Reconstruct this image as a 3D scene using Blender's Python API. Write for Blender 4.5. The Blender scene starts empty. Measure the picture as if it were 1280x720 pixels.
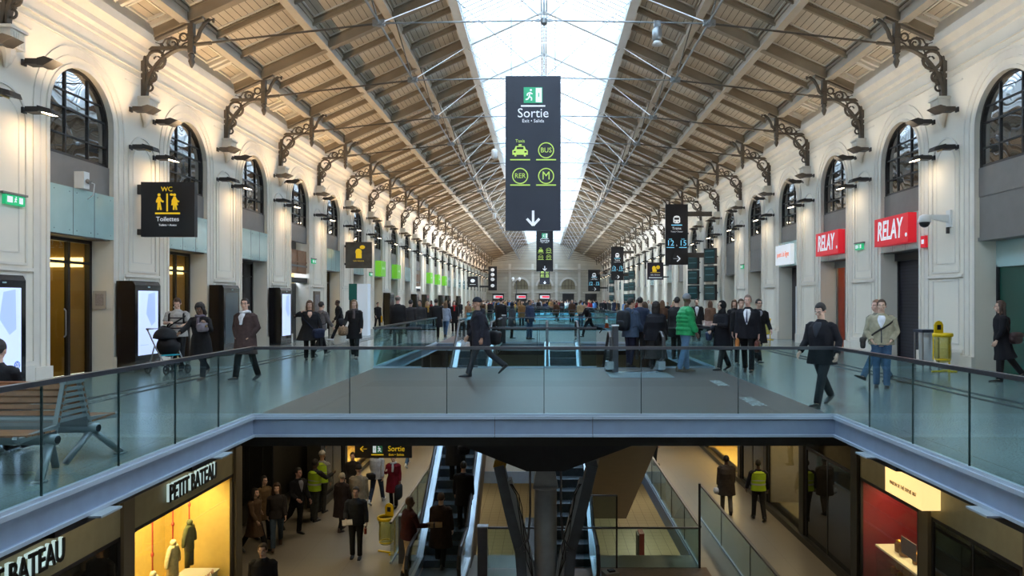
import bpy, math, random
from math import sin, cos, pi, radians as R, sqrt, atan2
from mathutils import Vector, Matrix
rnd = random.Random(7)
SC = bpy.context.scene
COL = SC.collection
F = 900.0            # focal length in pixels of the 1280 wide frame
EYE = 1.75
WX = 10.5            # half width of the hall
LZ = -4.7            # lower concourse floor
FR0, BAY = 13.96, 4.86
NF = 25
FRY = [FR0 + BAY * k for k in range(NF)]
YEND = FRY[-1]
YBACK = FR0 - 4 * BAY

def V(*a): return Vector(a)

# ------------------------------------------------------------------ materials
MATS = {}
def nodes_of(m):
    m.use_nodes = True
    return m.node_tree.nodes, m.node_tree.links

def mat(name, col, rough=0.6, metal=0.0, noise=0.0, nscale=8.0, bump=0.0, bscale=40.0, spec=None, emit=None, estr=0.0, coat=0.0):
    if name in MATS: return MATS[name]
    m = bpy.data.materials.new(name); n, l = nodes_of(m)
    p = n['Principled BSDF']
    p.inputs['Roughness'].default_value = rough
    p.inputs['Metallic'].default_value = metal
    p.inputs['Base Color'].default_value = (*col, 1)
    if spec is not None: p.inputs['Specular IOR Level'].default_value = spec
    if coat: p.inputs['Coat Weight'].default_value = coat; p.inputs['Coat Roughness'].default_value = .08
    tc = None
    if noise or bump:
        tc = n.new('ShaderNodeTexCoord')
    if noise:
        t = n.new('ShaderNodeTexNoise'); t.inputs['Scale'].default_value = nscale; t.inputs['Detail'].default_value = 4
        l.new(tc.outputs['Object'], t.inputs['Vector'])
        r = n.new('ShaderNodeValToRGB')
        r.color_ramp.elements[0].position = .3; r.color_ramp.elements[1].position = .7
        r.color_ramp.elements[0].color = (*[c * (1 - noise) for c in col], 1)
        r.color_ramp.elements[1].color = (*[min(1, c * (1 + noise)) for c in col], 1)
        l.new(t.outputs['Fac'], r.inputs['Fac']); l.new(r.outputs['Color'], p.inputs['Base Color'])
    if bump:
        t2 = n.new('ShaderNodeTexNoise'); t2.inputs['Scale'].default_value = bscale
        l.new(tc.outputs['Object'], t2.inputs['Vector'])
        b = n.new('ShaderNodeBump'); b.inputs['Strength'].default_value = bump; b.inputs['Distance'].default_value = .02
        l.new(t2.outputs['Fac'], b.inputs['Height']); l.new(b.outputs['Normal'], p.inputs['Normal'])
    if emit is not None:
        p.inputs['Emission Color'].default_value = (*emit, 1); p.inputs['Emission Strength'].default_value = estr
    MATS[name] = m
    return m

def glass_mat(name, tint, refl=0.08, rough=0.0, diff=0.0, fres=1.45, dcol=(.8, .85, .85)):
    if name in MATS: return MATS[name]
    m = bpy.data.materials.new(name); n, l = nodes_of(m)
    n.remove(n['Principled BSDF'])
    out = n['Material Output']
    tr = n.new('ShaderNodeBsdfTransparent'); tr.inputs['Color'].default_value = (*tint, 1)
    gl = n.new('ShaderNodeBsdfGlossy'); gl.inputs['Roughness'].default_value = rough
    lw = n.new('ShaderNodeLayerWeight'); lw.inputs['Blend'].default_value = .5
    pw_ = n.new('ShaderNodeMath'); pw_.operation = 'POWER'; pw_.inputs[1].default_value = 5
    mx = n.new('ShaderNodeMixShader')
    ad = n.new('ShaderNodeMath'); ad.operation = 'MULTIPLY_ADD'; ad.use_clamp = True; ad.inputs[1].default_value = .9; ad.inputs[2].default_value = refl
    l.new(lw.outputs['Facing'], pw_.inputs[0]); l.new(pw_.outputs[0], ad.inputs[0]); l.new(ad.outputs[0], mx.inputs['Fac'])
    src = tr.outputs[0]
    if diff:
        df = n.new('ShaderNodeBsdfTranslucent'); df.inputs['Color'].default_value = (*dcol, 1)
        m2 = n.new('ShaderNodeMixShader'); m2.inputs['Fac'].default_value = diff
        l.new(tr.outputs[0], m2.inputs[1]); l.new(df.outputs[0], m2.inputs[2]); src = m2.outputs[0]
    l.new(src, mx.inputs[1]); l.new(gl.outputs[0], mx.inputs[2]); l.new(mx.outputs[0], out.inputs['Surface'])
    MATS[name] = m
    return m

# ------------------------------------------------------------------ mesh builder
def basis(t, ref):
    t = t.normalized(); u = ref - t * ref.dot(t)
    if u.length < 1e-4:
        ref = V(0, 1, 0) if abs(t.y) < .9 else V(1, 0, 0)
        u = ref - t * ref.dot(t)
    u.normalize(); v = t.cross(u); v.normalize()
    return u, v

class MB:
    def __init__(s): s.v = []; s.f = []; s.m = []
    def add(s, vs, fs, mi=0):
        o = len(s.v); s.v += [tuple(x) for x in vs]
        s.f += [tuple(i + o for i in f) for f in fs]; s.m += [mi] * len(fs)
    def box(s, a, b, mi=0):
        x0, y0, z0 = a; x1, y1, z1 = b
        s.add([(x0,y0,z0),(x1,y0,z0),(x1,y1,z0),(x0,y1,z0),(x0,y0,z1),(x1,y0,z1),(x1,y1,z1),(x0,y1,z1)],
              [(0,3,2,1),(4,5,6,7),(0,1,5,4),(1,2,6,5),(2,3,7,6),(3,0,4,7)], mi)
    def obox(s, c, h, rot=None, mi=0):
        M = rot if rot is not None else Matrix.Identity(3)
        c = Vector(c); vs = []
        for k in ((-1,-1,-1),(1,-1,-1),(1,1,-1),(-1,1,-1),(-1,-1,1),(1,-1,1),(1,1,1),(-1,1,1)):
            vs.append(c + M @ V(k[0]*h[0], k[1]*h[1], k[2]*h[2]))
        s.add(vs, [(0,3,2,1),(4,5,6,7),(0,1,5,4),(1,2,6,5),(2,3,7,6),(3,0,4,7)], mi)
    def bar(s, a, b, w, h, mi=0, ref=(0,0,1)):
        a = Vector(a); b = Vector(b); t = b - a; u, v = basis(t, Vector(ref))
        vs = []
        for p in (a, b):
            for (i, j) in ((-1,-1),(1,-1),(1,1),(-1,1)): vs.append(p + u * (h/2*j) + v * (w/2*i))
        s.add(vs, [(0,1,2,3),(7,6,5,4),(0,4,5,1),(1,5,6,2),(2,6,7,3),(3,7,4,0)], mi)
    def tube(s, pts, rad, ref=(1,0,0), seg=10, cap=True, mi=0, closed=False, round_=False):
        P = [Vector(p) for p in pts]; n = len(P)
        if not hasattr(rad, '__len__'): rad = [rad] * n
        rad = [(r, r) if not hasattr(r, '__len__') else r for r in rad]
        ref = Vector(ref)
        if round_ and not closed:
            t0 = (P[0] - P[1]).normalized(); t1 = (P[-1] - P[-2]).normalized()
            a, b = rad[0], rad[-1]; ma, mb = min(a), min(b)
            P = [P[0] + t0*ma*.9, P[0] + t0*ma*.55] + P + [P[-1] + t1*mb*.55, P[-1] + t1*mb*.9]
            rad = [(a[0]*.35, a[1]*.35), (a[0]*.8, a[1]*.8)] + rad + [(b[0]*.8, b[1]*.8), (b[0]*.35, b[1]*.35)]
            n = len(P)
        vs = []
        for i in range(n):
            if closed: t = P[(i+1) % n] - P[i-1]
            else: t = P[min(i+1, n-1)] - P[max(i-1, 0)]
            u, v = basis(t, ref)
            for k in range(seg):
                a = 2*pi*k/seg
                vs.append(P[i] + u*rad[i][0]*cos(a) + v*rad[i][1]*sin(a))
        fs = []
        for i in range(n if closed else n-1):
            j = (i+1) % n
            for k in range(seg):
                fs.append((i*seg+k, i*seg+(k+1) % seg, j*seg+(k+1) % seg, j*seg+k))
        if cap and not closed:
            fs.append(tuple(range(seg-1, -1, -1))); fs.append(tuple((n-1)*seg + k for k in range(seg)))
        s.add(vs, fs, mi)
    def ell(s, c, r, rot=None, nu=14, nv=9, mi=0, fn=None):
        M = rot if rot is not None else Matrix.Identity(3); c = Vector(c)
        vs = []; fs = []
        for j in range(nv+1):
            ph = pi*j/nv
            for i in range(nu):
                th = 2*pi*i/nu
                d = V(sin(ph)*cos(th), sin(ph)*sin(th), cos(ph))
                k = fn(d) if fn else 1
                if hasattr(k, '__len__'): q = V(d.x*r[0]*k[0], d.y*r[1]*k[1], d.z*r[2]*k[2])
                else: q = V(d.x*r[0]*k, d.y*r[1]*k, d.z*r[2]*k)
                vs.append(c + M @ q)
        for j in range(nv):
            for i in range(nu):
                a = j*nu+i; b = j*nu+(i+1) % nu
                fs.append((a, a+nu, b+nu, b))
        s.add(vs, fs, mi)
    def lathe(s, prof, c=(0,0,0), seg=16, mi=0):
        vs = []; fs = []; n = len(prof); c = Vector(c)
        for (r, z) in prof:
            for k in range(seg): vs.append(c + V(r*cos(2*pi*k/seg), r*sin(2*pi*k/seg), z))
        for i in range(n-1):
            for k in range(seg): fs.append((i*seg+k, i*seg+(k+1) % seg, (i+1)*seg+(k+1) % seg, (i+1)*seg+k))
        fs.append(tuple(range(seg-1, -1, -1))); fs.append(tuple((n-1)*seg+k for k in range(seg)))
        s.add(vs, fs, mi)
    def prism(s, poly, fn, a, b, mi=0):
        """poly 2-D outline, fn(p,q,t)->3-D, extruded t=a..b"""
        n = len(poly)
        vs = [fn(p[0], p[1], a) for p in poly] + [fn(p[0], p[1], b) for p in poly]
        fs = [tuple(range(n-1, -1, -1)), tuple(range(n, 2*n))]
        for i in range(n):
            j = (i+1) % n; fs.append((i, j, j+n, i+n))
        s.add(vs, fs, mi)
    def mesh(s, name, mats, smooth=False):
        me = bpy.data.meshes.new(name)
        me.from_pydata([tuple(v) for v in s.v], [], s.f)
        if not isinstance(mats, (list, tuple)): mats = [mats]
        for m in mats: me.materials.append(m)
        for p, i in zip(me.polygons, s.m): p.material_index = i; p.use_smooth = smooth
        me.update()
        return me
    def build(s, name, mats, parent=None, smooth=False, loc=None, rz=None, kind=None):
        return link(name, s.mesh(name, mats, smooth), parent, loc, rz, kind)

def link(name, data, parent=None, loc=None, rz=None, kind=None):
    o = bpy.data.objects.new(name, data); COL.objects.link(o)
    if parent is not None: o.parent = parent
    if loc is not None: o.location = loc
    if rz is not None: o.rotation_euler = (0, 0, rz)
    if kind: o['kind'] = kind
    return o
def empty(name, loc=(0,0,0), rz=0, kind=None):
    o = link(name, None, None, loc, rz, kind); o.empty_display_size = .2
    return o
LABELS = {}
def tag(o, label, cat, group=None, kind=None):
    o['label'] = label; o['category'] = cat
    if group: o['group'] = group
    if kind: o['kind'] = kind
    nw = len(label.split())
    if not 4 <= nw <= 16: print('LABEL LEN', nw, label)
    if label in LABELS and not group: print('DUP LABEL', label)
    LABELS[label] = 1
    return o
def thing(name, label, cat, loc=(0,0,0), rz=0, group=None):
    return tag(empty(name, loc, rz), label, cat, group)
def copy_tree(o, parent=None):
    c = o.copy(); COL.objects.link(c)
    if parent is not None: c.parent = parent
    for ch in list(o.children): copy_tree(ch, c)
    return c
ORD = ['zeroth','first','second','third','fourth','fifth','sixth','seventh','eighth','ninth','tenth','eleventh','twelfth','thirteenth','fourteenth','fifteenth',
       'sixteenth','seventeenth','eighteenth','nineteenth','twentieth','twenty-first','twenty-second','twenty-third','twenty-fourth','twenty-fifth']
def text(name, s, size, m, parent, loc, rot, align='CENTER', ext=.003, sx=1.0, bold=0, shear=0):
    key = ('txt', s, size, m.name, ext, bold, shear)
    if key not in MATS:
        c = bpy.data.curves.new(name, 'FONT'); c.body = s; c.size = size; c.extrude = ext; c.offset = bold*size; c.shear = shear
        c.align_x = align; c.align_y = 'CENTER'; c.resolution_u = 3
        t = bpy.data.objects.new('tmp', c); COL.objects.link(t)
        dg = bpy.context.evaluated_depsgraph_get()
        me = bpy.data.meshes.new_from_object(t.evaluated_get(dg)); bpy.data.objects.remove(t); bpy.data.curves.remove(c)
        me.name = name; me.materials.clear(); me.materials.append(m); MATS[key] = me
    o = link(name, MATS[key], parent, loc); o.rotation_euler = rot; o.scale = (sx, 1, 1)
    return o
FACE_CAM = (R(90), 0, 0); FACE_L = (R(90), 0, R(-90)); FACE_R = (R(90), 0, R(90))  # facing -Y ; facing -X ; facing +X
def up_at(px, py): d = F*EYE/(py-375); return ((px-680)*d/F, d)
def low_at(px, py): d = F*(EYE-LZ)/(py-375); return ((px-680)*d/F, d)
def lin(r, g, b):
    f = lambda c: (c/255/12.92) if c/255 <= .04045 else ((c/255+.055)/1.055)**2.4
    return (f(r), f(g), f(b))
SKY = 10.0; UPL = 190; UPR = 70; LOWE = 19; EXPO = 0.35
# ------------------------------------------------------------------ people
def remesh(mb, name, mats, voxel, it=2):
    me = mb.mesh(name + '_raw', mats)
    o = bpy.data.objects.new('tmp', me); COL.objects.link(o)
    md = o.modifiers.new('r', 'REMESH'); md.mode = 'VOXEL'; md.voxel_size = voxel; md.use_smooth_shade = True
    if it:
        sm = o.modifiers.new('s', 'SMOOTH'); sm.factor = .5; sm.iterations = it
    dg = bpy.context.evaluated_depsgraph_get()
    new = bpy.data.meshes.new_from_object(o.evaluated_get(dg), preserve_all_data_layers=False, depsgraph=dg)
    new.name = name
    bpy.data.objects.remove(o); bpy.data.meshes.remove(me)
    new.materials.clear()
    for m in (mats if isinstance(mats, (list, tuple)) else [mats]): new.materials.append(m)
    for p in new.polygons: p.use_smooth = True
    return new
def cloth(c, rough=.85):
    k = 'cloth_%d_%d_%d' % tuple(int(x*255) for x in c)
    return mat(k, c, rough, noise=.18, nscale=14, bump=.25, bscale=90, spec=.25)
def skinm(c):
    k = 'skin_%d_%d' % (int(c[0]*255), int(c[1]*255)); return mat(k, c, .5, noise=.06, nscale=25)
def hairm(c):
    k = 'hair_%d_%d' % (int(c[0]*255), int(c[1]*255)); return mat(k, c, .6, noise=.35, nscale=60, bump=.5, bscale=120)
BLACK = (.012,.012,.014); DARK = (.02,.022,.03); NAVY = (.015,.02,.045); JEANS = (.05,.10,.19)
PALE = (.62,.40,.30); TAN = (.42,.25,.17); BROWN = (.10,.055,.035); DKHAIR = (.015,.011,.009); BRHAIR = (.06,.03,.015)

STAND = (((2,4,0),(-2,2,0)), ((4,8,12),(0,8,10)))
WALK = (((24,6,-12),(-20,14,28)), ((-18,8,12),(20,8,22)))
WALK2 = (((-18,18,30),(22,4,-8)), ((16,8,20),(-18,8,12)))
STEP = (((12,6,0),(-10,10,8)), ((-6,9,12),(10,8,16)))
def person(label, X, Y, Z=0.0, head=0, H=1.75, fem=False, pose=STAND, lean=2, hy=0, hp=0, skin=PALE, hair=('short', DKHAIR),
           top=None, shirt=None, tie=None, pants=BLACK, skirt=None, shoe=BLACK, scarf=None, vox=.011, sit=False, extras=(), group=None, hero=True, stripes=None, flare=.0, glasses=False, vest=None):
    k = H/1.72
    top = dict(dict(c=BLACK, hem=.16, puff=False, wide=0, hood=False), **(top or {}))
    t0 = thing('person', label, 'person', (X, Y, Z), R(head), group)
    legs, arms = pose
    ls = R(lean); S = V(0, -sin(ls), cos(ls)); FV = V(0, -cos(ls), -sin(ls)); XV = V(1, 0, 0)
    hipz = .91
    P0 = V(0, 0, hipz)
    sw = .165 if fem else .185
    def leg(side, a, kf, fp):
        h = P0 + V(side*.09, 0, -.02)
        a1 = R(a); a2 = R(a-kf)
        kn = h + V(side*.005, -sin(a1), -cos(a1))*.42
        an = kn + V(0, -sin(a2), -cos(a2))*.40
        return h, kn, an, R(fp)
    L = [leg(1, *legs[0]), leg(-1, *legs[1])]
    def sole(l):
        h, kn, an, f = l
        toe = an + V(0, -cos(f)*.17, -sin(f)*.17) + V(0, -sin(f)*-.075, -cos(f)*.075)
        heel = an + V(0, cos(f)*.06, sin(f)*.06) + V(0, -sin(f)*-.075, -cos(f)*.075)
        return min(toe.z, heel.z)
    dz = -min(sole(l) for l in L)
    if sit: dz = .47 - (hipz - .10)
    D = V(0, 0, dz)
    P0 = P0 + D; L = [(h+D, kn+D, an+D, f) for (h, kn, an, f) in L]
    def sp(t): return P0 + S*t
    A = []
    for side, (a, b, e, *ii) in ((1, arms[0]), (-1, arms[1])):
        inn = ii[0] if ii else 0
        sh = sp(.445) + V(side*sw, 0, 0)
        a1, b1 = R(a)-ls*0, R(b)
        el = sh + V(side*sin(b1), -sin(a1)*cos(b1), -cos(a1)*cos(b1))*.275
        a2 = R(a+e); i2 = R(inn)
        fd = V(-side*sin(i2) + side*sin(b1)*.4*cos(i2), -sin(a2)*cos(i2), -cos(a2)*cos(i2)); fd.normalize()
        wr = el + fd*.245
        A.append((side, sh, el, wr, fd))
    bodyf = [(-.10,.13,.10),(0,.165,.112),(.12,.122 if fem else .142,.095),(.28,.145 if fem else .165,.112),(.40,.15 if fem else .175,.105),(.47,.115,.08),(.52,.06,.058),(.62,.052,.055)]
    mb = MB()
    mb.tube([sp(t) for t, a, b in bodyf], [(a, b) for t, a, b in bodyf], seg=14)
    q = .9 if fem else 1
    for h, kn, an, f in L:
        mid = kn.lerp(an, .35)
        mb.tube([h+V(0,0,.06), h, h.lerp(kn,.5), kn, mid+V(0,.012,0), kn.lerp(an,.75), an], [.075,.085*q,.072*q,.052,.054*q,.038,.034], seg=12, round_=True)
        td = V(0, -cos(f), -sin(f)); dn = V(0, sin(f), -cos(f))
        mb.tube([an+dn*.02-td*.02, an+dn*.045+td*.03, an+dn*.050+td*.09], [.030,.026,.016], seg=10, round_=True)
    for side, sh, el, wr, fd in A:
        mb.ell(sh+V(-side*.02,0,0), (.062*q,.056*q,.058*q)); mb.tube([sh, sh.lerp(el,.3), el, el.lerp(wr,.3), wr], [.050*q,.046*q,.036*q,.037*q,.025], seg=12, round_=True)
    # head
    hc = sp(.578) + V(0, -.014, .104)
    MH = Matrix.Rotation(R(hy), 3, 'Z') @ Matrix.Rotation(R(hp), 3, 'X')  # hp>0 looks down
    def hp3(x, y, z): return hc + MH @ V(x, y, z)
    mb.ell(hp3(0,.012,.022), (.076,.094,.100), MH)
    mb.ell(hp3(0,-.028,-.045), (.058,.062,.072), MH)
    mb.ell(hp3(0,-.060,-.092), (.026,.024,.020), MH, 10, 7)
    mb.tube([hp3(0,-.088,.012), hp3(0,-.098,-.012), hp3(0,-.112,-.034)], [.009,.011,.015], seg=8, round_=True)
    mb.ell(hp3(0,-.078,.022), (.05,.016,.010), MH, 10, 7)
    for s_ in (1,-1):
        mb.ell(hp3(s_*.079,.008,-.010), (.010,.020,.031), MH, 8, 6)
        mb.ell(hp3(s_*.042,-.066,-.03), (.02,.02,.018), MH, 8, 6)
    mb.ell(hp3(0,-.090,-.066), (.024,.010,.010), MH, 10, 7)
    # hands
    palms = []
    for side, sh, el, wr, fd in A:
        u = V(0, -1, 0) - fd*V(0, -1, 0).dot(fd)          # thumb side looks forward
        if u.length < .2: u = V(0, 0, 1) - fd*fd.z
        u.normalize(); w = fd.cross(u)*side; w.normalize()   # w towards the body side or away
        if w.x*side > 0: w = -w                              # palm faces the body
        pc = wr + fd*.055
        mb.tube([wr-fd*.02, wr+fd*.02, wr+fd*.06, wr+fd*.088], [(.024,.020),(.032,.018),(.040,.017),(.038,.014)], ref=u, seg=10)
        if hero:
            for i, (o_, ln) in enumerate(((.030,.068),(.010,.078),(-.010,.072),(-.029,.056))):
                b0 = wr+fd*.08+u*o_; d1 = (fd*.92+w*.38).normalized(); d2 = (fd*.45+w*.9).normalized()
                b1_ = b0+d1*ln*.5; b2_ = b1_+d2*ln*.5
                mb.tube([b0-fd*.02, b0, b1_, b2_], [.009,.0095,.0088,.0075], seg=7, round_=True)
            tb = wr+fd*.03+u*.028
            mb.tube([tb-u*.015, tb+u*.012+fd*.018, tb+u*.02+fd*.048+w*.012], [.012,.0115,.009], seg=7, round_=True)
        else:
            mb.tube([wr+fd*.07, wr+fd*.12+w*.02, wr+fd*.15+w*.045], [(.036,.012),(.034,.012),(.028,.010)], ref=u, seg=8, round_=True)
        palms.append(wr + fd*.09 + w*.03)
    body = link('body', remesh(mb, 'body', skinm(skin), .0078 if hero else .015, 2), t0)
    # face details
    if hero:
        for s_ in (1,-1):
            e = MB(); e.ell(hp3(s_*.031,-.083,.004), (.013,.007,.0065), MH, 10, 7, 0); e.ell(hp3(s_*.031,-.088,.004), (.006,.004,.006), MH, 8, 6, 1)
            e.build('eye', [mat('eye_white', (.7,.68,.65), .3), mat('iris_dark', (.03,.02,.015), .2)], t0, True)
            e = MB(); e.tube([hp3(s_*.014,-.094,.022), hp3(s_*.032,-.094,.027), hp3(s_*.050,-.082,.021)], [.0035,.0045,.003], seg=6, round_=True)
            e.build('eyebrow', hairm(hair[1] if hair[0] not in ('beanie','hijab','hood') else DKHAIR), t0, True)
        e = MB(); e.ell(hp3(0,-.0985,-.066), (.022,.006,.0055), MH, 10, 6)
        e.build('mouth', mat('lips', (.35,.12,.10), .5), t0, True)
        if glasses:
            e = MB()
            for s_ in (1,-1):
                e.tube([hp3(s_*.032+.02*cos(a_), -.097, .004+.016*sin(a_)) for a_ in [2*pi*i/12 for i in range(12)]], .0025, seg=5, closed=True)
                e.bar(hp3(s_*.052,-.096,.008), hp3(s_*.078,-.005,.006), .004, .004)
            e.bar(hp3(-.012,-.099,.008), hp3(.012,-.099,.008), .003, .003)
            e.build('glasses', mat('spectacle_black', (.02,.02,.02), .3), t0)
    # hair
    st, hcol = hair
    def face(d): return d.y < -.30 and d.z < .50 and abs(d.x) < .80
    hb = MB()
    if st in ('short', 'bun', 'long', 'curly', 'balding', 'ponytail'):
        def fn(d):
            kk = 1.0
            if face(d): kk = .80
            elif d.z < (-.80 if d.y > .15 else -.22 if abs(d.x) > .6 else -.30): kk = .78
            elif d.z < -.3: kk = .93
            if st == 'balding' and (d.z > .40): kk = .82
            if st == 'curly': kk *= 1.22 if kk > .9 else 1.0
            if st == 'curly' and not face(d): kk *= 1 + .07*sin(d.x*17+1)*sin(d.y*15)*1 + .05*sin(d.z*19)
            return kk
        hb.ell(hp3(0,.014,.026), (.086,.103,.110), MH, 24, 16, fn=fn)
        if st in ('long', 'curly'):
            ln = .30 if st == 'long' else .15
            hb.tube([hp3(0,.05,.03), hp3(0,.062,-.06), hp3(0,.07,-.06-ln*.6)-V(0,0,0), hp3(0,.06,-.06-ln)], [(.08,.05),(.088,.05),(.095,.04),(.07,.02)], seg=12, round_=True)
            for s_ in (1,-1):
                hb.tube([hp3(s_*.066,.01,.05), hp3(s_*.085,-.005,-.04), hp3(s_*.088,-.01,-.06-ln*.7)], [.03,.028,.016], seg=8, round_=True)
        if st == 'bun': hb.ell(hp3(0,.115,.06), (.042,.042,.042))
        if st == 'ponytail': hb.tube([hp3(0,.10,.05), hp3(0,.15,.0), hp3(0,.13,-.14)], [.022,.028,.012], seg=8, round_=True)
        hb2 = link('hair', remesh(hb, 'hair', hairm(hcol), .009 if hero else .016, 1), t0)
    elif st == 'beanie':
        hb.ell(hp3(0,.014,.032), (.090,.108,.110), MH, 20, 14, fn=lambda d: 1.0 if d.z > -.15 and not (d.y < -.3 and d.z < .15) else .8)
        hb.build('beanie', cloth(hcol), t0, True)
    elif st == 'cap':
        hb.ell(hp3(0,.012,.03), (.088,.105,.105), MH, 20, 14, fn=lambda d: 1.0 if d.z > .0 else .82)
        hb.tube([hp3(0,-.07,.045), hp3(0,-.14,.03)], [(.065,.010),(.045,.007)], seg=10, round_=True)
        hb.build('cap', cloth(hcol), t0, True)
    elif st in ('hijab', 'hood'):
        hb.ell(hp3(0,.018,.012), (.098,.118,.128), MH, 22, 16, fn=lambda d: .78 if (d.y < -.45 and -.75 < d.z < .62 and abs(d.x) < .62) else 1.0)
        hb.tube([hp3(0,.02,-.06), hp3(0,.02,-.14), sp(.44)], [(.085,.085),(.10,.09),(.15,.11)], seg=14)
        hb.build('headscarf' if st == 'hijab' else 'hood', cloth(hcol), t0, True)
    # top garment
    kc = top['c']; w_ = top['wide']; hem = top['hem']
    fx = 0 if not fem else -.012
    rings = [(.515,.085,.082),(.475,.155+fx,.105),(.42,.212+fx+w_*.5,.135+w_*.4),(.28,.200+fx+w_,.148+w_),(.12,.180+fx*2+w_,.136+w_),(0,.200+w_,.150+w_)]
    def legy(dh):
        ys = []
        for h, kn, an, f in L:
            if dh < .42*max(.1, abs((h-kn).z)/.42): tt = dh/max(.05, (h-kn).z); ys.append(h.lerp(kn, min(1, tt)).y)
            else: tt = (dh-(h-kn).z)/max(.05, (kn-an).z); ys.append(kn.lerp(an, min(1, tt)).y)
        return ys
    low = []
    if not sit:
        n_ = max(1, int(hem/.12))
        for i in range(1, n_+1):
            dh = hem*i/n_; ys = legy(dh); m_ = (ys[0]+ys[1])/2; sp_ = abs(ys[0]-ys[1])/2
            low.append((V(0, m_, P0.z-dh), (.200+w_+flare*i/n_+.10*dh, max(.150+w_+.06*dh, sp_+.085)+flare*i/n_*.6)))
    pts = [sp(t) for t, a, b in rings]; rad = [(a, b) for t, a, b in rings]
    if top['puff']:
        P2 = []; R2 = []
        N = 30
        for i in range(N+1):
            t = .515 - (.515+.0)*i/N
            for j in range(len(rings)-1):
                if rings[j][0] >= t >= rings[j+1][0]:
                    f_ = (rings[j][0]-t)/(rings[j][0]-rings[j+1][0])
                    bump_ = .018*abs(sin(i*pi/5))
                    P2.append(sp(t)); R2.append((rings[j][1]*(1-f_)+rings[j+1][1]*f_+bump_, rings[j][2]*(1-f_)+rings[j+1][2]*f_+bump_)); break
        pts, rad = P2, R2
    gb = MB()
    gb.tube(pts + [c for c, r in low], rad + [r for c, r in low], seg=20)
    gb.tube([sp(.47), sp(.535)+FV*-.012], [(.095,.088),(.076,.078)], seg=14)   # collar
    if top['hood']: gb.ell(sp(.50)-FV*.10, (.11,.06,.07))
    sh_r = (.078, .066, .060, .058, .050) if not top['puff'] else (.095,.090,.082,.085,.062)
    for side, sh, el, wr, fd in A:
        sl = [sp(.42)+V(side*.09,0,0), sh+V(side*.006,0,-.004), sh.lerp(el,.5), el, el.lerp(wr,.5), wr-fd*.015]
        if top.get('short'):
            gb.ell(sl[1]+V(-side*.028,0,-.012), (.084,.076,.072)); gb.tube([sl[1],sl[2],sh.lerp(el,.8)], [sh_r[0],.064,.064], seg=12)
        else:
            rr = [.08, sh_r[0], sh_r[1], sh_r[2], sh_r[3], sh_r[4]]
            if top['puff']:
                Q = []; RR = []
                for j in range(1, 5):
                    for m_ in range(5):
                        f_ = m_/5; Q.append(sl[j].lerp(sl[j+1], f_)); RR.append(rr[j]*(1-f_)+rr[j+1]*f_+.010*abs(sin(m_*pi/5+.3))-.004)
                gb.ell(sl[1]+V(-side*.03,0,-.005), (.105,.098,.092)); gb.tube(Q+[sl[5]], RR+[.056], seg=12)
            else: gb.ell(sl[1]+V(-side*.028,0,-.012), (.088,.080,.076)); gb.tube(sl[1:], rr[1:], seg=12, round_=False)
    nm = top.get('name', 'jacket' if hem < .3 else 'coat')
    tm = link(nm, remesh(gb, nm, cloth(kc, .45 if top['puff'] else .85), vox if hero else .02, 2 if not top['puff'] else 1), t0)
    allr = list(zip(pts, rad))
    def surf(t, th, off=.006):
        if t >= 0 or not low:
            for j in range(len(rings)-1):
                if rings[j][0] >= t >= rings[j+1][0] or (t < 0 and j == len(rings)-2) or t > rings[0][0]:
                    f_ = (rings[j][0]-t)/(rings[j][0]-rings[j+1][0]); f_ = max(0, min(1, f_))
                    c = sp(max(t, 0)); a = rings[j][1]*(1-f_)+rings[j+1][1]*f_; b = rings[j][2]*(1-f_)+rings[j+1][2]*f_; break
        else:
            f_ = min(1, -t/hem); i_ = f_*len(low); i0 = min(len(low)-1, int(i_))
            prev = (P0, (rings[-1][1], rings[-1][2])) if i0 == 0 else low[i0-1]; ff = i_-i0
            c = prev[0].lerp(low[i0][0], ff); a = prev[1][0]*(1-ff)+low[i0][1][0]*ff; b = prev[1][1]*(1-ff)+low[i0][1][1]*ff
        return c + XV*((a+off)*sin(th)) + FV*((b+off)*cos(th))
    def patch(name, m, ta, tb, wf, off=.004, n=10, th0=0.0):
        vs = []; fs = []
        for i in range(n+1):
            t = ta + (tb-ta)*i/n; w2 = wf(i/n)
            for j in range(5):
                th = th0 + w2*(j/2-1); vs.append(surf(t, th, off if 0 < j < 4 else -.01))
        for i in range(n):
            for j in range(4): a = i*5+j; fs.append((a, a+1, a+6, a+5))
        q_ = MB(); q_.add(vs, fs)
        o = q_.build(name, m, t0, True); sd = o.modifiers.new('t', 'SOLIDIFY'); sd.thickness = .006; sd.offset = 1
        return o
    if shirt is not None: patch('shirt', cloth(shirt[0]), .50, shirt[1], lambda f: .60*(1-f)**.9+.03, .010)
    if tie is not None: patch('tie', cloth(tie), .485, .20, lambda f: .06+.09*f, .014)
    if vest is not None:
        vb = MB(); vr = [r for r in rings if .0 <= r[0] <= .43]
        vb.tube([sp(t) for t, a, b in vr]+[sp(-.06)], [(a+.012, b+.012) for t, a, b in vr]+[(vr[-1][1]+.014, vr[-1][2]+.014)], seg=20, cap=False)
        vb.tube([sp(.43), sp(.49)], [(rings[2][1]-.01, rings[2][2]+.01),(.12,.10)], seg=20, cap=False)
        vo = vb.build('safety_vest', mat('hivis_yellow', (.42,.62,.02), .7, noise=.1), t0, True)
        for tt in (.10,.22):
            rb = MB(); n_ = 20
            rb.tube([sp(tt), sp(tt+.045)], [(.205+w_,.158+w_)]*2, seg=20, cap=False)
            rb.build('reflective_band', mat('reflective_grey', (.5,.52,.5), .4), vo, True)
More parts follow.
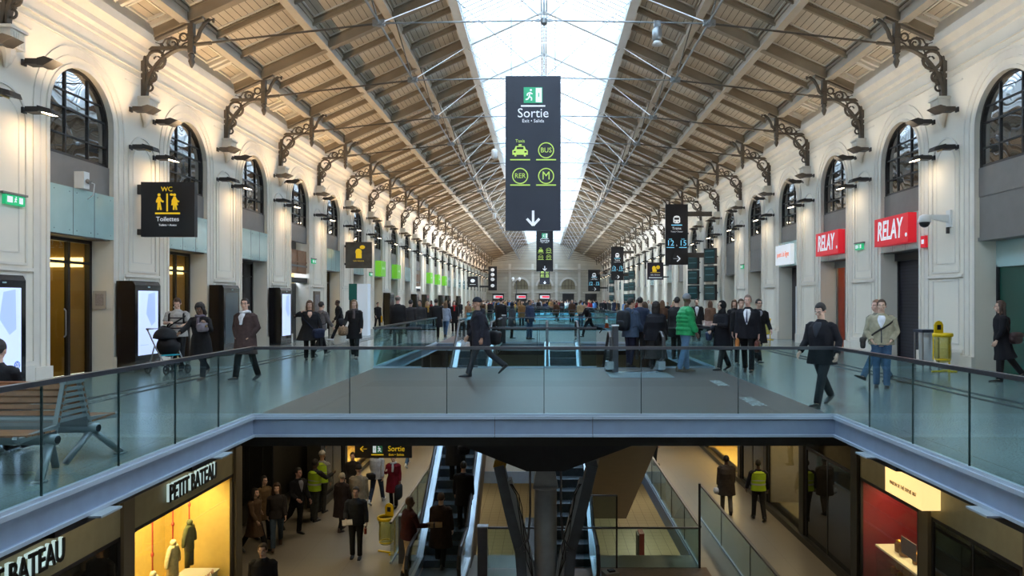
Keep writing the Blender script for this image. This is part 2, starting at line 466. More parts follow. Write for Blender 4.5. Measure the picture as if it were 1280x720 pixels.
    if stripes:
        for tt in stripes[1]:
            rb = MB(); n_ = 24; vs = []; fs = []
            for i in range(n_):
                th = 2*pi*i/n_; vs += [surf(tt, th, .006), surf(tt-.03, th, .006)]
            for i in range(n_): a = 2*i; b = (2*i+2) % (2*n_); fs.append((a, a+1, b+1, b))
            rb.add(vs, fs); rb.build('stripe', cloth(stripes[0]), t0, True)
    if top.get('zip'): patch('zip', cloth(top['zip']), .46, -.02, lambda f: .06, .006)
    if scarf is not None:
        sb = MB()
        sb.tube([sp(.52)+XV*(.088*cos(a_))+FV*(.088*sin(a_))+V(0,0,.008*sin(3*a_)) for a_ in [2*pi*i/16 for i in range(16)]], [.032]*16, ref=(0,0,1), seg=8, closed=True)
        sb.tube([surf(.49,.08,.02), surf(.40,.12,.012), surf(.27,.10,.012)], [(.03,.012),(.036,.012),(.034,.01)], seg=8, round_=True)
        sb.build('scarf', cloth(scarf), t0, True)
    # legs
    if skirt is not None:
        sk = MB(); cs = []; rs = []
        for i in range(7):
            dh = .0+skirt[1]*i/6; ys = legy(dh); m_ = (ys[0]+ys[1])/2; sp_ = abs(ys[0]-ys[1])/2
            cs.append(V(0, m_, P0.z+.04-dh)); rs.append((.175+.10*i/6*skirt[2], max(.14, sp_+.09)+.04*i/6*skirt[2]))
        sk.tube(cs, rs, seg=20); link('skirt', remesh(sk, 'skirt', cloth(skirt[0]), .016, 2), t0)
    if pants is not None:
        pb = MB()
        pb.tube([sp(.06), sp(0), P0+V(0,0,-.09)], [(.16,.118),(.178,.128),(.155,.12)], seg=14)
        for h, kn, an, f in L:
            pb.tube([h+V(0,0,.04), h+V(0,0,-.02), h.lerp(kn,.5), kn, kn.lerp(an,.5), an+(an-kn).normalized()*.015], [.095,.10,.088,.070,.066,.062+top.get('hemw',0)], seg=12)
        link('trousers', remesh(pb, 'trousers', cloth(pants), .0125 if hero else .02, 2), t0)
    for h, kn, an, f in L:
        td = V(0, -cos(f), -sin(f)); dn = V(0, sin(f), -cos(f))
        sb = MB()
        sb.tube([an-td*.035+dn*-.01, an-td*.03+dn*.03], [(.042,.042),(.042,.044)], ref=(1,0,0), seg=10, round_=True)
        sb.tube([an+dn*.045-td*.05, an+dn*.048, an+dn*.052+td*.08, an+dn*.058+td*.16, an+dn*.062+td*.195], [(.036,.030),(.041,.032),(.045,.026),(.040,.019),(.026,.013)], ref=(1,0,0), seg=10, round_=True)
        sb.tube([an+dn*.073-td*.07, an+dn*.073+td*.05, an+dn*.073+td*.20], [(.034,.008),(.046,.008),(.034,.008)], ref=(1,0,0), seg=10)
        sb.build('shoe', mat('shoe_%d_%d' % (int(shoe[0]*255), int(shoe[2]*255)), shoe, .4), t0, True)
    t0.scale = (k, k, k)
    info = dict(o=t0, palms=palms, surf=surf, sp=sp, k=k, M=Matrix.Translation((X, Y, Z)) @ Matrix.Rotation(R(head), 4, 'Z') @ Matrix.Scale(k, 4), A=A, hc=hc, FV=FV)
    return info
def pw(info, p): return info['M'] @ Vector(p)

def strap_bag(info, label, name, cat, c, size, t_hip=-.02, th=1.5, side=1, cross=True, strap=True):
    """bag hanging at the hip on a strap over the shoulder; top level thing in world space"""
    o = thing(name, label, cat, (0,0,0))
    s = info['surf']
    ctr = s(t_hip, side*th, .05+size[1]/2)
    M = info['M']; mrot = M.to_3x3().normalized()
    ang = side*th
    mr = mrot @ Matrix.Rotation(ang, 3, 'Z')
    b = MB(); cw = M @ ctr
    w, d, h = size
    prof = []
    vs = []
    b.ell(cw, (w/2*1.12, d/2*1.2, h/2*1.12), mr, 20, 12, fn=lambda q: (abs(q.x)**4+abs(q.y)**4+abs(q.z)**4)**(-.25)*.86)
    b.build('bag_body', cloth(c, .6), o, True)
    fl = MB(); fl.ell(cw + mr @ V(0,-d*.1,h*.22), (w/2*1.14, d/2*1.22, h*.28), mr, 16, 9, fn=lambda q: (abs(q.x)**4+abs(q.y)**4+abs(q.z)**4)**(-.25)*.86)
    fl.build('flap', cloth(tuple(x*1.2+.004 for x in c), .5), o, True)
    if strap:
        pts = []
        a0 = side*th
        sh_th = (-side if cross else side)*1.35
        for i in range(9):
            f = i/8; pts.append(M @ s(t_hip+.06+(.43-t_hip-.06)*f, a0*(1-f)*1 + (sh_th*.9)*f if cross else a0*(1-f)+sh_th*f, .014))
        pts.append(M @ (info['sp'](.495)+V((-side if cross else side)*.11,0,0)))
        for i in range(8, -1, -1):
            f = i/8; fr = (2*pi*side - a0) if False else None
            bth = side*(pi - .35) if cross else side*(pi-.9)
            tb = a0*(1-f) + ((-side*(pi-1.35)) if cross else side*(pi-1.35))*f
            if cross: tb = a0 + side*(f*(2*pi-1.35-th-0.0)) if False else side*(th + f*(2*pi-1.35-th))
            else: tb = side*(th + f*(pi-1.0-th+.3))
            pts.append(M @ s(t_hip+.06+(.43-t_hip-.06)*f, tb, .014))
        q = MB(); q.tube(pts, [(.018,.004)]*len(pts), ref=mrot @ V(0,0,1), seg=6)
        q.build('strap', cloth(tuple(x*.8 for x in c), .7), o, True)
    return o
def hand_bag(info, label, name, cat, c, size, hand=0, drop=.10, leather=False, mname=None):
    o = thing(name, label, cat, (0,0,0))
    p = pw(info, info['palms'][hand]); mr = info['M'].to_3x3().normalized() @ Matrix.Rotation(pi/2, 3, 'Z')
    w, d, h = size; cw = p + V(0,0,-drop-h/2)
    m = mname or cloth(c, .45 if leather else .7)
    b = MB(); b.ell(cw, (w/2*1.15, d/2*1.2, h/2*1.12), mr, 20, 12, fn=lambda q: (abs(q.x)**5+abs(q.y)**5+abs(q.z)**5)**(-.2)*.87)
    b.build('bag_body', m, o, True)
    for s_ in (1,-1):
        q = MB(); a = cw + mr @ V(-w*.28, s_*d*.2, h*.45); e = cw + mr @ V(w*.28, s_*d*.2, h*.45)
        top_ = p + V(0,0,.0)
        q.tube([a, a.lerp(top_,.7)+mr @ V(-w*.08,0,.01), top_, e.lerp(top_,.7)+mr @ V(w*.08,0,.01), e], .007, seg=6)
        q.build('handle', m, o, True)
    if leather:
        q = MB(); q.obox(cw + mr @ V(0,-d*.62,h*.12), (.03,.012,.02), mr); q.build('clasp', mat('brass', (.6,.45,.2), .3, 1), o)
    return o
def backpack(info, label, c, sz=(.30,.17,.44), t=.26):
    o = thing('backpack', label, 'backpack', (0,0,0)); M = info['M']; mr = M.to_3x3().normalized()
    cw = M @ (info['sp'](t) - info['FV']*(.15+sz[1]/2))
    m = cloth(c, .6)
    b = MB(); b.ell(cw, (sz[0]/2*1.1, sz[1]/2*1.1, sz[2]/2*1.1), mr, 20, 14, fn=lambda q: (abs(q.x)**4+abs(q.y)**4+abs(q.z)**4)**(-.25)*.9)
    b.build('bag_body', m, o, True)
    b = MB(); b.ell(cw + mr @ V(0,sz[1]*.45,-sz[2]*.18), (sz[0]*.4, .05, sz[2]*.22), mr, 14, 10, fn=lambda q: (abs(q.x)**4+abs(q.y)**4+abs(q.z)**4)**(-.25)*.9)
    b.build('pocket', m, o, True)
    for s_ in (1,-1):
        q = MB(); P = [M @ (info['surf'](tt, s_*th, .016)) for tt, th in ((.08,2.2),(.12,1.3),(.24,.75),(.36,.70),(.43,.75))] + [M @ (info['sp'](.505)+V(s_*.105,.02,0)), M @ info['surf'](.42, s_*2.4, .014)]
        q.tube(P, [(.022,.006)]*len(P), ref=mr @ V(1,0,0), seg=6); q.build('strap', m, o, True)
    return o
# ------------------------------------------------------------------ materials of the place
M_wall = mat('painted_plaster', lin(230,224,210), .7, noise=.04, nscale=.9, bump=.05, bscale=30)
M_trim = mat('painted_moulding', lin(220,215,204), .6, noise=.04, nscale=3)
M_iron = mat('cast_iron_paint', lin(86,79,70), .5, noise=.12, nscale=10, spec=.4)
M_raft = mat('rafter_paint', lin(144,131,112), .6, noise=.1, nscale=2)
M_purl = mat('purlin_paint', lin(176,168,154), .6, noise=.06, nscale=2)
M_white = mat('white_steel_paint', lin(222,226,226), .5, noise=.03, nscale=3)
M_steel = mat('galvanised_rod', lin(150,154,156), .35, metal=.6, noise=.08, nscale=5)
M_rail = mat('brushed_rail', lin(98,100,108), .28, metal=.85, noise=.05, nscale=20)
M_fasc = mat('blue_grey_fascia', lin(138,155,178), .42, metal=.25, noise=.05, nscale=6)
M_lip = mat('pale_lip', lin(176,190,204), .35, metal=.3)
M_dark = mat('dark_metal', (.018,.018,.022), .45)
M_dkw = mat('dark_anthracite', (.035,.033,.032), .5, noise=.1)
M_shelf = mat('grey_band', lin(118,115,112), .55, noise=.05, nscale=4)
M_teal = mat('teal_glass_cladding', lin(166,196,194), .06, noise=.05, nscale=2, spec=.6, coat=.6)
M_frame = mat('window_frame_black', (.012,.011,.012), .4)
M_stone = mat('reveal_stone', lin(206,186,138), .75, noise=.09, nscale=30)
M_glass = glass_mat('balustrade_glass', (.79,.90,.905), .02)
M_gedge = mat('glass_edge', (.03,.05,.05), .25)
M_sky = glass_mat('skylight_glass', (.74,.80,.84), .02, rough=.1, diff=.22, dcol=(.9,.93,.95))
M_black = mat('sign_black', (.010,.011,.016), .35)
M_swhite = mat('sign_white', (.75,.78,.82), .5, emit=(.8,.85,.9), estr=.35)
M_syel = mat('sign_yellow', (.75,.50,.01), .5, emit=(.85,.55,.02), estr=.35)
M_sgrn = mat('sign_lime', (.45,.62,.12), .5, emit=(.5,.7,.15), estr=.4)
M_exit = mat('exit_green', (.01,.30,.12), .5, emit=(.02,.5,.2), estr=.5)
M_sblu = mat('sign_lightblue', (.2,.6,.8), .5, emit=(.2,.6,.85), estr=.6)

def wavy_window():
    m = bpy.data.materials.new('window_glass_dark'); n, l = nodes_of(m)
    p = n['Principled BSDF']; p.inputs['Base Color'].default_value = (.03,.03,.028,1); p.inputs['Roughness'].default_value = .02
    p.inputs['IOR'].default_value = 3.2; p.inputs['Specular IOR Level'].default_value = .6
    tc = n.new('ShaderNodeTexCoord'); t = n.new('ShaderNodeTexNoise'); t.inputs['Scale'].default_value = .8; t.inputs['Detail'].default_value = 1
    b = n.new('ShaderNodeBump'); b.inputs['Strength'].default_value = .16; b.inputs['Distance'].default_value = .14
    l.new(tc.outputs['Object'], t.inputs['Vector']); l.new(t.outputs['Fac'], b.inputs['Height']); l.new(b.outputs['Normal'], p.inputs['Normal'])
    return m
M_wing = wavy_window()
def stripe_mat(name, col, axis, period, width, dark, rough=.6, spec=None, bumps=.3, nz=.06, nsc=3, axis2=None, period2=1, width2=.01, coat=0):
    """plain colour with thin joint lines every `period` metres along an object axis (boards, tiles)"""
    m = bpy.data.materials.new(name); n, l = nodes_of(m); p = n['Principled BSDF']
    p.inputs['Roughness'].default_value = rough
    if spec is not None: p.inputs['Specular IOR Level'].default_value = spec
    if coat: p.inputs['Coat Weight'].default_value = coat; p.inputs['Coat Roughness'].default_value = .12
    tc = n.new('ShaderNodeTexCoord'); sx = n.new('ShaderNodeSeparateXYZ'); l.new(tc.outputs['Object'], sx.inputs[0])
    def lines(ax, per, wd):
        d = n.new('ShaderNodeMath'); d.operation = 'DIVIDE'; d.inputs[1].default_value = per; l.new(sx.outputs[ax], d.inputs[0])
        f = n.new('ShaderNodeMath'); f.operation = 'FRACT'; l.new(d.outputs[0], f.inputs[0])
        g = n.new('ShaderNodeMath'); g.operation = 'LESS_THAN'; g.inputs[1].default_value = wd/per; l.new(f.outputs[0], g.inputs[0]); return g
    g = lines(axis, period, width); out = g.outputs[0]
    if axis2 is not None:
        g2 = lines(axis2, period2, width2); mx = n.new('ShaderNodeMath'); mx.operation = 'MAXIMUM'
        l.new(out, mx.inputs[0]); l.new(g2.outputs[0], mx.inputs[1]); out = mx.outputs[0]
    t = n.new('ShaderNodeTexNoise'); t.inputs['Scale'].default_value = nsc; t.inputs['Detail'].default_value = 6; l.new(tc.outputs['Object'], t.inputs['Vector'])
    r = n.new('ShaderNodeValToRGB'); r.color_ramp.elements[0].position = .3; r.color_ramp.elements[1].position = .7
    r.color_ramp.elements[0].color = (*[c*(1-nz) for c in col], 1); r.color_ramp.elements[1].color = (*[c*(1+nz) for c in col], 1)
    l.new(t.outputs['Fac'], r.inputs['Fac'])
    mc = n.new('ShaderNodeMixRGB'); mc.inputs['Color2'].default_value = (*dark, 1); l.new(r.outputs['Color'], mc.inputs['Color1']); l.new(out, mc.inputs['Fac'])
    l.new(mc.outputs[0], p.inputs['Base Color'])
    if bumps:
        b = n.new('ShaderNodeBump'); b.invert = True; b.inputs['Strength'].default_value = bumps; b.inputs['Distance'].default_value = .01
        l.new(out, b.inputs['Height']); l.new(b.outputs['Normal'], p.inputs['Normal'])
    return m
M_ceil = stripe_mat('ceiling_boards', lin(196,184,164), 0, .185, .018, lin(88,78,66), nsc=2)
M_terr = stripe_mat('terrazzo_floor', lin(124,137,138), 0, 2.4, .012, lin(112,118,120), rough=.24, spec=.5, bumps=0, nz=.26, nsc=45, axis2=1, period2=2.4, width2=.012, coat=.25)
M_deck = stripe_mat('deck_paving', lin(106,93,90), 1, .155, .02, lin(86,77,76), rough=.42, spec=.4, bumps=.1, nz=.22, nsc=24, axis2=0, period2=2.9, width2=.012)
M_low = stripe_mat('lower_floor', lin(134,126,112), 0, 1.2, .008, lin(110,104,92), rough=.33, spec=.5, bumps=0, nz=.10, nsc=40, axis2=1, period2=1.2, width2=.008)
M_tile = stripe_mat('deep_floor_tiles', lin(150,140,118), 0, .45, .02, lin(96,88,74), rough=.4, bumps=0, nz=.08, nsc=20, axis2=1, period2=.45, width2=.02)
M_shut = stripe_mat('roller_shutter', (.022,.022,.035), 2, .10, .03, (.008,.008,.012), rough=.4, bumps=.8)
M_chev = stripe_mat('ribbed_side_wall', lin(188,186,176), 2, .12, .02, lin(120,118,110), bumps=.3)
M_farw = stripe_mat('end_wall_stone', lin(196,188,170), 2, .6, .03, lin(150,142,126), bumps=.2, nsc=1)

def zr(x): return 8.45 + .45*(WX - abs(x))       # underside of the rafters

def struct(name, mb, m, parent=None, smooth=False, loc=None, rz=None):
    return mb.build(name, m, parent, smooth, loc, rz, kind='structure' if parent is None else None)

# ------------------------------------------------------------------ walls
HB = BAY/2; OW = 1.13; ZS = 5.85
def arch_pts(r, n=16): return [(-r*cos(pi*i/n), ZS + r*sin(pi*i/n)) for i in range(n+1)]
def wall_mesh(side, skip=()):
    mb = MB(); x = side*WX; dx = side*.62
    def q(a, b, c, d): mb.add([a, b, c, d], [(0,1,2,3)])
    ys = [YBACK + BAY*i for i in range(int(round((YEND-YBACK)/BAY))+1)]
    for i in range(len(ys)-1):
        yc = (ys[i]+ys[i+1])/2; y0, y1 = ys[i], ys[i+1]; zt = 9.3
        if y1 < 8:
            q((x,y0,0),(x,y1,0),(x,y1,zt),(x,y0,zt)); continue
        q((x,y0,0),(x,yc-OW,0),(x,yc-OW,ZS),(x,y0,ZS)); q((x,yc+OW,0),(x,y1,0),(x,y1,ZS),(x,yc+OW,ZS))
        q((x,y0,ZS),(x,yc-OW,ZS),(x,yc-OW,zt),(x,y0,zt)); q((x,yc+OW,ZS),(x,y1,ZS),(x,y1,zt),(x,yc+OW,zt))
        A = arch_pts(OW)
        for a, b in zip(A, A[1:]): q((x,yc+a[0],a[1]),(x,yc+b[0],b[1]),(x,yc+b[0],zt),(x,yc+a[0],zt))
        O = [(-OW,0)] + A + [(OW,0)]
        for a, b in zip(O, O[1:]): mb.add([(x,yc+a[0],a[1]),(x+dx,yc+a[0],a[1]),(x+dx,yc+b[0],b[1]),(x,yc+b[0],b[1])], [(0,1,2,3)], 1 if a[1] < ZS else 0)
    return mb
struct('wall_left', wall_mesh(-1), [M_wall, M_stone]); struct('wall_right', wall_mesh(1), [M_wall, mat('reveal_stone_grey', lin(192,192,182), .75, noise=.07, nscale=30)])
b = MB(); b.box((-WX-.7, YBACK-.3, -5), (WX+.7, YBACK, 14)); struct('wall_back', b, M_wall)

def u_band(mb, yc, r0, r1, t, z0, zs=ZS, x0=0.0, n=18, bottom=False):
    P0 = [(-r0, z0)] + [(-r0*cos(pi*i/n), zs+r0*sin(pi*i/n)) for i in range(n+1)] + [(r0, z0)]
    P1 = [(-r1, z0)] + [(-r1*cos(pi*i/n), zs+r1*sin(pi*i/n)) for i in range(n+1)] + [(r1, z0)]
    for i in range(len(P0)-1):
        a, b_, c, d = P0[i], P0[i+1], P1[i+1], P1[i]
        f = [(x0+t, yc+p[0], p[1]) for p in (a, b_, c, d)]; g = [(x0, yc+p[0], p[1]) for p in (a, b_, c, d)]
        mb.add(f+g, [(0,1,2,3),(0,4,5,1),(3,2,6,7)])
    if bottom: mb.box((x0, yc-r1, z0-(r1-r0)), (x0+t, yc+r1, z0))
# bay mouldings (wall plane at local x=0, room towards +x)
def bay_trim():
    mb = MB()
    u_band(mb, 0, OW, OW+.09, .035, .36); u_band(mb, 0, OW+.24, OW+.28, .022, .36); u_band(mb, 0, OW+.28, OW+.44, .010, .36); u_band(mb, 0, OW+.44, OW+.48, .026, .36)
    for z0, z1, t in ((7.50,7.535,.03),(7.66,7.70,.04)): mb.box((0,-HB,z0), (t,HB,z1))
    for s in (1,-1):   # spandrel line mouldings
        mb.box((0, s*1.95-.3 if s > 0 else s*1.95-.3, 7.28), (.025, s*1.95+.3, 7.31))
        P = [(s*(2.25 - .62*sin(a)*1.0), 7.29 - 1.5*(1-cos(a))) for a in [R(x) for x in (0,12,24,36,48,60)]]
        P = [(s*2.25, 5.9), (s*2.25, 6.0)]
    for s in (1,-1):
        mb.box((0, min(s*(OW+.0), s*(OW+.52)), 0), (.10, max(s*OW, s*(OW+.52)), .36))
    return mb
def pil_trim():
    mb = MB()
    u_band(mb, 0, .60, .65, .030, 2.5, 5.35, bottom=True); u_band(mb, 0, .42, .445, .011, 2.72, 5.3, bottom=True)
    for a, bb in (((-.62,.62),(.62,2.28)),):
        y0, y1 = a; z0, z1 = bb
        for (p, q_) in (((0,y0,z0),(.016,y0+.04,z1)),((0,y1-.04,z0),(.016,y1,z1)),((0,y0,z1-.04),(.016,y1,z1)),((0,y0,z0),(.016,y1,z0+.04))): mb.box(p, q_)
    mb.box((0,-.82,2.33), (.05,.82,2.40)); mb.box((0,-.82,0), (.09,.82,.42)); mb.box((0,-.82,.42), (.05,.82,.50))
    # corbel
    mb.box((0,-.20,6.62), (.30,.20,6.98)); mb.box((0,-.24,6.96), (.34,.24,7.02))
    mb.tube([(.10,0,6.62),(.12,0,6.5),(.10,0,6.36),(.05,0,6.26)], [.15,.12,.07,.03], seg=10)
    for i in range(6): mb.box((.30,-.17+i*.06,6.66), (.315,-.14+i*.06,6.92))
    return mb
bt = bay_trim().mesh('bay_trim', M_trim); pt = pil_trim().mesh('pilaster_trim', M_trim)
n_t = 0
for side in (-1, 1):
    rz_ = 0 if side < 0 else pi
    for k in range(-1, NF-1):
        n_t += 1; link('trim_%d' % n_t, bt, None, (side*WX, FR0+BAY*k+HB, 0), rz_, 'structure')
    for k in range(-1, NF):
        n_t += 1; link('trim_%d' % n_t, pt, None, (side*WX, FR0+BAY*k, 0), rz_, 'structure')
    cb = MB()
    prof = [(0,7.98),(.05,8.0),(.07,8.10),(.16,8.16),(.18,8.28),(.34,8.42),(.36,8.62),(.30,8.9),(0,8.9)]
    cb.prism(prof, lambda p, q_, t: (side*(WX-p), t, q_), YBACK, YEND); n_t += 1; struct('trim_%d' % n_t, cb, M_trim)

# ------------------------------------------------------------------ arched windows, bands and doorways
def win_frame():
    mb = MB(); x0, x1 = -.20, -.12; r1 = OW-.0; zb = 4.95
    u_band(mb, 0, r1-.07, r1, .10, zb, ZS, x0)
    mb.box((x0,-r1,zb), (x1,r1,zb+.07))
    for y in (-.40,.40): mb.box((x0,y-.022,zb), (x1,y+.022,ZS+sqrt((r1-.05)**2-y*y)))
    for z in (5.42, 6.02): mb.box((x0,-r1,z-.018), (x1,r1,z+.018))
    mb.box((x0,-sqrt(r1*r1-.55**2),6.40-.015), (x1,sqrt(r1*r1-.55**2),6.40+.015))
    return mb.mesh('window_frame', M_frame)
def win_glass():
    mb = MB(); P = [(-OW,4.95)] + arch_pts(OW) + [(OW,4.95)]
    mb.prism(P, lambda p, q_, t: (t, p, q_), -.17, -.155); return mb.mesh('pane', M_wing)
wf, wg = win_frame(), win_glass()
def boxm(a, b_, m, name='panel'): q_ = MB(); q_.box(a, b_); return q_.mesh(name, m)
def band_():
    q_ = MB(); q_.box((-.25,-OW,4.25), (-.08,OW,4.95)); q_.box((-.64,-OW,3.18), (-.06,OW,3.26)); q_.box((-.64,-OW,3.26), (-.56,OW,5.1)); return q_.mesh('window_apron', M_shelf)
m_band = band_()
def teal_panel():
    q_ = MB(); q_.box((-.10,-OW,3.20), (.03,OW,4.25))
    for y in (-.38,.38): q_.box((.03,y-.008,3.2), (.034,y+.008,4.25), 1)
    for y in (-1.0,-.5,-.25,.25,.5,1.0):
        for z in (3.3,4.15): q_.ell((.03,y,z), (.008,.014,.014), nu=6, nv=4, mi=1)
    return q_.mesh('teal_panel', [M_teal, mat('panel_stud', (.12,.16,.16), .4)])
m_teal = teal_panel()
m_band2 = boxm((-.25,-OW,3.20), (-.10,OW,4.25), M_shelf)
M_lit = mat('warm_light_strip', (.9,.8,.5), .5, emit=(1,.78,.38), estr=3.0)
M_room = mat('vestibule_wall', lin(140,112,50), .7, noise=.08, nscale=4)
M_gldoor = glass_mat('door_glass', (.85,.85,.72), .03)
M_creamg = mat('frosted_cream', lin(205,196,160), .4, emit=(.9,.82,.5), estr=.35)
M_roomw = mat('back_room_plaster', lin(200,196,180), .8, noise=.05)
def deep_box(q_, x0, x1, mi=0, z1=3.2):
    # room shell behind the doorway, open towards the hall
    q_.add([(x0,-OW,0),(x1,-OW,0),(x1,-OW,z1),(x0,-OW,z1)], [(0,1,2,3)], mi); q_.add([(x0,OW,0),(x1,OW,0),(x1,OW,z1),(x0,OW,z1)], [(3,2,1,0)], mi)
    q_.add([(x0,-OW,0),(x0,OW,0),(x0,OW,z1),(x0,-OW,z1)], [(0,1,2,3)], mi); q_.add([(x0,-OW,z1),(x1,-OW,z1),(x1,OW,z1),(x0,OW,z1)], [(0,1,2,3)], mi)
    q_.add([(x0,-OW,0.002),(x1,-OW,0.002),(x1,OW,0.002),(x0,OW,0.002)], [(0,1,2,3)], mi)
def door_kind(kind):
    """returns list of (part name, mesh)"""
    out = []
    fr = MB()
    def frame(w=.10, mid=True):
        fr.box((-.62,-OW,0), (-.50,-OW+w,3.2)); fr.box((-.62,OW-w,0), (-.50,OW,3.2)); fr.box((-.62,-OW,3.2-w), (-.50,OW,3.2))
        fr.box((-.62,-OW,2.60), (-.50,OW,2.66))
        if mid: fr.box((-.61,.28,0), (-.52,.36,3.2))
    if kind in ('lit', 'cream'):
        frame(); out.append(('door_frame', fr.mesh('door_frame', M_frame)))
        g = MB(); g.box((-.575,-OW,0), (-.560,OW,3.2)); out.append(('pane', g.mesh('pane', M_gldoor)))
        r_ = MB(); deep_box(r_, -3.2, -.62); out.append(('lobby', r_.mesh('lobby', M_room if kind == 'lit' else M_creamg if False else M_room)))
        s_ = MB(); s_.box((-3.15,-OW+.05,2.62), (-3.05,OW-.05,2.86)); s_.box((-3.0,OW-.05,2.55), (-.7,OW-.02,2.78)); s_.box((-3.0,-OW+.02,2.55), (-.7,-OW+.05,2.78))
        out.append(('light_strip', s_.mesh('light_strip', M_lit)))
        h = MB(); h.tube([(-.49,.10,.9),(-.45,.10,.95),(-.45,.10,1.5),(-.49,.10,1.55)], .018, seg=6); out.append(('door_handle', h.mesh('door_handle', M_steel)))
    elif kind == 'dark':
        frame(); out.append(('door_frame', fr.mesh('door_frame', M_frame)))
        g = MB(); g.box((-.60,-OW,0), (-.560,OW,3.2)); out.append(('door_leaf', g.mesh('door_leaf', M_dkw)))
        h = MB(); h.tube([(-.49,.10,.9),(-.45,.10,.95),(-.45,.10,1.5),(-.49,.10,1.55)], .018, seg=6); out.append(('door_handle', h.mesh('door_handle', M_steel)))
    elif kind == 'shutter':
        g = MB(); g.box((-.58,-OW,0), (-.54,OW,3.2)); out.append(('roller_shutter', g.mesh('roller_shutter', M_shut)))
        g = MB(); g.box((-.62,-OW,2.95), (-.40,OW,3.2)); g.box((-.60,-OW,0), (-.48,-OW+.07,3.0)); g.box((-.60,OW-.07,0), (-.48,OW,3.0)); out.append(('shutter_frame', g.mesh('shutter_frame', M_dark)))
    elif kind == 'open':
        r_ = MB(); deep_box(r_, -2.6, -.62); out.append(('passage', r_.mesh('passage', M_roomw)))
        g = MB(); g.box((-2.58,-.9,0), (-2.5,.9,2.6)); out.append(('door_leaf', g.mesh('door_leaf', M_dkw)))
    elif kind == 'green':
        g = MB(); g.box((-.60,-OW,0), (-.56,OW,3.2)); out.append(('glazing', g.mesh('glazing', mat('green_glass', (.015,.075,.055), .08, spec=.7))))
        g = MB(); g.box((-.58,-OW,2.55), (-.50,OW,3.2)); out.append(('glass_transom', g.mesh('glass_transom', M_teal)))
        g = MB(); g.box((-.60,-OW,0), (-.50,-OW+.05,2.6)); g.box((-.60,OW-.05,0), (-.50,OW,2.6)); g.box((-.60,-.03,0), (-.50,.03,2.6)); out.append(('door_frame', g.mesh('door_frame', M_dark)))
    elif kind == 'shop':
        r_ = MB(); deep_box(r_, -2.4, -.62); out.append(('shop_room', r_.mesh('shop_room', mat('shop_red', lin(190,60,40), .5, noise=.2, nscale=3))))
        g = MB(); g.box((-.60,-OW,0), (-.585,OW,3.0)); out.append(('pane', g.mesh('pane', M_gldoor)))
        g = MB()
        for y in (-OW,-.35,.30,OW-.05): g.box((-.62,y,0), (-.55,y+.05,3.1))
        g.box((-.62,-OW,2.95), (-.50,OW,3.2)); out.append(('door_frame', g.mesh('door_frame', M_steel)))
        g = MB(); g.box((-1.4,-.2,.9), (-1.3,.5,1.9)); out.append(('poster', g.mesh('poster', mat('poster_dark', (.06,.09,.10), .4, noise=.5, nscale=9))))
        g = MB(); g.box((-1.0,.1,.8), (-.98,.35,1.3)); out.append(('notice', g.mesh('notice', M_swhite)))
        s_ = MB(); s_.box((-2.0,-.8,3.1), (-1.2,.8,3.18)); out.append(('light_strip', s_.mesh('light_strip', M_lit)))
    elif kind == 'whitedoor':
        g = MB(); g.box((-.60,-OW,0), (-.56,OW,3.2)); out.append(('roller_shutter', g.mesh('roller_shutter', M_shut)))
        g = MB(); g.box((-.55,-.55,.02), (-.51,.75,2.35)); out.append(('door_leaf', g.mesh('door_leaf', mat('door_white', lin(214,220,226), .5, noise=.03))))
    elif kind == 'wood':
        g = MB(); g.box((-.60,-OW,0), (-.56,OW,2.5)); out.append(('door_leaf', g.mesh('door_leaf', M_dkw)))
        g = MB(); g.box((-.45,-OW,2.5), (-.05,OW,2.72)); out.append(('beam', g.mesh('beam', M_dark)))
        g = MB(); g.box((-.35,-OW,2.9), (-.10,OW,3.9)); g.box((-.10,-OW,3.36), (-.07,OW,3.42)); g.box((-.10,-.04,2.9), (-.07,.04,3.9)); out.append(('wooden_panel', g.mesh('wooden_panel', mat('brown_wood', lin(132,98,72), .6, noise=.15, nscale=6))))
    return out
DK = {k: door_kind(k) for k in ('lit','cream','dark','shutter','open','green','shop','whitedoor','wood')}
LEFT = ['lit','cream','dark','wood','cream','open','cream','dark','dark','wood','dark','dark','dark','open','dark','cream','dark','dark','open','dark','dark','dark','dark','dark']
RIGHT = ['green','shutter','shop','whitedoor','open','open','open','open','open','dark','open','dark','open','open','dark','open','open','dark','open','open','open','dark','open','open']
nw = 0
for side, kinds in ((-1, LEFT), (1, RIGHT)):
    rz_ = 0 if side < 0 else pi
    for k in range(-1, NF-1):
        nw += 1; kd = kinds[k] if k >= 0 else 'dark'; L_ = (side*WX, FR0+BAY*k+HB, 0)
        w = empty('window_%d' % nw, L_, rz_, 'structure'); link('window_frame', wf, w); link('pane', wg, w)
        link('window_apron', m_band, w)
        if kd == 'wood': pass
        elif kd == 'open' and side > 0: link('blank_panel', m_band2, w)
        elif kd == 'green': link('blank_panel', m_band2, w)
        else: link('glass_cladding', m_teal, w)
        if k < 16:
            d = empty('door_%d' % nw, L_, rz_, 'structure')
            for nm, me in DK[kd]: link(nm, me, d)
        else:
            d = link('door_%d' % nw, boxm((-.62,-OW,0), (-.55,OW,3.2), M_dkw if kd == 'dark' else M_roomw, 'door'), None, L_, rz_, 'structure')

# ------------------------------------------------------------------ floors
SL = -.29
VX = 4.37
bridges = [(-5.5,3.2),(10.8,18.5),(29.2,40.6),(51.3,62.7),(73.4,84.8),(95.5,YEND+1)]
b = MB()
for s in (1,-1):
    x0, x1 = sorted((s*VX, s*(WX+.62))); b.box((x0,YBACK,-.28), (x1,YEND+1,0))
struct('floor_concourse', b, M_terr)
b = MB()
for y0, y1 in bridges: b.box((-VX,y0,-.28), (VX,y1,0))
struct('floor_footbridge', b, M_deck)
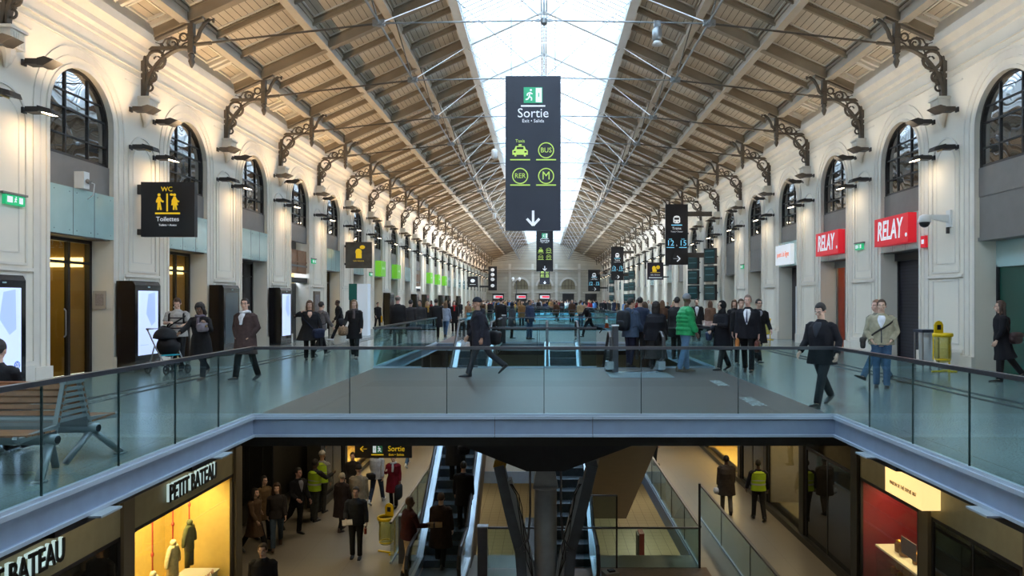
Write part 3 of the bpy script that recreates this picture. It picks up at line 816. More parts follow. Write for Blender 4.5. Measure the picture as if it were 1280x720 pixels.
# thick structure below, set back from the edge
b = MB()
for s in (1,-1):
    x0, x1 = sorted((s*(VX+.35), s*(WX+.62))); b.box((x0,YBACK,-.52), (x1,YEND,-.28))
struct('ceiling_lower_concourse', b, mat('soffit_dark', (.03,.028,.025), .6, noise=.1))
b = MB()
for y0, y1 in bridges: b.box((-VX-.3,y0+.3,-.50), (VX+.3,y1-.3,-.28))
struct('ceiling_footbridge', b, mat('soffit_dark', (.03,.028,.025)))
# floor stripes (inlaid)
M_strip = mat('inlaid_dark_strip', lin(48,54,58), .45, noise=.1)
b = MB()
for x in (-7.70,-8.05,7.70,8.05): b.box((x-.065,YBACK,.0005), (x+.065,YEND,.004))
struct('floor_inlay', b, M_strip)
# fascias of every void
def edge_profile():  # local: p = out over the void, q = height
    return [(0,.0),(0,.012),(.045,.012),(.045,-.035),(.012,-.05),(.012,-.26),(.045,-.265),(.045,-.295),(-.02,-.295),(-.02,0)]
nt2 = n_t
EP = edge_profile(); LIPP = [(0,.013),(.052,.013),(.052,-.03),(0,-.03)]; LIPB = [(.03,-.262),(.052,-.262),(.052,-.298),(.03,-.298)]
def fascia(a, b_, out):
    global nt2
    a = Vector(a); b_ = Vector(b_); o = Vector(out); q_ = MB()
    for pr, mi in ((EP,0),(LIPP,1),(LIPB,1)): q_.prism(pr, lambda p, q, t: a.lerp(b_, t) + o*p + V(0,0,q), 0, 1, mi)
    nt2 += 1; struct('trim_%d' % nt2, q_, [M_fasc, M_lip])
voids = [(bridges[i][1], bridges[i+1][0]) for i in range(len(bridges)-1)]
for i, (y0, y1) in enumerate(voids):
    fascia((-VX,y0,0), (-VX,y1,0), (1,0,0)); fascia((VX,y0,0), (VX,y1,0), (-1,0,0))
    if i == 0:
        for a_, b2 in ((-VX,-.745),(-.735,.725),(.735,VX)): fascia((a_,y1,0), (b2,y1,0), (0,-1,0))
    else: fascia((-VX,y1,0), (VX,y1,0), (0,-1,0))
    fascia((-VX,y0,0), (VX,y0,0), (0,1,0))

# lower concourse
HX0, HX1, HY0, HY1 = -3.7, 3.7, 18.2, 27.0
b = MB()
b.box((-9,YBACK,LZ-.4), (9,HY0,LZ)); b.box((-9,HY1,LZ-.4), (9,62,LZ)); b.box((-9,HY0,LZ-.4), (HX0,HY1,LZ)); b.box((HX1,HY0,LZ-.4), (9,HY1,LZ))
b.box((-1.62,HY0,LZ-.4),(-1.45,HY0+.6,LZ))
struct('floor_lower', b, M_low)
b = MB(); b.box((-6,14,-9.3), (6,50,-9)); struct('floor_deep', b, M_tile)
b = MB(); b.box((-6.2,14,-9), (-6,50,LZ-.4)); b.box((6,14,-9), (6.2,50,LZ-.4)); b.box((-6,50,-9), (6,50.2,LZ-.4)); b.box((-6,13.8,-9), (6,14,LZ-.4)); struct('wall_deep', b, mat('deep_wall', lin(150,146,120), .7, noise=.06))
b = MB(); b.box((-9,62,LZ), (9,62.3,-.28)); struct('wall_lower_end', b, mat('deep_wall', lin(150,146,120)))
b = MB()
for s in (1,-1):
    x0, x1 = sorted((s*8.6, s*8.8)); b.box((x0,YBACK,LZ), (x1,62,-.5))
struct('wall_lower_sides', b, mat('lower_wall_dark', (.05,.045,.035), .6, noise=.1))
b = MB(); b.box((HX0,HY1-.02,LZ-.42), (HX1,HY1+.0,LZ+.02)); b.box((HX0-.0,HY0,LZ-.42),(HX0+.02,HY1,LZ+.02)); b.box((HX1-.02,HY0,LZ-.42),(HX1,HY1,LZ+.02))
nt2 += 1; struct('trim_%d' % nt2, b, M_fasc)

# ------------------------------------------------------------------ roof
b = MB()
for s in (1,-1):
    xa, xb = s*(WX+.0), s*3.05; T = .03
    za, zb = zr(WX)+.36, zr(3.05)+.36
    vs = [(xa,YBACK,za),(xb,YBACK,zb),(xb,YEND,zb),(xa,YEND,za),(xa,YBACK,za+T),(xb,YBACK,zb+T),(xb,YEND,zb+T),(xa,YEND,za+T)]
    b.add(vs, [(0,1,2,3),(7,6,5,4),(0,4,5,1),(1,5,6,2),(2,6,7,3),(3,7,4,0)])
struct('ceiling', b, M_ceil)
def slope_bar(mb, s, xa, xb, y, w, d, lift=0.0, mi=0):
    """beam running up the slope; underside at zr+lift, depth d"""
    vs = []
    for x in (xa, xb):
        z = zr(x)+lift
        vs += [(s*x,y-w/2,z),(s*x,y+w/2,z),(s*x,y+w/2,z+d),(s*x,y-w/2,z+d)]
    mb.add(vs, [(0,1,2,3),(7,6,5,4),(0,4,5,1),(1,5,6,2),(2,6,7,3),(3,7,4,0)], mi)
rm = MB(); slope_bar(rm, 1, WX, 3.0, 0, .15, .40); slope_bar(rm, 1, WX, 3.0, 0, .24, .04, -.02); slope_bar(rm, 1, WX, 3.0, 0, .20, .04, .30)
rm = rm.mesh('roof_rafter', M_raft)
ri = MB(); slope_bar(ri, 1, 9.5, 3.0, 0, .09, .22, .16); slope_bar(ri, 1, 9.5, 3.0, 0, .20, .03, .31)
ri = ri.mesh('roof_joist', M_raft)
cf = MB()
# coffer mouldings next to the eaves, one bay, slope from x=9.55 to 10.3, and board frames in each field
XP = [9.35, 7.15, 5.05, 3.12]
def fr_rect(mb, xa, xb, y0, y1, w, d, lift):
    for (ya, yb) in ((y0,y0+w),(y1-w,y1)): slope_bar(mb, 1, xb, xa, (ya+yb)/2, w, d, lift)
    for x in (xa+w/2, xb-w/2): mb.box((x-w/2, y0, zr(x)+lift-.0), (x+w/2, y1, zr(x)+lift+d))
for j in range(3):
    y0 = j*BAY/3 + .12; y1 = (j+1)*BAY/3 - .12
    fr_rect(cf, 9.50, 10.40, y0-.04, y1+.04, .11, .12, .24); fr_rect(cf, 9.70, 10.20, y0+.20, y1-.20, .06, .06, .30)
    for xa, xb in ((7.3,9.2),(5.2,7.0),(3.3,4.9)): fr_rect(cf, xa, xb, y0+.03, y1-.03, .05, .03, .33)
cf = cf.mesh('ceiling_moulding', M_trim)
for k in range(-4, NF):
    y = FR0+BAY*k
    for s in (1,-1):
        link('roof_rafter', rm, None, (0,y,0), 0 if s > 0 else pi, 'structure')
        if k < NF-1:
            for j in (1,2): link('roof_joist', ri, None, (0,y+BAY*j/3,0), 0 if s > 0 else pi, 'structure')
            if k > -3: link('ceiling_moulding', cf, None, (0,y if s > 0 else y+BAY,0), 0 if s > 0 else pi, 'structure')
for s in (1,-1):
    for x in XP[:3]:
        b = MB(); b.box((s*x-.07,YBACK,zr(x)+.02), (s*x+.07,YEND,zr(x)+.42)); b.box((s*x-.13,YBACK,zr(x)-.01), (s*x+.13,YEND,zr(x)+.04)); b.box((s*x-.11,YBACK,zr(x)+.28), (s*x+.11,YEND,zr(x)+.36))
        struct('roof_purlin', b, M_purl)
    x = 3.05; b = MB(); b.box((s*x-.07,YBACK,zr(x)-.05), (s*x+.09,YEND,zr(x)+.75)); b.box((s*x-.16,YBACK,zr(x)-.09), (s*x+.16,YEND,zr(x)-.03)); b.box((s*x-.12,YBACK,zr(x)+.2), (s*x+.14,YEND,zr(x)+.25))
    struct('roof_purlin', b, M_white)
# lattice ridge: two chords and battens
b = MB()
for x in (-.10,.10):
    b.box((x-.02,YBACK,zr(0)+.28), (x+.02,YEND,zr(0)+.34)); b.box((x-.02,YBACK,zr(0)-.02), (x+.02,YEND,zr(0)+.04))
y = YBACK
while y < YEND:
    b.box((-.12,y,zr(0)-.0), (-.08,y+.12,zr(0)+.3)); b.box((.08,y,zr(0)), (.12,y+.12,zr(0)+.3)); y += .405
struct('roof_ridge', b, M_iron)
# skylight: white rafters, glazing bars, glass
sb = MB()
for s in (1,-1): slope_bar(sb, s, 3.05, 0, 0, .07, .50, .0); slope_bar(sb, s, 3.05, 0, 0, .20, .03, -.02)
sb.box((-.30,-.05,zr(0)-.12), (.30,.05,zr(0)+.45)); sb = sb.mesh('skylight_rafter', M_white)
gb = MB()
for j in range(1, 12):
    for s in (1,-1): slope_bar(gb, s, 3.05, 0, BAY*j/12, .10, .10, .46)
gb = gb.mesh('glazing_bars', M_white)
pg = MB()
for s in (1,-1):
    slope_bar(pg, s, 3.1, 0, HB, BAY, .012, .57)
pg = pg.mesh('skylight_pane', M_sky)
for k in range(-4, NF):
    y = FR0+BAY*k
    link('skylight_rafter', sb, None, (0,y,0), 0, 'structure')
    if k < NF-1:
        w = empty('skylight', (0,y,0), 0, 'structure'); link('glazing_bars', gb, w); link('pane', pg, w)

# ------------------------------------------------------------------ end wall
b = MB()
b.box((-WX-1,YEND,-1), (WX+1,YEND+.4,14)); struct('wall_end', b, M_farw)
b = MB()
arcs = [(-4.15,1.25),(0.12,1.25),(4.4,1.25)]
for xc in (-4.15,.12,4.4,-8.3,8.5):
    n = 14; r0, r1, zs = 1.25, 1.6, 4.3
    if abs(xc) < 6:
        for i in range(n):
            a0, a1 = pi*i/n, pi*(i+1)/n
            b.prism([(r0*cos(a0),r0*sin(a0)),(r1*cos(a0),r1*sin(a0)),(r1*cos(a1),r1*sin(a1)),(r0*cos(a1),r0*sin(a1))], lambda p, q, t: (xc+p, t, zs+q), YEND-.2, YEND)
    b.box((xc-1.5,YEND-.18,3.0), (xc+1.5,YEND,3.18))
for x in (-6.2,-2.05,2.25,6.4): b.box((x-.22,YEND-.15,0), (x+.22,YEND,8.3))
b.box((-WX,YEND-.3,7.2), (WX,YEND,7.4)); b.box((-WX,YEND-.2,2.0+4.9), (WX,YEND,7.0))
nt2 += 1; struct('trim_%d' % nt2, b, M_trim)
for i, xc in enumerate((-4.15,.12,4.4)):
    q_ = MB(); P = [(-1.25,4.3-.6),(1.25,3.7)] + [(1.25*cos(pi*j/14), 4.3+1.25*sin(pi*j/14)) for j in range(15)]
    q_.prism(P, lambda p, q, t: (xc+p, t, q), YEND-.06, YEND-.02); nw += 1; w = empty('window_%d' % (nw+60), (0,0,0), 0, 'structure')
    q_.build('pane', mat('end_window_blind', lin(150,138,110), .6, noise=.1, nscale=2), w)
    f_ = MB()
    for x in (-.6,0,.6): f_.box((xc+x-.03,YEND-.12,3.7), (xc+x+.03,YEND-.05,4.3+sqrt(1.25**2-x*x)))
    f_.box((xc-1.25,YEND-.12,4.3), (xc+1.25,YEND-.05,4.36)); f_.build('window_frame', M_iron, w)
for i, xc in enumerate((-8.3,-4.15,.12,4.4,8.5)):
    q_ = MB(); q_.box((xc-1.05,YEND-.1,0), (xc+1.05,YEND-.03,2.9)); d = struct('door_%d' % (i+60), q_, M_dkw)
    if i < 3:
        q_ = MB(); q_.box((-.85,-.2,-.35), (.85,0,.25)); o = thing('ticket_sign', ['white and red lit sign over the leftmost end wall doorway','white and red lit sign over the end wall doorway under the left arch','white and red lit sign over the end wall doorway under the middle arch'][i], 'sign', (xc, YEND-.12, 2.35))
        q_.build('sign_board', M_swhite, o); q_ = MB(); q_.box((-.45,-.22,-.18), (.8,-.2,.12)); q_.build('red_field', mat('sign_red_lit', (.6,.02,.05), .5, emit=(.9,.03,.08), estr=.8), o)
SN = {-1: 'left', 1: 'right'}
def wallpt(side, y, out=0.0, z=0.0): return (side*(WX-out), y, z)
# ------------------------------------------------------------------ cast iron brackets
def bracket_meshes():
    out = []
    fy = .07
    a = MB(); ex = lambda p, q, t: (p, t, q)
    a.prism([(0,7.02),(.10,7.02),(.10,8.55),(0,8.5)], ex, -fy, fy)
    a.prism([(0,8.38),(1.60,9.08),(1.60,9.19),(0,8.50)], ex, -fy, fy)
    P = [(.13+1.16*(1-cos(t)), 7.02+1.32*sin(t)) for t in [R(6*i) for i in range(16)]]
    for i in range(15):
        (x0,z0),(x1,z1) = P[i], P[i+1]; w = .075
        a.prism([(x0-w,z0),(x0,z0),(x1,z1),(x1-w*(1-i/16),z1+w*(i/16))], ex, -fy, fy)
    a.prism([(.0,8.28),(1.28,8.30),(1.28,8.38),(0,8.36)], ex, -fy*.8, fy*.8)
    a.box((1.22,-.08,8.20), (1.36,.08,9.05)); a.box((1.19,-.11,8.60), (1.39,.11,8.68))
    out.append(('frame', a.mesh('bracket_frame', M_iron)))
    s = MB()
    def ring(x, z, r, w=.030, sp=False):
        n = 14; s.tube([(x+r*cos(2*pi*i/n), 0, z+r*sin(2*pi*i/n)) for i in range(n)], [(w,w*1.3)]*n, ref=(0,1,0), seg=6, closed=True)
        if sp: s.tube([(x+(r-.02-.8*r*i/12)*cos(R(200)+i*.55), 0, z+(r-.02-.8*r*i/12)*sin(R(200)+i*.55)) for i in range(11)], [.024]*11, seg=6)
    ring(.36,8.02,.24,.032,True); ring(.24,7.58,.13,.026,True); ring(.19,7.30,.085,.022); ring(.80,8.46,.13,.026,True); ring(1.08,8.62,.10,.022)
    for A_ in ([(.12,8.36),(.30,8.50),(.52,8.42),(.62,8.30)],[(.10,7.75),(.24,7.78),(.42,7.72)],[(.58,8.28),(.50,8.14),(.60,7.98)],[(1.0,8.36),(1.1,8.46),(1.2,8.5)],[(.10,7.42),(.2,7.44),(.27,7.4)],[(.12,8.05),(.10,7.9),(.14,7.72)],
               [(.62,8.3),(.72,8.34),(.92,8.33)],[(.45,8.32),(.60,8.56),(.78,8.62)]):
        s.tube([(p,0,q) for p, q in A_], .022, seg=6)
    for (x, z) in ((.5,8.42),(.33,7.76),(.14,7.45),(.95,8.52)): s.ell((x,0,z), (.045,.05,.045), nu=8, nv=6)
    out.append(('scrollwork', s.mesh('bracket_scrolls', M_iron, True)))
    f = MB()
    f.tube([(1.29,0,8.20),(1.29,0,8.14),(1.29,0,8.06),(1.29,0,7.98),(1.29,0,7.88),(1.29,0,7.82)], [.05,.09,.05,.085,.05,.02], seg=10)
    f.tube([(1.36,0,8.52),(1.46,0,8.62),(1.52,0,8.80),(1.62,0,8.96),(1.76,0,9.08),(1.86,0,9.08),(1.86,0,9.0)], [.06,.055,.05,.05,.045,.05,.03], seg=8)
    out.append(('finial', f.mesh('bracket_finial', M_iron, True)))
    return out
BM_ = bracket_meshes()
br0 = None
for side in (-1, 1):
    for k in range(NF-1):
        last = k == NF-2
        o = empty('roof_bracket', wallpt(side, FRY[k]), 0 if side < 0 else pi)
        extra = {0:'scrolled cast-iron roof bracket cut by the left picture edge, above bench'}.get(k if side < 0 else -1) or \
            'scrolled cast-iron bracket high on the %s wall, %s along from the camera' % (SN[side], ORD[k+1] if side < 0 else ORD[k+1])
        if side > 0 and k == 0: o.name = 'roof_bracket'
        tag(o, extra, 'bracket', 'cast-iron roof brackets along both walls')
        for nm, me in BM_: link(nm, me, o)

# ------------------------------------------------------------------ wall lights
def lamp_meshes(down):
    a = MB(); a.box((0,-.06,-.06), (.04,.06,.06)); a.box((.04,-.02,-.02), (.14,.02,.02))
    b_ = MB(); b_.box((.12,-.12,-.055), (.38,.12,.055)); b_.box((.12,-.13,-.028), (.38,.13,-.016)); b_.box((.12,-.13,.016), (.38,.13,.028))
    c = MB()
    if down: c.prism([(.38,-.05),(.38,.07),(.64,-.0),(.68,-.10),(.65,-.10),(.44,-.05)], lambda p, q, t: (p, t, q), -.15, .15)
    else: c.prism([(.38,.055),(.38,-.08),(.50,-.10),(.72,0.02),(.52,.09)], lambda p, q, t: (p, t, q), -.15, .15)
    d = MB(); d.tube([(.46,-.1,-.08 if down else .08),(.46,.1,-.08 if down else .08)], .02, seg=8)
    return [('arm', a.mesh('lamp_arm', M_dark)), ('lamp_body', b_.mesh('lamp_body', M_dkw)), ('visor', c.mesh('lamp_visor', M_dkw)), ('hinge', d.mesh('lamp_hinge', mat('brass', (.6,.45,.2), .3, 1)))]
LU, LD = lamp_meshes(False), lamp_meshes(True)
ML_lens = mat('lamp_lens_lit', (1,.9,.75), .4, emit=(1,.80,.55), estr=14)
lens = MB(); lens.obox((.54,0,-.075), (.09,.11,.010), Matrix.Rotation(R(8),3,'Y')); lens = lens.mesh('lamp_lens', ML_lens)
uplens = MB(); uplens.box((.46,-.11,.095), (.62,.11,.10)); uplens = uplens.mesh('lamp_lens_up', ML_lens)
POSN = {('u',-1):'upper near', ('u',1):'upper far', ('d',-1):'lower near', ('d',1):'lower far'}
for side in (-1, 1):
    for k in range(NF-1):
        for lv, z in (('u',6.58),('d',5.62)):
            for s in (-1, 1):
                lit = lv == 'd' and s == 1
                near = k < 9
                nmm = 'wall_light'
                o = empty(nmm, wallpt(side, FRY[k]+s*.55, 0, z - (.05 if s > 0 else 0)), 0 if side < 0 else pi)
                tag(o, '%s %s wall light on the %s wall pilaster, %s from the camera' % (POSN[(lv,s)], 'lit black' if lit else 'black', SN[side], ORD[k+1]), 'wall light', 'black projector lights on the pilasters')
                for nm, me in (LU if lv == 'u' else LD): link(nm, me, o)
                if lit: link('lamp_lens', lens, o)
        # lamp output
        for kind in ('up','up2','down'):
            if kind == 'down' and k % 2 and k > 5: continue
            L = bpy.data.lights.new('wall_lamp_output', 'AREA' if kind == 'down' else 'SPOT')
            if kind == 'down': L.shape = 'RECTANGLE'
            else: L.spot_size = R(172); L.spot_blend = 1.0; L.shadow_soft_size = .16
            L.color = (1,.68,.38) if side < 0 else (1,.80,.56)
            L.energy = (UPL if side < 0 else UPR) if kind[0] == 'u' else (13 if side < 0 else 8)
            if kind == 'down': L.size = .18; L.size_y = .2
            lo = bpy.data.objects.new('wall_lamp_output', L); COL.objects.link(lo)
            if kind[0] == 'u':
                lo.location = wallpt(side, FRY[k]+(1.2 if kind == 'up' else -1.2), .95, 5.95); lo.rotation_euler = (pi, R(-side*10), 0)
            else:
                lo.location = wallpt(side, FRY[k]+.55, .66, 5.40); lo.rotation_euler = (0, R(side*-8), 0)

# ------------------------------------------------------------------ tie rod trusses
def truss_meshes():
    out = []
    ZN, XN = 8.98, 4.32
    for s in (1,-1):
        a = MB(); a.tube([(s*9.2,0,8.42),(s*XN,0,ZN)], .028, seg=6); a.tube([(s*9.25,0,8.41),(s*8.7,0,8.47)], .05, seg=8); out.append(('outer_tie_rod', a.mesh('outer_tie_rod', M_iron)))
        a = MB(); a.tube([(s*XN,0,ZN),(0,0,9.06)], .022, seg=6); out.append(('inner_tie_rod', a.mesh('inner_tie_rod', M_steel)))
        a = MB(); a.tube([(s*XN,0,ZN),(s*3.12,BAY-.05,zr(3.1)-.05)], .016, seg=6); out.append(('brace', a.mesh('brace', M_white)))
        a = MB(); a.tube([(s*XN,0,ZN),(s*4.9,0,zr(4.9))], .020, seg=6); out.append(('strut', a.mesh('strut', M_iron)))
        a = MB(); a.tube([(s*XN,0,ZN+.03),(s*XN,BAY,ZN+.03)], .035, seg=6); out.append(('long_pipe', a.mesh('long_pipe', M_steel)))
        a = MB(); a.box((s*XN-.16,-.04,ZN-.07), (s*XN+.16,.04,ZN+.09)); a.tube([(s*XN,-.10,ZN),(s*XN,.10,ZN)], .07, seg=10)
        for q in (-.11,.11): a.tube([(s*XN+q,-.07,ZN),(s*XN+q,.07,ZN)], .03, seg=8)
        out.append(('node_plate', a.mesh('node_plate', M_steel)))
        a = MB(); a.tube([(0,0,9.06),(s*3.05,.02,zr(3.05)-.05)], .014, seg=5); out.append(('thin_stay', a.mesh('thin_stay', M_steel)))
    a = MB(); a.tube([(0,0,9.0),(0,0,zr(0))], .022, seg=6); out.append(('king_rod', a.mesh('king_rod', M_steel)))
    a = MB(); a.tube([(0,0,8.92),(0,0,8.98),(0,0,9.10),(0,0,9.18)], [.03,.09,.09,.03], seg=10); a.box((-.22,-.03,9.03), (.22,.03,9.08)); out.append(('hub', a.mesh('hub', M_steel)))
    return out
TM = truss_meshes()
for k in range(0, NF-1):
    o = thing('roof_truss', 'slender tie-rod truss under the roof, %s one from the camera' % ORD[k+1], 'truss', (0, FRY[k], 0), 0, 'tie-rod trusses spanning the hall')
    for nm, me in TM: link(nm, me, o)

# ------------------------------------------------------------------ glass balustrades
def balustrade(label, a, b_, n=None, z=0.0, h=1.03, group='glass balustrades round the openings', newel=False, rail=True, m=None):
    a = V(a[0], a[1], z); b_ = V(b_[0], b_[1], z); L = (b_-a).length; d = (b_-a).normalized()
    n = n or max(1, round(L/1.5)); o = thing('glass_balustrade', label, 'balustrade', a, 0, group)
    for i in range(n):
        p = d*(L*i/n+.006); q = d*(L*(i+1)/n-.006)
        mb = MB(); mb.bar(p+V(0,0,h/2-.10), q+V(0,0,h/2-.10), .018, h+.16); mb.build('glass_panel', m or M_glass, o)
        if i:
            e = MB(); c = d*(L*i/n); e.bar(c+V(0,0,-.16), c+V(0,0,h-.03), .020, .010, ref=(d.x,d.y,0)); e.build('panel_joint', M_gedge, o)
    if rail:
        mb = MB(); mb.bar(V(0,0,h), d*L+V(0,0,h), .065, .045); mb.build('handrail', M_rail, o)
    mb = MB(); mb.bar(V(0,0,.02), d*L+V(0,0,.02), .05, .05); mb.build('base_channel', M_lip, o)
    return o
balustrade('near glass balustrade on the left side of the front opening, beside bench', (-VX,YBACK+7.2), (-VX,10.8), n=8)
balustrade('near glass balustrade on the right side of the front opening', (VX,YBACK+7.2), (VX,10.8), n=8)
balustrade('glass balustrade across the front edge of the nearest footbridge', (-VX,10.8), (VX,10.8), n=6)
def ball(i): return ORD[i+1]
for i, (y0, y1) in enumerate(voids):
    if i == 0: continue
    for s in (-1,1): balustrade('glass balustrade along the %s side of the %s opening from the camera' % (SN[s], ball(i)), (s*VX,y0), (s*VX,y1), n=max(3,int((y1-y0)/2.4)))
    segs = {1: [(-VX,-3.15),(-1.7,1.35),(3.05,VX)]}.get(i, [(-VX,VX)])
    nmz = {0:'left corner piece','1':''}
    for j, (xa, xb) in enumerate(segs):
        w = ['left part of the','middle part of the','right part of the'][j] if len(segs) > 1 else 'full width'
        balustrade('%s glass balustrade at the near edge of the %s opening' % (w, ball(i)), (xa,y0), (xb,y0))
    segs = {1: [(-1.7,VX)]}.get(i, [(-VX,VX)])
    for j, (xa, xb) in enumerate(segs):
        balustrade('glass balustrade at the far edge of the %s opening from the camera' % ball(i), (xa,y1), (xb,y1))
# escalator landing newels
for lab, x, y in (('steel newel post beside the escalator head on the far footbridge',-1.62,29.1),('steel newel post left of the people at the escalator head',1.72,17.4)):
    o = thing('newel_post', lab, 'post', (x,y,0))
    b = MB(); b.box((-.07,-.07,0), (.07,.07,1.12)); b.build('post_body', M_rail, o)
    b = MB(); b.box((-.085,-.085,1.12), (.085,.085,1.15)); b.build('post_cap', M_white, o)

# ------------------------------------------------------------------ escalators
M_step = mat('escalator_step', lin(74,86,94), .45, metal=.4, noise=.15, nscale=12)
M_deck2 = mat('escalator_decking', lin(196,208,216), .25, metal=.6)
M_hand = mat('handrail_rubber', (.012,.012,.014), .4)
M_truss = mat('bronze_cladding', lin(92,76,62), .5, metal=.15, noise=.08, nscale=3)
M_eglass = glass_mat('escalator_glass', (.8,.88,.9), .03)
def escalator(label, x0, x1, y0, z0, y1, z1, clad, under=.95, et=1.3):
    """lower end (y0,z0) rising to (y1,z1); y1 may be < y0"""
    o = thing('escalator', label, 'escalator', (0,0,0)); dY = 1 if y1 > y0 else -1
    path = [(y0-dY*1.4,z0),(y0,z0),(y1,z1),(y1+dY*et,z1)]
    # truss
    b = MB(); p = [(y,z-.02) for y, z in path] + [(path[3][0],z1-under*.9),(y1+dY*.2,z1-under),(y0+dY*.6 if False else y0,z0-under),(path[0][0],z0-under*.8)]
    b.prism(p, lambda y, z, t: (t, y, z), x0, x1); b.build('truss', clad, o)
    n = int(abs(y1-y0)/.40); sm = MB(); sm.box((x0+.18,-.2,-.02), (x1-.18,.2,.02)); sm.box((x0+.18,-.20 if dY > 0 else .18,-.22), (x1-.18,-.18 if dY > 0 else .20,.0))
    for i in range(12): sm.box((x0+.20+i*(x1-x0-.4)/12,-.19,.02), (x0+.22+i*(x1-x0-.4)/12,.19,.026))
    sm = sm.mesh('step', M_step)
    for i in range(n+1):
        f = (i+.5)/(n+1); s_ = link('step', sm, o, (0, y0+(y1-y0)*f, z0+(z1-z0)*f+.06))
    for (ya, yb, zz) in ((path[0][0],y0,z0),(y1,path[3][0],z1)):
        b = MB(); b.box((x0+.18,min(ya,yb),zz-.01), (x1-.18,max(ya,yb),zz+.012)); b.build('landing_plate', M_deck2, o)
    for x, sx in ((x0,1),(x1,-1)):
        b = MB()
        for (a, c) in zip(path, path[1:]): b.bar((x+sx*.09,a[0],a[1]+.18), (x+sx*.09,c[0],c[1]+.18), .17, .20)
        b.build('decking', M_deck2, o)
        b = MB(); prof = path[:]
        P = [(y,z+.28) for y, z in path] + [(y,z+.92) for y, z in path[::-1]]
        b.prism(P, lambda y, z, t: (t, y, z), x+sx*.08, x+sx*.10); b.build('side_glass', M_eglass, o)
        b = MB(); X = x+sx*.09
        hp = [(X,path[0][0]+dY*.1,z0+.30),(X,path[0][0]-dY*.22,z0+.40),(X,path[0][0]-dY*.30,z0+.62),(X,path[0][0]-dY*.2,z0+.86),(X,path[0][0]+dY*.05,z0+.97),(X,y0,z0+.97),(X,y1,z1+.97),(X,path[3][0]-dY*.05,z1+.97),(X,path[3][0]+dY*.2,z1+.86),(X,path[3][0]+dY*.28,z1+.62),(X,path[3][0]+dY*.2,z1+.38),(X,path[3][0]-dY*.1,z1+.30)]
        b.tube(hp, [(.045,.03)]*len(hp), seg=8); b.build('handrail', M_hand, o)
    return o
escalator('escalator on the left rising from the lower floor with dark-coated riders', -3.08, -1.76, 17.3, LZ, 25.4, 0, M_truss)
escalator('empty escalator with blue-grey steps behind the central column', .02, 1.28, 17.6+.4, LZ-4.3+.0, 25.4, LZ+.0, M_dkw) if False else None
escalator('empty escalator with blue-grey steps behind the central column', .02, 1.28, 17.4, LZ, 25.5, 0, M_dkw)
escalator('bronze-clad escalator descending away from the footbridge, seen from its underside', 1.50, 2.92, 25.6, LZ, 17.55, 0, M_truss, under=1.32, et=.30)
# landing links between escalator heads and far footbridge
b = MB(); b.box((-3.1,26.6,-.28), (-1.74,29.25,0)); b.box((0,26.6,-.28), (1.3,29.25,0)); b.box((-3.08,15.7,0.0),(-3.07,15.71,.001)); struct('floor_landing', b, M_deck)
b = MB(); b.box((1.5,16.2,.001), (2.95,17.5,.006)); struct('floor_plate', b, mat('landing_steel', lin(150,160,166), .35, metal=.4))
balustrade('glass side of the walkway beside the left escalator head', (-1.70,26.7), (-1.70,29.1), n=2); balustrade('glass left side of the left escalator head walkway', (-3.12,26.7), (-3.12,29.1), n=2)

# ------------------------------------------------------------------ central column group under the footbridge
o = thing('support_column', 'dark steel column with V-shaped arms carrying the nearest footbridge', 'column', (0,14.3,0))
M_col = mat('charcoal_steel', lin(160,163,168), .45, metal=.3, noise=.08, nscale=6)
M_gird = mat('girder_dark', lin(46,46,50), .5, metal=.2, noise=.1)
M_blk = mat('black_arm', lin(82,88,98), .45, noise=.15, nscale=5)
b = MB(); b.tube([(0.03,0,LZ),(0.03,0,-1.95)], .225, seg=24); b.build('column_shaft', M_col, o, True)
b = MB(); b.prism([(-.22,-1.97),(.28,-1.97),(.20,-1.52),(.10,-1.42),(-.04,-1.42),(-.14,-1.52)], lambda p, q, t: (p, t, q), -.12, .12); b.tube([(.03,-.14,-1.62),(.03,.14,-1.62)], .06, seg=12); b.build('column_head', M_col, o)
b = MB(); b.tube([(.03,0,-1.98),(.03,0,-1.93)], .245, seg=24); b.tube([(.03,0,-3.72),(.03,0,-3.66)], .24, seg=24); b.build('collar', M_col, o, True)
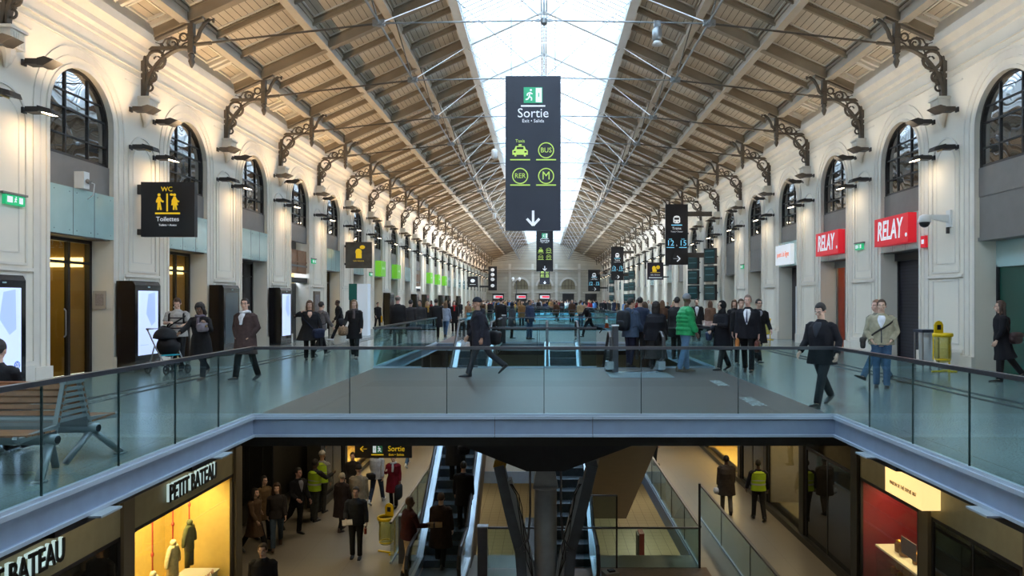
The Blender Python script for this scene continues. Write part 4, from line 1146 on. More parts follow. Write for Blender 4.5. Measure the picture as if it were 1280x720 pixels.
for s in (1,-1):
    b = MB(); cx = .03
    pts = [(cx+s*.92,0,-1.52),(cx+s*.70,0,-2.45),(cx+s*.50,0,-3.2),(cx+s*.42,0,LZ+.4),(cx+s*.40,0,LZ)]
    for a_, c_ in zip(pts, pts[1:]): b.bar(a_, c_, .34, .20, ref=(1,0,0))
    b.build('arm', M_blk, o)
    b = MB(); pts2 = [(cx+s*.74,-.02,-1.80),(cx+s*.52,-.02,-2.6),(cx+s*.28,-.02,-3.55),(cx+s*.22,-.02,LZ+.3)]
    for a_, c_ in zip(pts2, pts2[1:]): b.bar(a_, c_, .26, .13, ref=(1,0,0))
    b.build('arm_rib', M_col, o)
    b = MB(); b.obox((cx+s*.90,0,-1.50), (.12,.14,.07), Matrix.Rotation(R(-s*14),3,'Y')); b.build('arm_pad', mat('ochre_foam', lin(170,130,50), .8, noise=.2, nscale=30) if s < 0 else M_blk, o)
    for yy in (-2.45,-3.2): 
        q_ = MB(); q_.bar((cx+s*(.80 if yy > -3 else .60),0,yy-.01), (cx+s*(.56 if yy > -3 else .38),0,yy+.03), .36, .03, ref=(0,1,0)); q_.build('joint_plate', M_col, o)
    for j in range(3):
        b = MB(); r_ = random.Random(j+5*s)
        pts3 = [(cx+s*(.70-.02*j),-.20,-1.85)] + [(cx+s*(.58-.30*t+.06*r_.uniform(-1,1)),-.22,-1.9-1.7*t) for t in (.1,.25,.4,.55,.7,.85)] + [(cx+s*.25,-.2,-3.7)]
        b.tube(pts3, .010, seg=5); b.build('cable', M_dark, o, True)
    b = MB(); b.tube([(cx+s*.30,-.25,-.9),(cx+s*.30,-.25,-2.4),(cx+s*.34,-.25,-2.9),(cx+s*.50,-.25,-3.12),(cx+s*.56,-.25,-3.1)], .022, seg=8); b.build('conduit', M_rail, o, True)
b = MB(); b.prism([(-3.4,-.50),(-2.4,-.62),(-.32,-1.44),(.36,-1.44),(2.4,-.68),(3.4,-.50)], lambda p, q, t: (p, t, q), -.9, 1.2); b.build('girder', M_gird, o)
# glass screens with steel frames on the lower floor
def lscreen(label, pts, loc): 
    o = thing('glass_screen', label, 'glass screen', loc); return o
o = thing('glass_screen', 'tall steel-framed glass screen right of the column on the lower floor', 'glass screen', (0,17.25,LZ))
for (x0, x1, zt) in ((.95,1.74,1.76),(1.74,3.72,.98)):
    b = MB(); b.box((x0,-.008,.03), (x1,.008,zt)); b.build('glass_panel', M_glass, o)
b = MB(); b.box((1.72,-.02,0), (1.76,.02,1.78)); b.build('post', M_dark, o); b = MB(); b.box((3.70,-.02,0), (3.75,.02,2.05)); b.build('post', M_dark, o)
b = MB(); b.box((.95,-.02,1.75), (1.76,.02,1.78)); b.build('top_rail', M_rail, o); b = MB(); b.box((-1.5,-.02,.97), (3.72,.02,1.01)); b.build('middle_rail', M_rail, o)
b = MB(); b.box((-1.45,-.008,.03), (-.5,.008,.98)); b.build('glass_panel', M_glass, o)
balustrade('lower floor glass balustrade right of the bronze escalator', (3.75,17.3), (3.75,27.0), z=LZ, h=1.0, n=5)
balustrade('lower floor glass balustrade left of the rider-filled escalator', (-3.75,17.6), (-3.75,27.0), z=LZ, h=1.0, n=5)
balustrade('lower floor glass balustrade leading to the bottom edge, right', (4.62,13.5), (4.62,21.4), z=LZ, h=1.0, n=3)
for lab, x, y, h in (('steel newel at the foot of the left escalator beside man',-3.45,17.7,1.15),('short steel newel right of the left escalator foot',-1.38,16.2,1.35)):
    o = thing('newel_post', lab, 'post', (x,y,LZ)); b = MB(); b.box((-.11,-.09,0), (.11,.09,h)); b.build('post_body', M_rail, o); b = MB(); b.box((-.12,-.10,h), (.12,.10,h+.03)); b.build('post_cap', M_lip, o)
o = thing('information_totem', 'slim red totem standing on the deep floor seen through glass', 'totem', (3.9,29.2,-9))
b = MB(); b.box((-.07,-.3,0), (.13,.3,1.36)); b.build('totem_body', mat('dark_red_panel', lin(110,30,26), .5), o); b = MB(); b.box((-.14,-.3,0), (-.07,.3,1.3)); b.build('totem_side', M_dkw, o)
b = MB(); b.box((-.5,16.35,LZ), (3.9,17.3,LZ+.03)); struct('floor_timber', b, mat('timber_strip', lin(120,96,80), .6, noise=.12, nscale=10))
b = MB(); b.box((-.55,HY0,LZ-.2),(0.0,HY0+3.2,LZ-.02)); struct('floor_ledge', b, M_dkw)
o = thing('cable_box', 'small grey box lying on the timber strip right of column', 'box', (1.55,16.75,LZ+.03), R(20))
b = MB(); b.box((-.17,-.14,0), (.17,.14,.10)); b.build('box_body', mat('grey_plastic', lin(130,122,110), .6), o); b = MB(); b.box((-.05,-.05,.10), (.10,.08,.14)); b.build('latch', M_dark, o)

# ------------------------------------------------------------------ small soffit plates and lights on the fascia
for i, (s, y) in enumerate(((-1,7.0),(-1,9.55),(1,7.0),(1,9.55),(-1,5.2),(1,5.2))):
    o = thing('soffit_light', '%s flat soffit light plate under the %s balcony edge' % (['second nearest','farthest','second nearest','farthest','nearest','nearest'][i], SN[s]), 'light', (s*(VX-.02),y,-.30), 0, None)
    b = MB(); b.box((-.15,-.17,-.02), (.15,.17,0)); b.build('plate', mat('plate_grey', lin(150,160,165), .5), o); b = MB(); b.box((-.10 + s*.2,-.45,-.12), (.10+s*.2,.45,-.02)); b.build('light_housing', M_dark, o)

# ------------------------------------------------------------------ signs
def arrow(o, p, s, m, ang=0, w=.16):
    b = MB(); 
    def seg(a, c): 
        ca, sa = cos(ang), sin(ang); f = lambda q: (p[0]+(q[0]*ca-q[1]*sa)*s, p[1], p[2]+(q[0]*sa+q[1]*ca)*s); b.bar(f(a), f(c), .01, w*s, ref=(0,0,1) if abs(a[0]-c[0]) > abs(a[1]-c[1]) else (1,0,0))
    seg((0,.5),(0,-.45)); seg((-.42,-.05),(0,-.5)); seg((.42,-.05),(0,-.5)); return b.build('arrow', m, o)
def ringflat(o, p, r, w, m, name='ring'):
    b = MB(); n = 28
    for i in range(n):
        a0, a1 = 2*pi*i/n, 2*pi*(i+1)/n
        b.prism([((r-w)*cos(a0),(r-w)*sin(a0)),(r*cos(a0),r*sin(a0)),(r*cos(a1),r*sin(a1)),((r-w)*cos(a1),(r-w)*sin(a1))], lambda x, z, t: (p[0]+x, p[1]+t, p[2]+z), -.004, .0)
    return b.build(name, m, o)
def limbs(b, p, s, segs, head=None, w=.10, mi=0):
    for a, c in segs:
        b.bar((p[0]+a[0]*s,p[1],p[2]+a[1]*s), (p[0]+c[0]*s,p[1],p[2]+c[1]*s), .008, w*s, ref=(0,1,0) if False else (c[1]-a[1],0,-(c[0]-a[0])), mi=mi)
    if head: b.prism([(head[0]+head[2]*cos(2*pi*i/12), head[1]+head[2]*sin(2*pi*i/12)) for i in range(12)], lambda x, z, t: (p[0]+x*s,p[1]+t,p[2]+z*s), -.004, .004, mi)
def exit_icon(o, x, y, z, s, flip=1, col=None):
    b = MB(); b.box((x-s*.5,y-.004,z-s*.42), (x+s*.5,y,z+s*.42)); b.build('green_field', col or mat('exit_icon_green', lin(40,150,105), .5, emit=(.05,.42,.22), estr=.4), o)
    b = MB(); a = sorted((x+flip*s*.14, x+flip*s*.46)); b.box((a[0],y-.008,z-s*.38), (a[1],y-.004,z+s*.38)); b.build('door_mark', M_swhite, o)
    b = MB(); f = flip
    limbs(b, (x-f*s*.16,y-.006,z), s*.7, [((0,.22),(-f*.06,-.10)),((-f*.06,-.10),(f*.12,-.22)),((f*.12,-.22),(f*.10,-.42)),((-f*.06,-.10),(-f*.16,-.30)),((-f*.16,-.30),(-f*.34,-.34)),((0,.20),(f*.18,.08)),((0,.20),(-f*.20,.10)),((-f*.20,.10),(-f*.22,-.05))], head=(f*.06,.38,.085), w=.10)
    b.build('running_figure', M_swhite, o)
    q_ = MB(); q_.bar((x+f*s*.30,y-.012,z+.12*s), (x+f*s*.30,y-.012,z-.10*s), .004, .05*s, ref=(1,0,0)); q_.build('small_arrow', mat('exit_icon_green', (.1,.4,.3)), o)
def hline(o, x0, x1, y, z, m, h=.03, name='underline'):
    b = MB(); b.box((x0,y-.006,z-h/2), (x1,y,z+h/2)); return b.build(name, m, o)
def sortie_sign(loc, W, H, label, simple=False):
    o = thing('hanging_sign', label, 'sign', loc); fy = -.10
    M_pn = mat('sign_panel_grey', lin(52,56,68), .45, noise=.04, nscale=3)
    b = MB(); b.box((-W/2,-.09,0), (W/2,.09,H)); b.build('sign_board', M_pn if not simple else M_black, o)
    for x in (-.5,.5):
        b = MB(); b.tube([(x*W*.8,0,H),(x*W*.8,0,9.1-loc[2])], .010, seg=5); b.build('hanging_rod', M_steel, o)
    exit_icon(o, 0, fy, H*.875, W*.34)
    hline(o, -W*.22, W*.22, fy, H*.805, M_swhite, .04)
    text('lettering', 'Sortie', W*.235, M_swhite, o, (0,fy,H*.757), FACE_CAM); text('lettering', 'Exit • Salida', W*.085, M_swhite, o, (0,fy,H*.708), FACE_CAM)
    cx = W*.235
    text('lettering', 'Taxis', W*.08, M_sgrn, o, (-cx,fy,H*.578), FACE_CAM)
    b = MB(); s = W*.28
    b.prism([(-.5,-.26),(-.5,.02),(-.38,.08),(-.28,.30),(.28,.30),(.38,.08),(.5,.02),(.5,-.26),(.36,-.26),(.36,-.36),(.24,-.36),(.24,-.26),(-.24,-.26),(-.24,-.36),(-.36,-.36),(-.36,-.26)], lambda x, z, t: (-cx+x*s, fy+t, H*.515+z*s), -.006, 0)
    b.box((-cx-.10*s,fy-.006,H*.515+.32*s), (-cx+.10*s,fy,H*.515+.42*s)); b.build('taxi_symbol', M_sgrn, o)
    b = MB(); b.box((-cx-.22*s,fy-.009,H*.515+.10*s), (-cx+.22*s,fy-.006,H*.515+.24*s)); b.box((-cx-.42*s,fy-.009,H*.515-.12*s), (-cx-.28*s,fy-.006,H*.515-.02*s)); b.box((-cx+.28*s,fy-.009,H*.515-.12*s), (-cx+.42*s,fy-.006,H*.515-.02*s)); b.build('taxi_windows', M_black, o)
    for (x, z, t) in ((cx,.518,'BUS'),(-cx,.352,'RER'),(cx,.352,'M')):
        ringflat(o, (x,fy,H*z), W*.145, W*.018, M_sgrn); text('lettering', t, W*(.125 if len(t) > 1 else .21), M_sgrn, o, (x,fy,H*z), FACE_CAM, sx=.95)
    for x in (-cx, cx):
        for z in (.457,.293): hline(o, x-W*.18, x+W*.18, fy, H*z, M_sgrn, .03)
    arrow(o, (0,fy-.004,H*.08), W*.27, M_swhite, 0)
    return o
sortie_sign((-.28,18.6,3.54), 1.42, 3.97, 'large hanging exit sign with taxi, bus, train and metro symbols, nearest')
sortie_sign((.06,60.0,4.12), 1.40, 3.4, 'middle hanging exit sign with green symbols, directly behind the large one', True)
sortie_sign((.10,92.0,3.75), 1.30, 3.2, 'farthest hanging exit sign, lowest and smallest of the central row', True)

# WC sign
o = thing('toilet_sign', 'square black toilet sign on the left wall with yellow figures', 'sign', (-9.70,18.62,3.38))
b = MB(); b.box((-.68,-.08,.0), (.70,.08,1.41)); b.build('sign_board', M_black, o)
b = MB(); b.box((-.80,-.04,.05), (-.68,.04,.2)); b.build('wall_fixing', M_dkw, o); b = MB(); b.box((-.80,-.04,1.1), (-.68,.04,1.35)); b.build('wall_fixing', M_dkw, o)
text('lettering', 'WC', .17, M_syel, o, (-.01,-.085,1.22), FACE_CAM); 
hline(o, -.31, .33, -.085, .60, M_syel, .045); hline(o, -.02, .02, -.085, .88, M_syel, .46, 'divider')
b = MB(); W1 = [((0,.28),(0,-.02)),((-.02,0),(-.06,-.5)),((.02,0),(.12,-.5)),((-.02,.26),(-.14,.05)),((-.14,.05),(-.12,-.05)),((.02,.26),(.16,.04)),((.16,.04),(.28,.0))]
limbs(b, (-.21,-.087,.90), .42, W1, head=(0,.42,.09), w=.11); b.box((-.245,-.089,.88), (-.175,-.083,1.03)); b.build('man_figure', M_syel, o)
b = MB(); limbs(b, (.19,-.087,.90), .42, W1, head=(0,.42,.09), w=.10); b.prism([(-.05,.26),(.05,.26),(.15,-.18),(-.15,-.18)], lambda x, z, t: (.19+x*.6,-.087+t,.90+z*.42*1.2), -.003,.003); b.ell((.11,-.087,1.085),(.045,.004,.03)); b.build('woman_figure', M_syel, o)
text('lettering', 'Toilettes', .165, M_swhite, o, (.01,-.085,.45), FACE_CAM); text('lettering', 'Toilets • Aseos', .075, M_swhite, o, (.01,-.085,.30), FACE_CAM)

def side_sign(loc, W, H, label, col, draw, side=-1, name='projecting_sign'):
    o = thing(name, label, 'sign', loc); b = MB(); b.box((-W/2,-.07,0), (W/2,.07,H)); b.build('sign_board', col, o)
    b = MB(); e = WX-abs(loc[0]); s = -1 if loc[0] < 0 else 1; xs = sorted((s*W/2, s*e)); b.box((xs[0],-.03,H*.8), (xs[1],.03,H*.88)); b.build('wall_fixing', M_dkw, o); b = MB(); b.box((xs[0],-.03,H*.12), (xs[1],.03,H*.2)); b.build('wall_fixing', M_dkw, o)
    draw(o, W, H); return o
M_sheen = mat('sign_sheen_grey', lin(84,80,74), .3, noise=.25, nscale=4)  # reflected light on the board is painted in as this grey
def d_wait(o, W, H):
    b = MB(); b.ell((0,-.08,H*.62), (.17,.006,.17)); b.box((-.14,-.085,H*.38), (.16,-.075,H*.55)); b.ell((.20,-.08,H*.80), (.14,.006,.10)); b.build('symbol', M_syel, o)
    text('lettering', 'Salle d\'attente', .10, M_syel, o, (0,-.075,H*.28), FACE_CAM)
    for j, z in enumerate((.20,.13)): hline(o, -W*.36, W*.38, -.07, H*z, M_iron, .02, 'small_print')
side_sign((-9.74,37.9,3.42), 1.38, 1.38, 'sign greyed by painted sheen with yellow symbol projecting from the left wall', M_sheen, d_wait)
def d_small(o, W, H):
    b = MB(); b.ell((0,-.075,H*.60), (.30,.006,.24)); b.build('symbol', M_swhite, o); hline(o, -.4, .4, -.07, H*.25, M_swhite, .05, 'small_print')
side_sign((-9.7,98,3.5), 1.4, 1.45, 'small black projecting sign with a white symbol, farthest left', M_black, d_small)
def d_tall(o, W, H):
    for z, mm in ((.86,M_swhite),(.66,M_swhite),(.46,M_swhite),(.20,M_swhite)):
        b = MB(); b.ell((0,-.075,H*z), (W*.22,.006,W*.20)); b.build('symbol', mm, o)
side_sign((-8.35,117,3.1+.2), 1.4, 3.9, 'tall dark sign by the left end of the far wall', M_black, d_tall)
def d_train(o, W, H, big=True):
    b = MB(); s = W*.36; b.prism([(-.42,-.30),(-.42,.22),(-.30,.46),(0,.54),(.30,.46),(.42,.22),(.42,-.30),(.2,-.42),(-.2,-.42)], lambda x, z, t: (x*s,-.075+t,H*.74+z*s), -.006, 0)
    b.build('train_symbol', M_swhite, o)
    b = MB(); b.box((-.30*s,-.085,H*.74+.02*s), (.30*s,-.081,H*.74+.28*s)); b.box((-.30*s,-.085,H*.74-.26*s), (-.12*s,-.081,H*.74-.16*s)); b.box((.12*s,-.085,H*.74-.26*s), (.30*s,-.081,H*.74-.16*s)); b.build('train_windows', M_black, o)
    hline(o, -W*.24, W*.24, -.072, H*.655, M_sblu, .05)
    text('lettering', 'Trains', W*.16, M_swhite, o, (0,-.075,H*.60), FACE_CAM); text('lettering', 'Trains • Trenes', W*.085, M_swhite, o, (0,-.075,H*.545), FACE_CAM)
    for x, t in ((-W*.28,'12'),(W*.28,'15')):
        text('lettering', t, W*.34, M_sblu, o, (x,-.075,H*.355), FACE_CAM); hline(o, x-W*.17, x+W*.17, -.072, H*.285, M_sblu, .04); text('lettering', 'voie', W*.09, M_sblu, o, (x,-.075,H*.425), FACE_CAM)
    text('lettering', 'à', W*.12, M_swhite, o, (0,-.075,H*.32), FACE_CAM)
    arrow(o, (0,-.078,H*.10), W*.30, M_swhite, R(90))
side_sign((8.28,45.0,3.95), 1.40, 3.78, 'tall black platform sign reading 12 and 15, nearest on the right', M_black, d_train, 1)
side_sign((8.55,84.0,4.05), 1.45, 3.9, 'tall black platform sign with arrow, middle one on the right', M_black, d_train, 1)
side_sign((8.35,120.0,3.2), 2.0, 3.6, 'tall platform sign farthest right, in front of end wall', M_black, d_train, 1)
def d_cafe(o, W, H):
    b = MB(); b.ell((-.12,-.08,H*.66), (.16,.006,.20)); b.ell((.22,-.08,H*.72), (.16,.006,.16)); b.box((-.25,-.085,H*.46), (.1,-.075,H*.60)); b.build('symbol', M_syel, o)
    hline(o, -.4, .4, -.07, H*.42, M_syel, .03); text('lettering', 'Salle d\'attente', .14, M_swhite, o, (0,-.075,H*.28), FACE_CAM); hline(o, -.55, .55, -.07, H*.12, M_swhite, .05, 'small_print')
side_sign((9.35,60.5,3.45), 1.35, 1.45, 'small black sign with yellow symbol, left of the nearest platform sign', mat('sign_plum', (.03,.02,.04), .35), d_cafe, 1)

# shop signs on the right wall
def wall_box(name, label, side, y, z, w, h, t, m, cat='sign', out=.035):
    o = thing(name, label, cat, wallpt(side, y, out, z), R(90) if side < 0 else R(-90))   # local x along the wall, local -y to the room
    b = MB(); b.box((-w/2,-t,-h/2), (w/2,0,h/2)); b.build('sign_board', m, o); return o
M_red = mat('sign_red', lin(214,28,44), .4, emit=(.75,.01,.03), estr=.25)
for k, lab in ((1,'red shop sign with white letters nearest the camera, right wall'),(2,'red shop sign with white letters farther away, right wall')):
    o = wall_box('shop_sign', lab, 1, FRY[k]+HB+(0 if k == 1 else -.05), 3.80, 2.05, .84, .24, M_red)
    text('lettering', 'RELAY', .80, M_swhite, o, (-.08,-.245,0), FACE_CAM, sx=.66, bold=.02, shear=.12); b = MB(); b.ell((.93,-.25,-.2), (.06,.01,.06)); b.build('dot', M_swhite, o)
o = wall_box('shop_sign', 'white shop sign with orange script letters on the right wall', 1, FRY[3]+HB+.1, 3.70, 1.9, .85, .16, M_swhite)
text('lettering', 'point à la ligne', .34, mat('sign_orange', lin(235,90,20), .5, emit=(.9,.25,.02), estr=.3), o, (0,-.165,.02), FACE_CAM, sx=.78)
for k in (6,7,10,11,12):
    o = wall_box('shop_sign', 'bright green lit shop sign above doorway, %s bay of the left wall' % ORD[k+1], -1, FRY[k]+HB-.2, 3.72, 1.3, .95, .35, mat('green_box', lin(96,170,40), .4, emit=(.18,.55,.04), estr=.35))
    text('lettering', 'pharmacie' if False else '+ +', .4, M_swhite, o, (0,-.355,0), FACE_CAM)
# green exit boxes
def exit_box(label, side, y, z):
    o = thing('exit_light', label, 'exit sign', wallpt(side, y, 0, z), R(90) if side < 0 else R(-90))
    b = MB(); b.box((-.34,-.08,.10), (.34,0,.14)); b.build('bracket_rail', M_shelf, o)
    b = MB(); b.box((-.26,-.07,-.10), (.26,-.0,.09)); b.build('light_box', M_exit, o)
    b = MB(); b.box((-.22,-.075,-.06), (-.08,-.07,.06)); b.box((.10,-.075,-.06), (.20,-.07,.06)); b.build('door_mark', M_swhite, o)
    b = MB(); limbs(b, (.0,-.078,-.0), .14, [((0,.22),(-.06,-.10)),((-.06,-.10),(.12,-.30)),((-.06,-.10),(-.25,-.34)),((0,.20),(.2,.08)),((0,.20),(-.2,.05))], head=(.05,.40,.1), w=.12); b.build('running_figure', M_swhite, o)
exit_box('small green exit light at the left edge of the picture', -1, FRY[0]+.25, 3.72)
exit_box('small green exit light on left wall pilaster beside the wood-panelled bay', -1, FRY[4]-.7, 3.50)
exit_box('small green exit light on right wall between the two red shop signs', 1, FRY[2]+.2, 3.52)
exit_box('small green exit light on the right wall near the departure screens', 1, FRY[5]-.3, 3.5)
exit_box('small green exit light low beyond the sheen-greyed sign, left wall', -1, FRY[6]+.4, 3.3)

# departure screens stacked on the right pilasters
M_scr = mat('screen_dark_teal', (.012,.03,.035), .15, emit=(.02,.06,.065), estr=.25)
def monitor(label, side, x, y, z, yaw):
    o = thing('departure_screen', label, 'screen', (x,y,z), yaw, 'departure screens stacked by the right wall')
    b = MB(); b.box((-.38,-.10,-.47), (.38,.12,.47)); b.box((-.28,.12,-.32), (.28,.24,.32)); b.build('casing', M_dark, o)
    b = MB(); b.box((-.33,-.108,-.41), (.33,-.10,.41)); b.build('screen', M_scr, o)
    b = MB(); b.tube([(.0,.2,0),(.12,.40,.0),(.14,.62,0)], .05, seg=8); b.build('arm', M_shelf, o)
    for j in range(6): 
        if j % 3 == 0: hline(o, -.28, .28, -.108, .30-.12*j, mat('screen_text', (.05,.16,.2), .5, emit=(.08,.25,.3), estr=.4), .02, 'text_row')
hts = ['top','middle','bottom']
for c, (x, y) in enumerate(((9.88,42.75),(9.88,47.6))):
    for j, z in enumerate((4.35,3.3,2.2) if c == 0 else (4.25,3.25,2.25)):
        monitor('%s departure screen of the %s stack on the right wall' % (hts[j], ['nearest','second nearest'][c]), 1, x, y, z, R(-42))
for c, (x, y) in enumerate(((9.95,81.65),(9.95,86.5),(9.95,105.95))):
    for j, z in enumerate((4.6,3.3,2.0)):
        monitor('%s departure screen in the %s far stack along the right wall' % (hts[j], ['first','second','third'][c]), 1, x, y, z, R(-35))

# cameras and small fittings
o = thing('security_camera', 'white dome camera on an arm, right wall beside nearest red sign', 'camera', wallpt(1, FRY[1]-.2, 0, 3.85), pi)
b = MB(); b.box((0,-.10,-.22), (.05,.10,.22)); b.prism([(.05,.10),(.05,-.10),(.62,.02),(.62,.10)], lambda p, q, t: (p, t, q), -.04, .04); b.build('arm', M_white, o)
b = MB(); b.lathe([(.05,.16),(.13,.12),(.16,.0),(.16,-.04)], (.66,0,-.05), 16); b.build('housing', M_white, o, True)
b = MB(); b.ell((.66,0,-.10), (.13,.13,.13)); b.build('dome', M_black, o, True); b = MB(); b.box((.03,-.03,-.38), (.09,.03,-.22)); b.build('cable_gland', M_dark, o)
o = thing('fire_call_point', 'small red box on the wall right of nearest red shop sign', 'alarm', wallpt(1, FRY[1]+.95, 0, 3.35), pi); b = MB(); b.box((0,-.12,-.16), (.10,.12,.16)); b.build('housing', M_red, o); b = MB(); b.box((.10,-.06,-.06), (.11,.06,.06)); b.build('label_plate', M_swhite, o)
o = thing('loudspeaker', 'small white loudspeaker on grey panel under the nearest left window', 'loudspeaker', wallpt(-1, 16.35, -.08, 4.45), 0)
b = MB(); b.box((.0,-.14,-.18), (.22,.06,.20)); b.build('housing', M_white, o); b = MB(); b.tube([(.2,.04,0),(.3,.12,-.05),(.26,.14,-.3),(.1,.16,-.4)], .012, seg=5); b.build('cable', M_white, o); b = MB(); b.tube([(.22,-.04,.0),(.30,-.04,-.04)], .05, seg=10); b.build('horn', M_shelf, o)
o = thing('spotlight', 'silver spotlight clamped to a roof tie rod, upper right', 'spotlight', (2.96,18.82,8.98))
b = MB(); b.box((-.09,-.05,-.10), (.09,.05,.06)); b.build('clamp', M_steel, o); b = MB(); b.tube([(0,0,-.10),(0,0,-.18),(0,0,-.42),(0,0,-.46)], [.06,.13,.13,.10], seg=14); b.build('lamp_body', M_steel, o, True)
b = MB(); b.tube([(0,0,-.46),(0,0,-.56)], [.08,.15], seg=14); b.build('hood', M_white, o, True)
for lab, x, y, z in (('small white lamp hanging left of the large exit sign',-4.0,58.0,8.9),('white cylinder lamp hanging on a tie rod left of sign',-2.3,33.4,8.9)):
    o = thing('pendant_lamp', lab, 'lamp', (x,y,z)); b = MB(); b.tube([(0,0,0),(0,0,-.15)], .02, seg=6); b.build('rod', M_steel, o); b = MB(); b.tube([(0,0,-.15),(0,0,-.2),(0,0,-.55),(0,0,-.6)], [.08,.14,.14,.1], seg=12); b.build('lamp_body', M_white, o, True)
o = thing('notice_plate', 'small grey notice on the stone beside the nearest left doorway', 'notice', wallpt(-1, 17.47, -.28, 1.75), 0)
b = MB(); b.box((-.16,0,-.22), (.16,-.015,.22)); b.build('plate', mat('notice_grey', lin(176,168,160), .5), o); b = MB(); b.box((-.10,-.02,-.14), (.10,-.015,.15)); b.build('printed_area', mat('notice_print', lin(150,142,140), .5, noise=.25, nscale=40), o)
o = thing('street_lamp', 'tall twin-headed black lamp post before the end wall', 'lamp', (-4.7,122,0))
b = MB(); b.tube([(0,0,0),(0,0,.4),(0,0,.5),(0,0,5.0)], [.22,.18,.07,.06], seg=10); b.build('pole', M_dark, o, True); b = MB(); b.tube([(-.55,0,5.0),(0,0,4.7),(.55,0,5.0)], .04, seg=6); b.build('cross_arm', M_dark, o)
for x in (-.55,.55): b = MB(); b.lathe([(.10,4.95),(.24,5.35),(.22,5.45),(.05,5.6)], (x,0,0), 10); b.build('lantern', M_swhite, o, True)

# ------------------------------------------------------------------ advertising kiosks on the left
def kiosk(label, k, lit=True, dark=False, logo=False):
    y0, y1 = FRY[k]-1.28, FRY[k]-.12; o = thing('advertising_kiosk', label, 'kiosk', (-WX+.30,(y0+y1)/2,0)); hw = (y1-y0)/2
    b = MB(); b.prism([(-.22,.04),(.24,.04),(.24,2.12),(.19,2.22),(-.22,2.22)], lambda p, q, t: (p, t, q), -hw, hw); b.build('cabinet', mat('kiosk_black', (.012,.012,.015), .12, coat=.8), o)
    b = MB(); b.box((-.20,-hw+.03,0), (.20,hw-.03,.05)); b.build('plinth', M_shelf, o)
    ms = mat('kiosk_screen_lit', (.5,.6,.8), .2, emit=(.58,.70,1.0), estr=.62) if not dark else mat('kiosk_screen_off', (.10,.12,.13), .1)
    b = MB(); b.box((.24,-hw+.13,.38), (.246,hw-.13,1.98)); b.build('screen', ms, o)
    b = MB(); b.box((.245,-.03,2.06), (.252,.07,2.09)); b.build('sensor', M_teal, o)
    if not dark:
        b = MB(); pb = mat('advert_pale_blue', (.35,.48,.75), .3, emit=(.42,.55,.88), estr=.5)
        b.box((.246,-.36,.62), (.249,.0,.635)); b.build('advert_text', pb, o); b = MB(); b.prism([(-.1,1.4),(.0,1.9),(.30,1.95),(.32,1.2),(.15,1.1)], lambda p, q, t: (t, p, q), .246, .248); b.build('advert_artwork', pb, o)
    if logo:
        c = (.248,.34,.52); b = MB(); n = 20
        b.prism([(.075*cos(2*pi*i/n),.075*sin(2*pi*i/n)) for i in range(n)], lambda p, q, t: (.248+t, c[1]+p, c[2]+q), 0, .003); lb = b.build('round_logo', mat('logo_blue', (.05,.15,.5), .3, emit=(.06,.18,.6), estr=.5), o)
        b = MB()
        for a_, d_ in (((-.03,.055),(0,.005)),((.03,.055),(0,.005)),((-.05,.03),(-.025,-.05)),((-.025,-.05),(0,-.005)),((0,-.005),(.025,-.05)),((.025,-.05),(.05,.03))):
            b.bar((.253,c[1]+a_[0],c[2]+a_[1]), (.253,c[1]+d_[0],c[2]+d_[1]), .004, .009)
        b.build('logo_mark', M_swhite, lb)
    return o
kiosk('black kiosk with pale blue screen at the left edge, behind seated woman', 0, logo=True)
kiosk('black kiosk with pale blue screen behind the pushchair', 1)
kiosk('black kiosk with dark reflective screen behind man in brown coat', 2, dark=True)
kiosk('black kiosk with bluish screen left of woman on the phone', 3)
for k in (7, 9, 10, 12, 13, 15): kiosk('dark far kiosk on the left wall at the %s pilaster from the camera' % ORD[k+1], k, dark=True)
o = thing('information_totem', 'white and dark green totem behind the woman with patterned bag', 'totem', (-8.95,35.6,0))
b = MB(); b.box((-.22,-.3,0), (.30,.3,2.55)); b.build('totem_body', mat('totem_white', lin(206,216,226), .4, emit=(.5,.6,.7), estr=.25), o)
b = MB(); b.box((-.62,-.3,1.75), (-.22,.3,2.55)); b.build('green_wing', mat('totem_green', (.0,.12,.11), .4), o)
b = MB(); b.box((-.62,-.2,0), (-.56,.2,1.75)); b.build('support_leg', M_dkw, o)
o = thing('wall_notice_board', 'small framed notice on pilaster right of woman on the phone', 'notice', wallpt(-1, FRY[4]-.2, 0, 1.55), 0)
b = MB(); b.box((0,-.45,-.55), (.05,.45,.6)); b.build('frame', mat('bronze_frame', lin(110,92,76), .5), o); b = MB(); b.box((.05,-.3,-.4), (.055,.3,.45)); b.build('poster', mat('poster_grey', lin(120,110,110), .5, noise=.4, nscale=8), o)

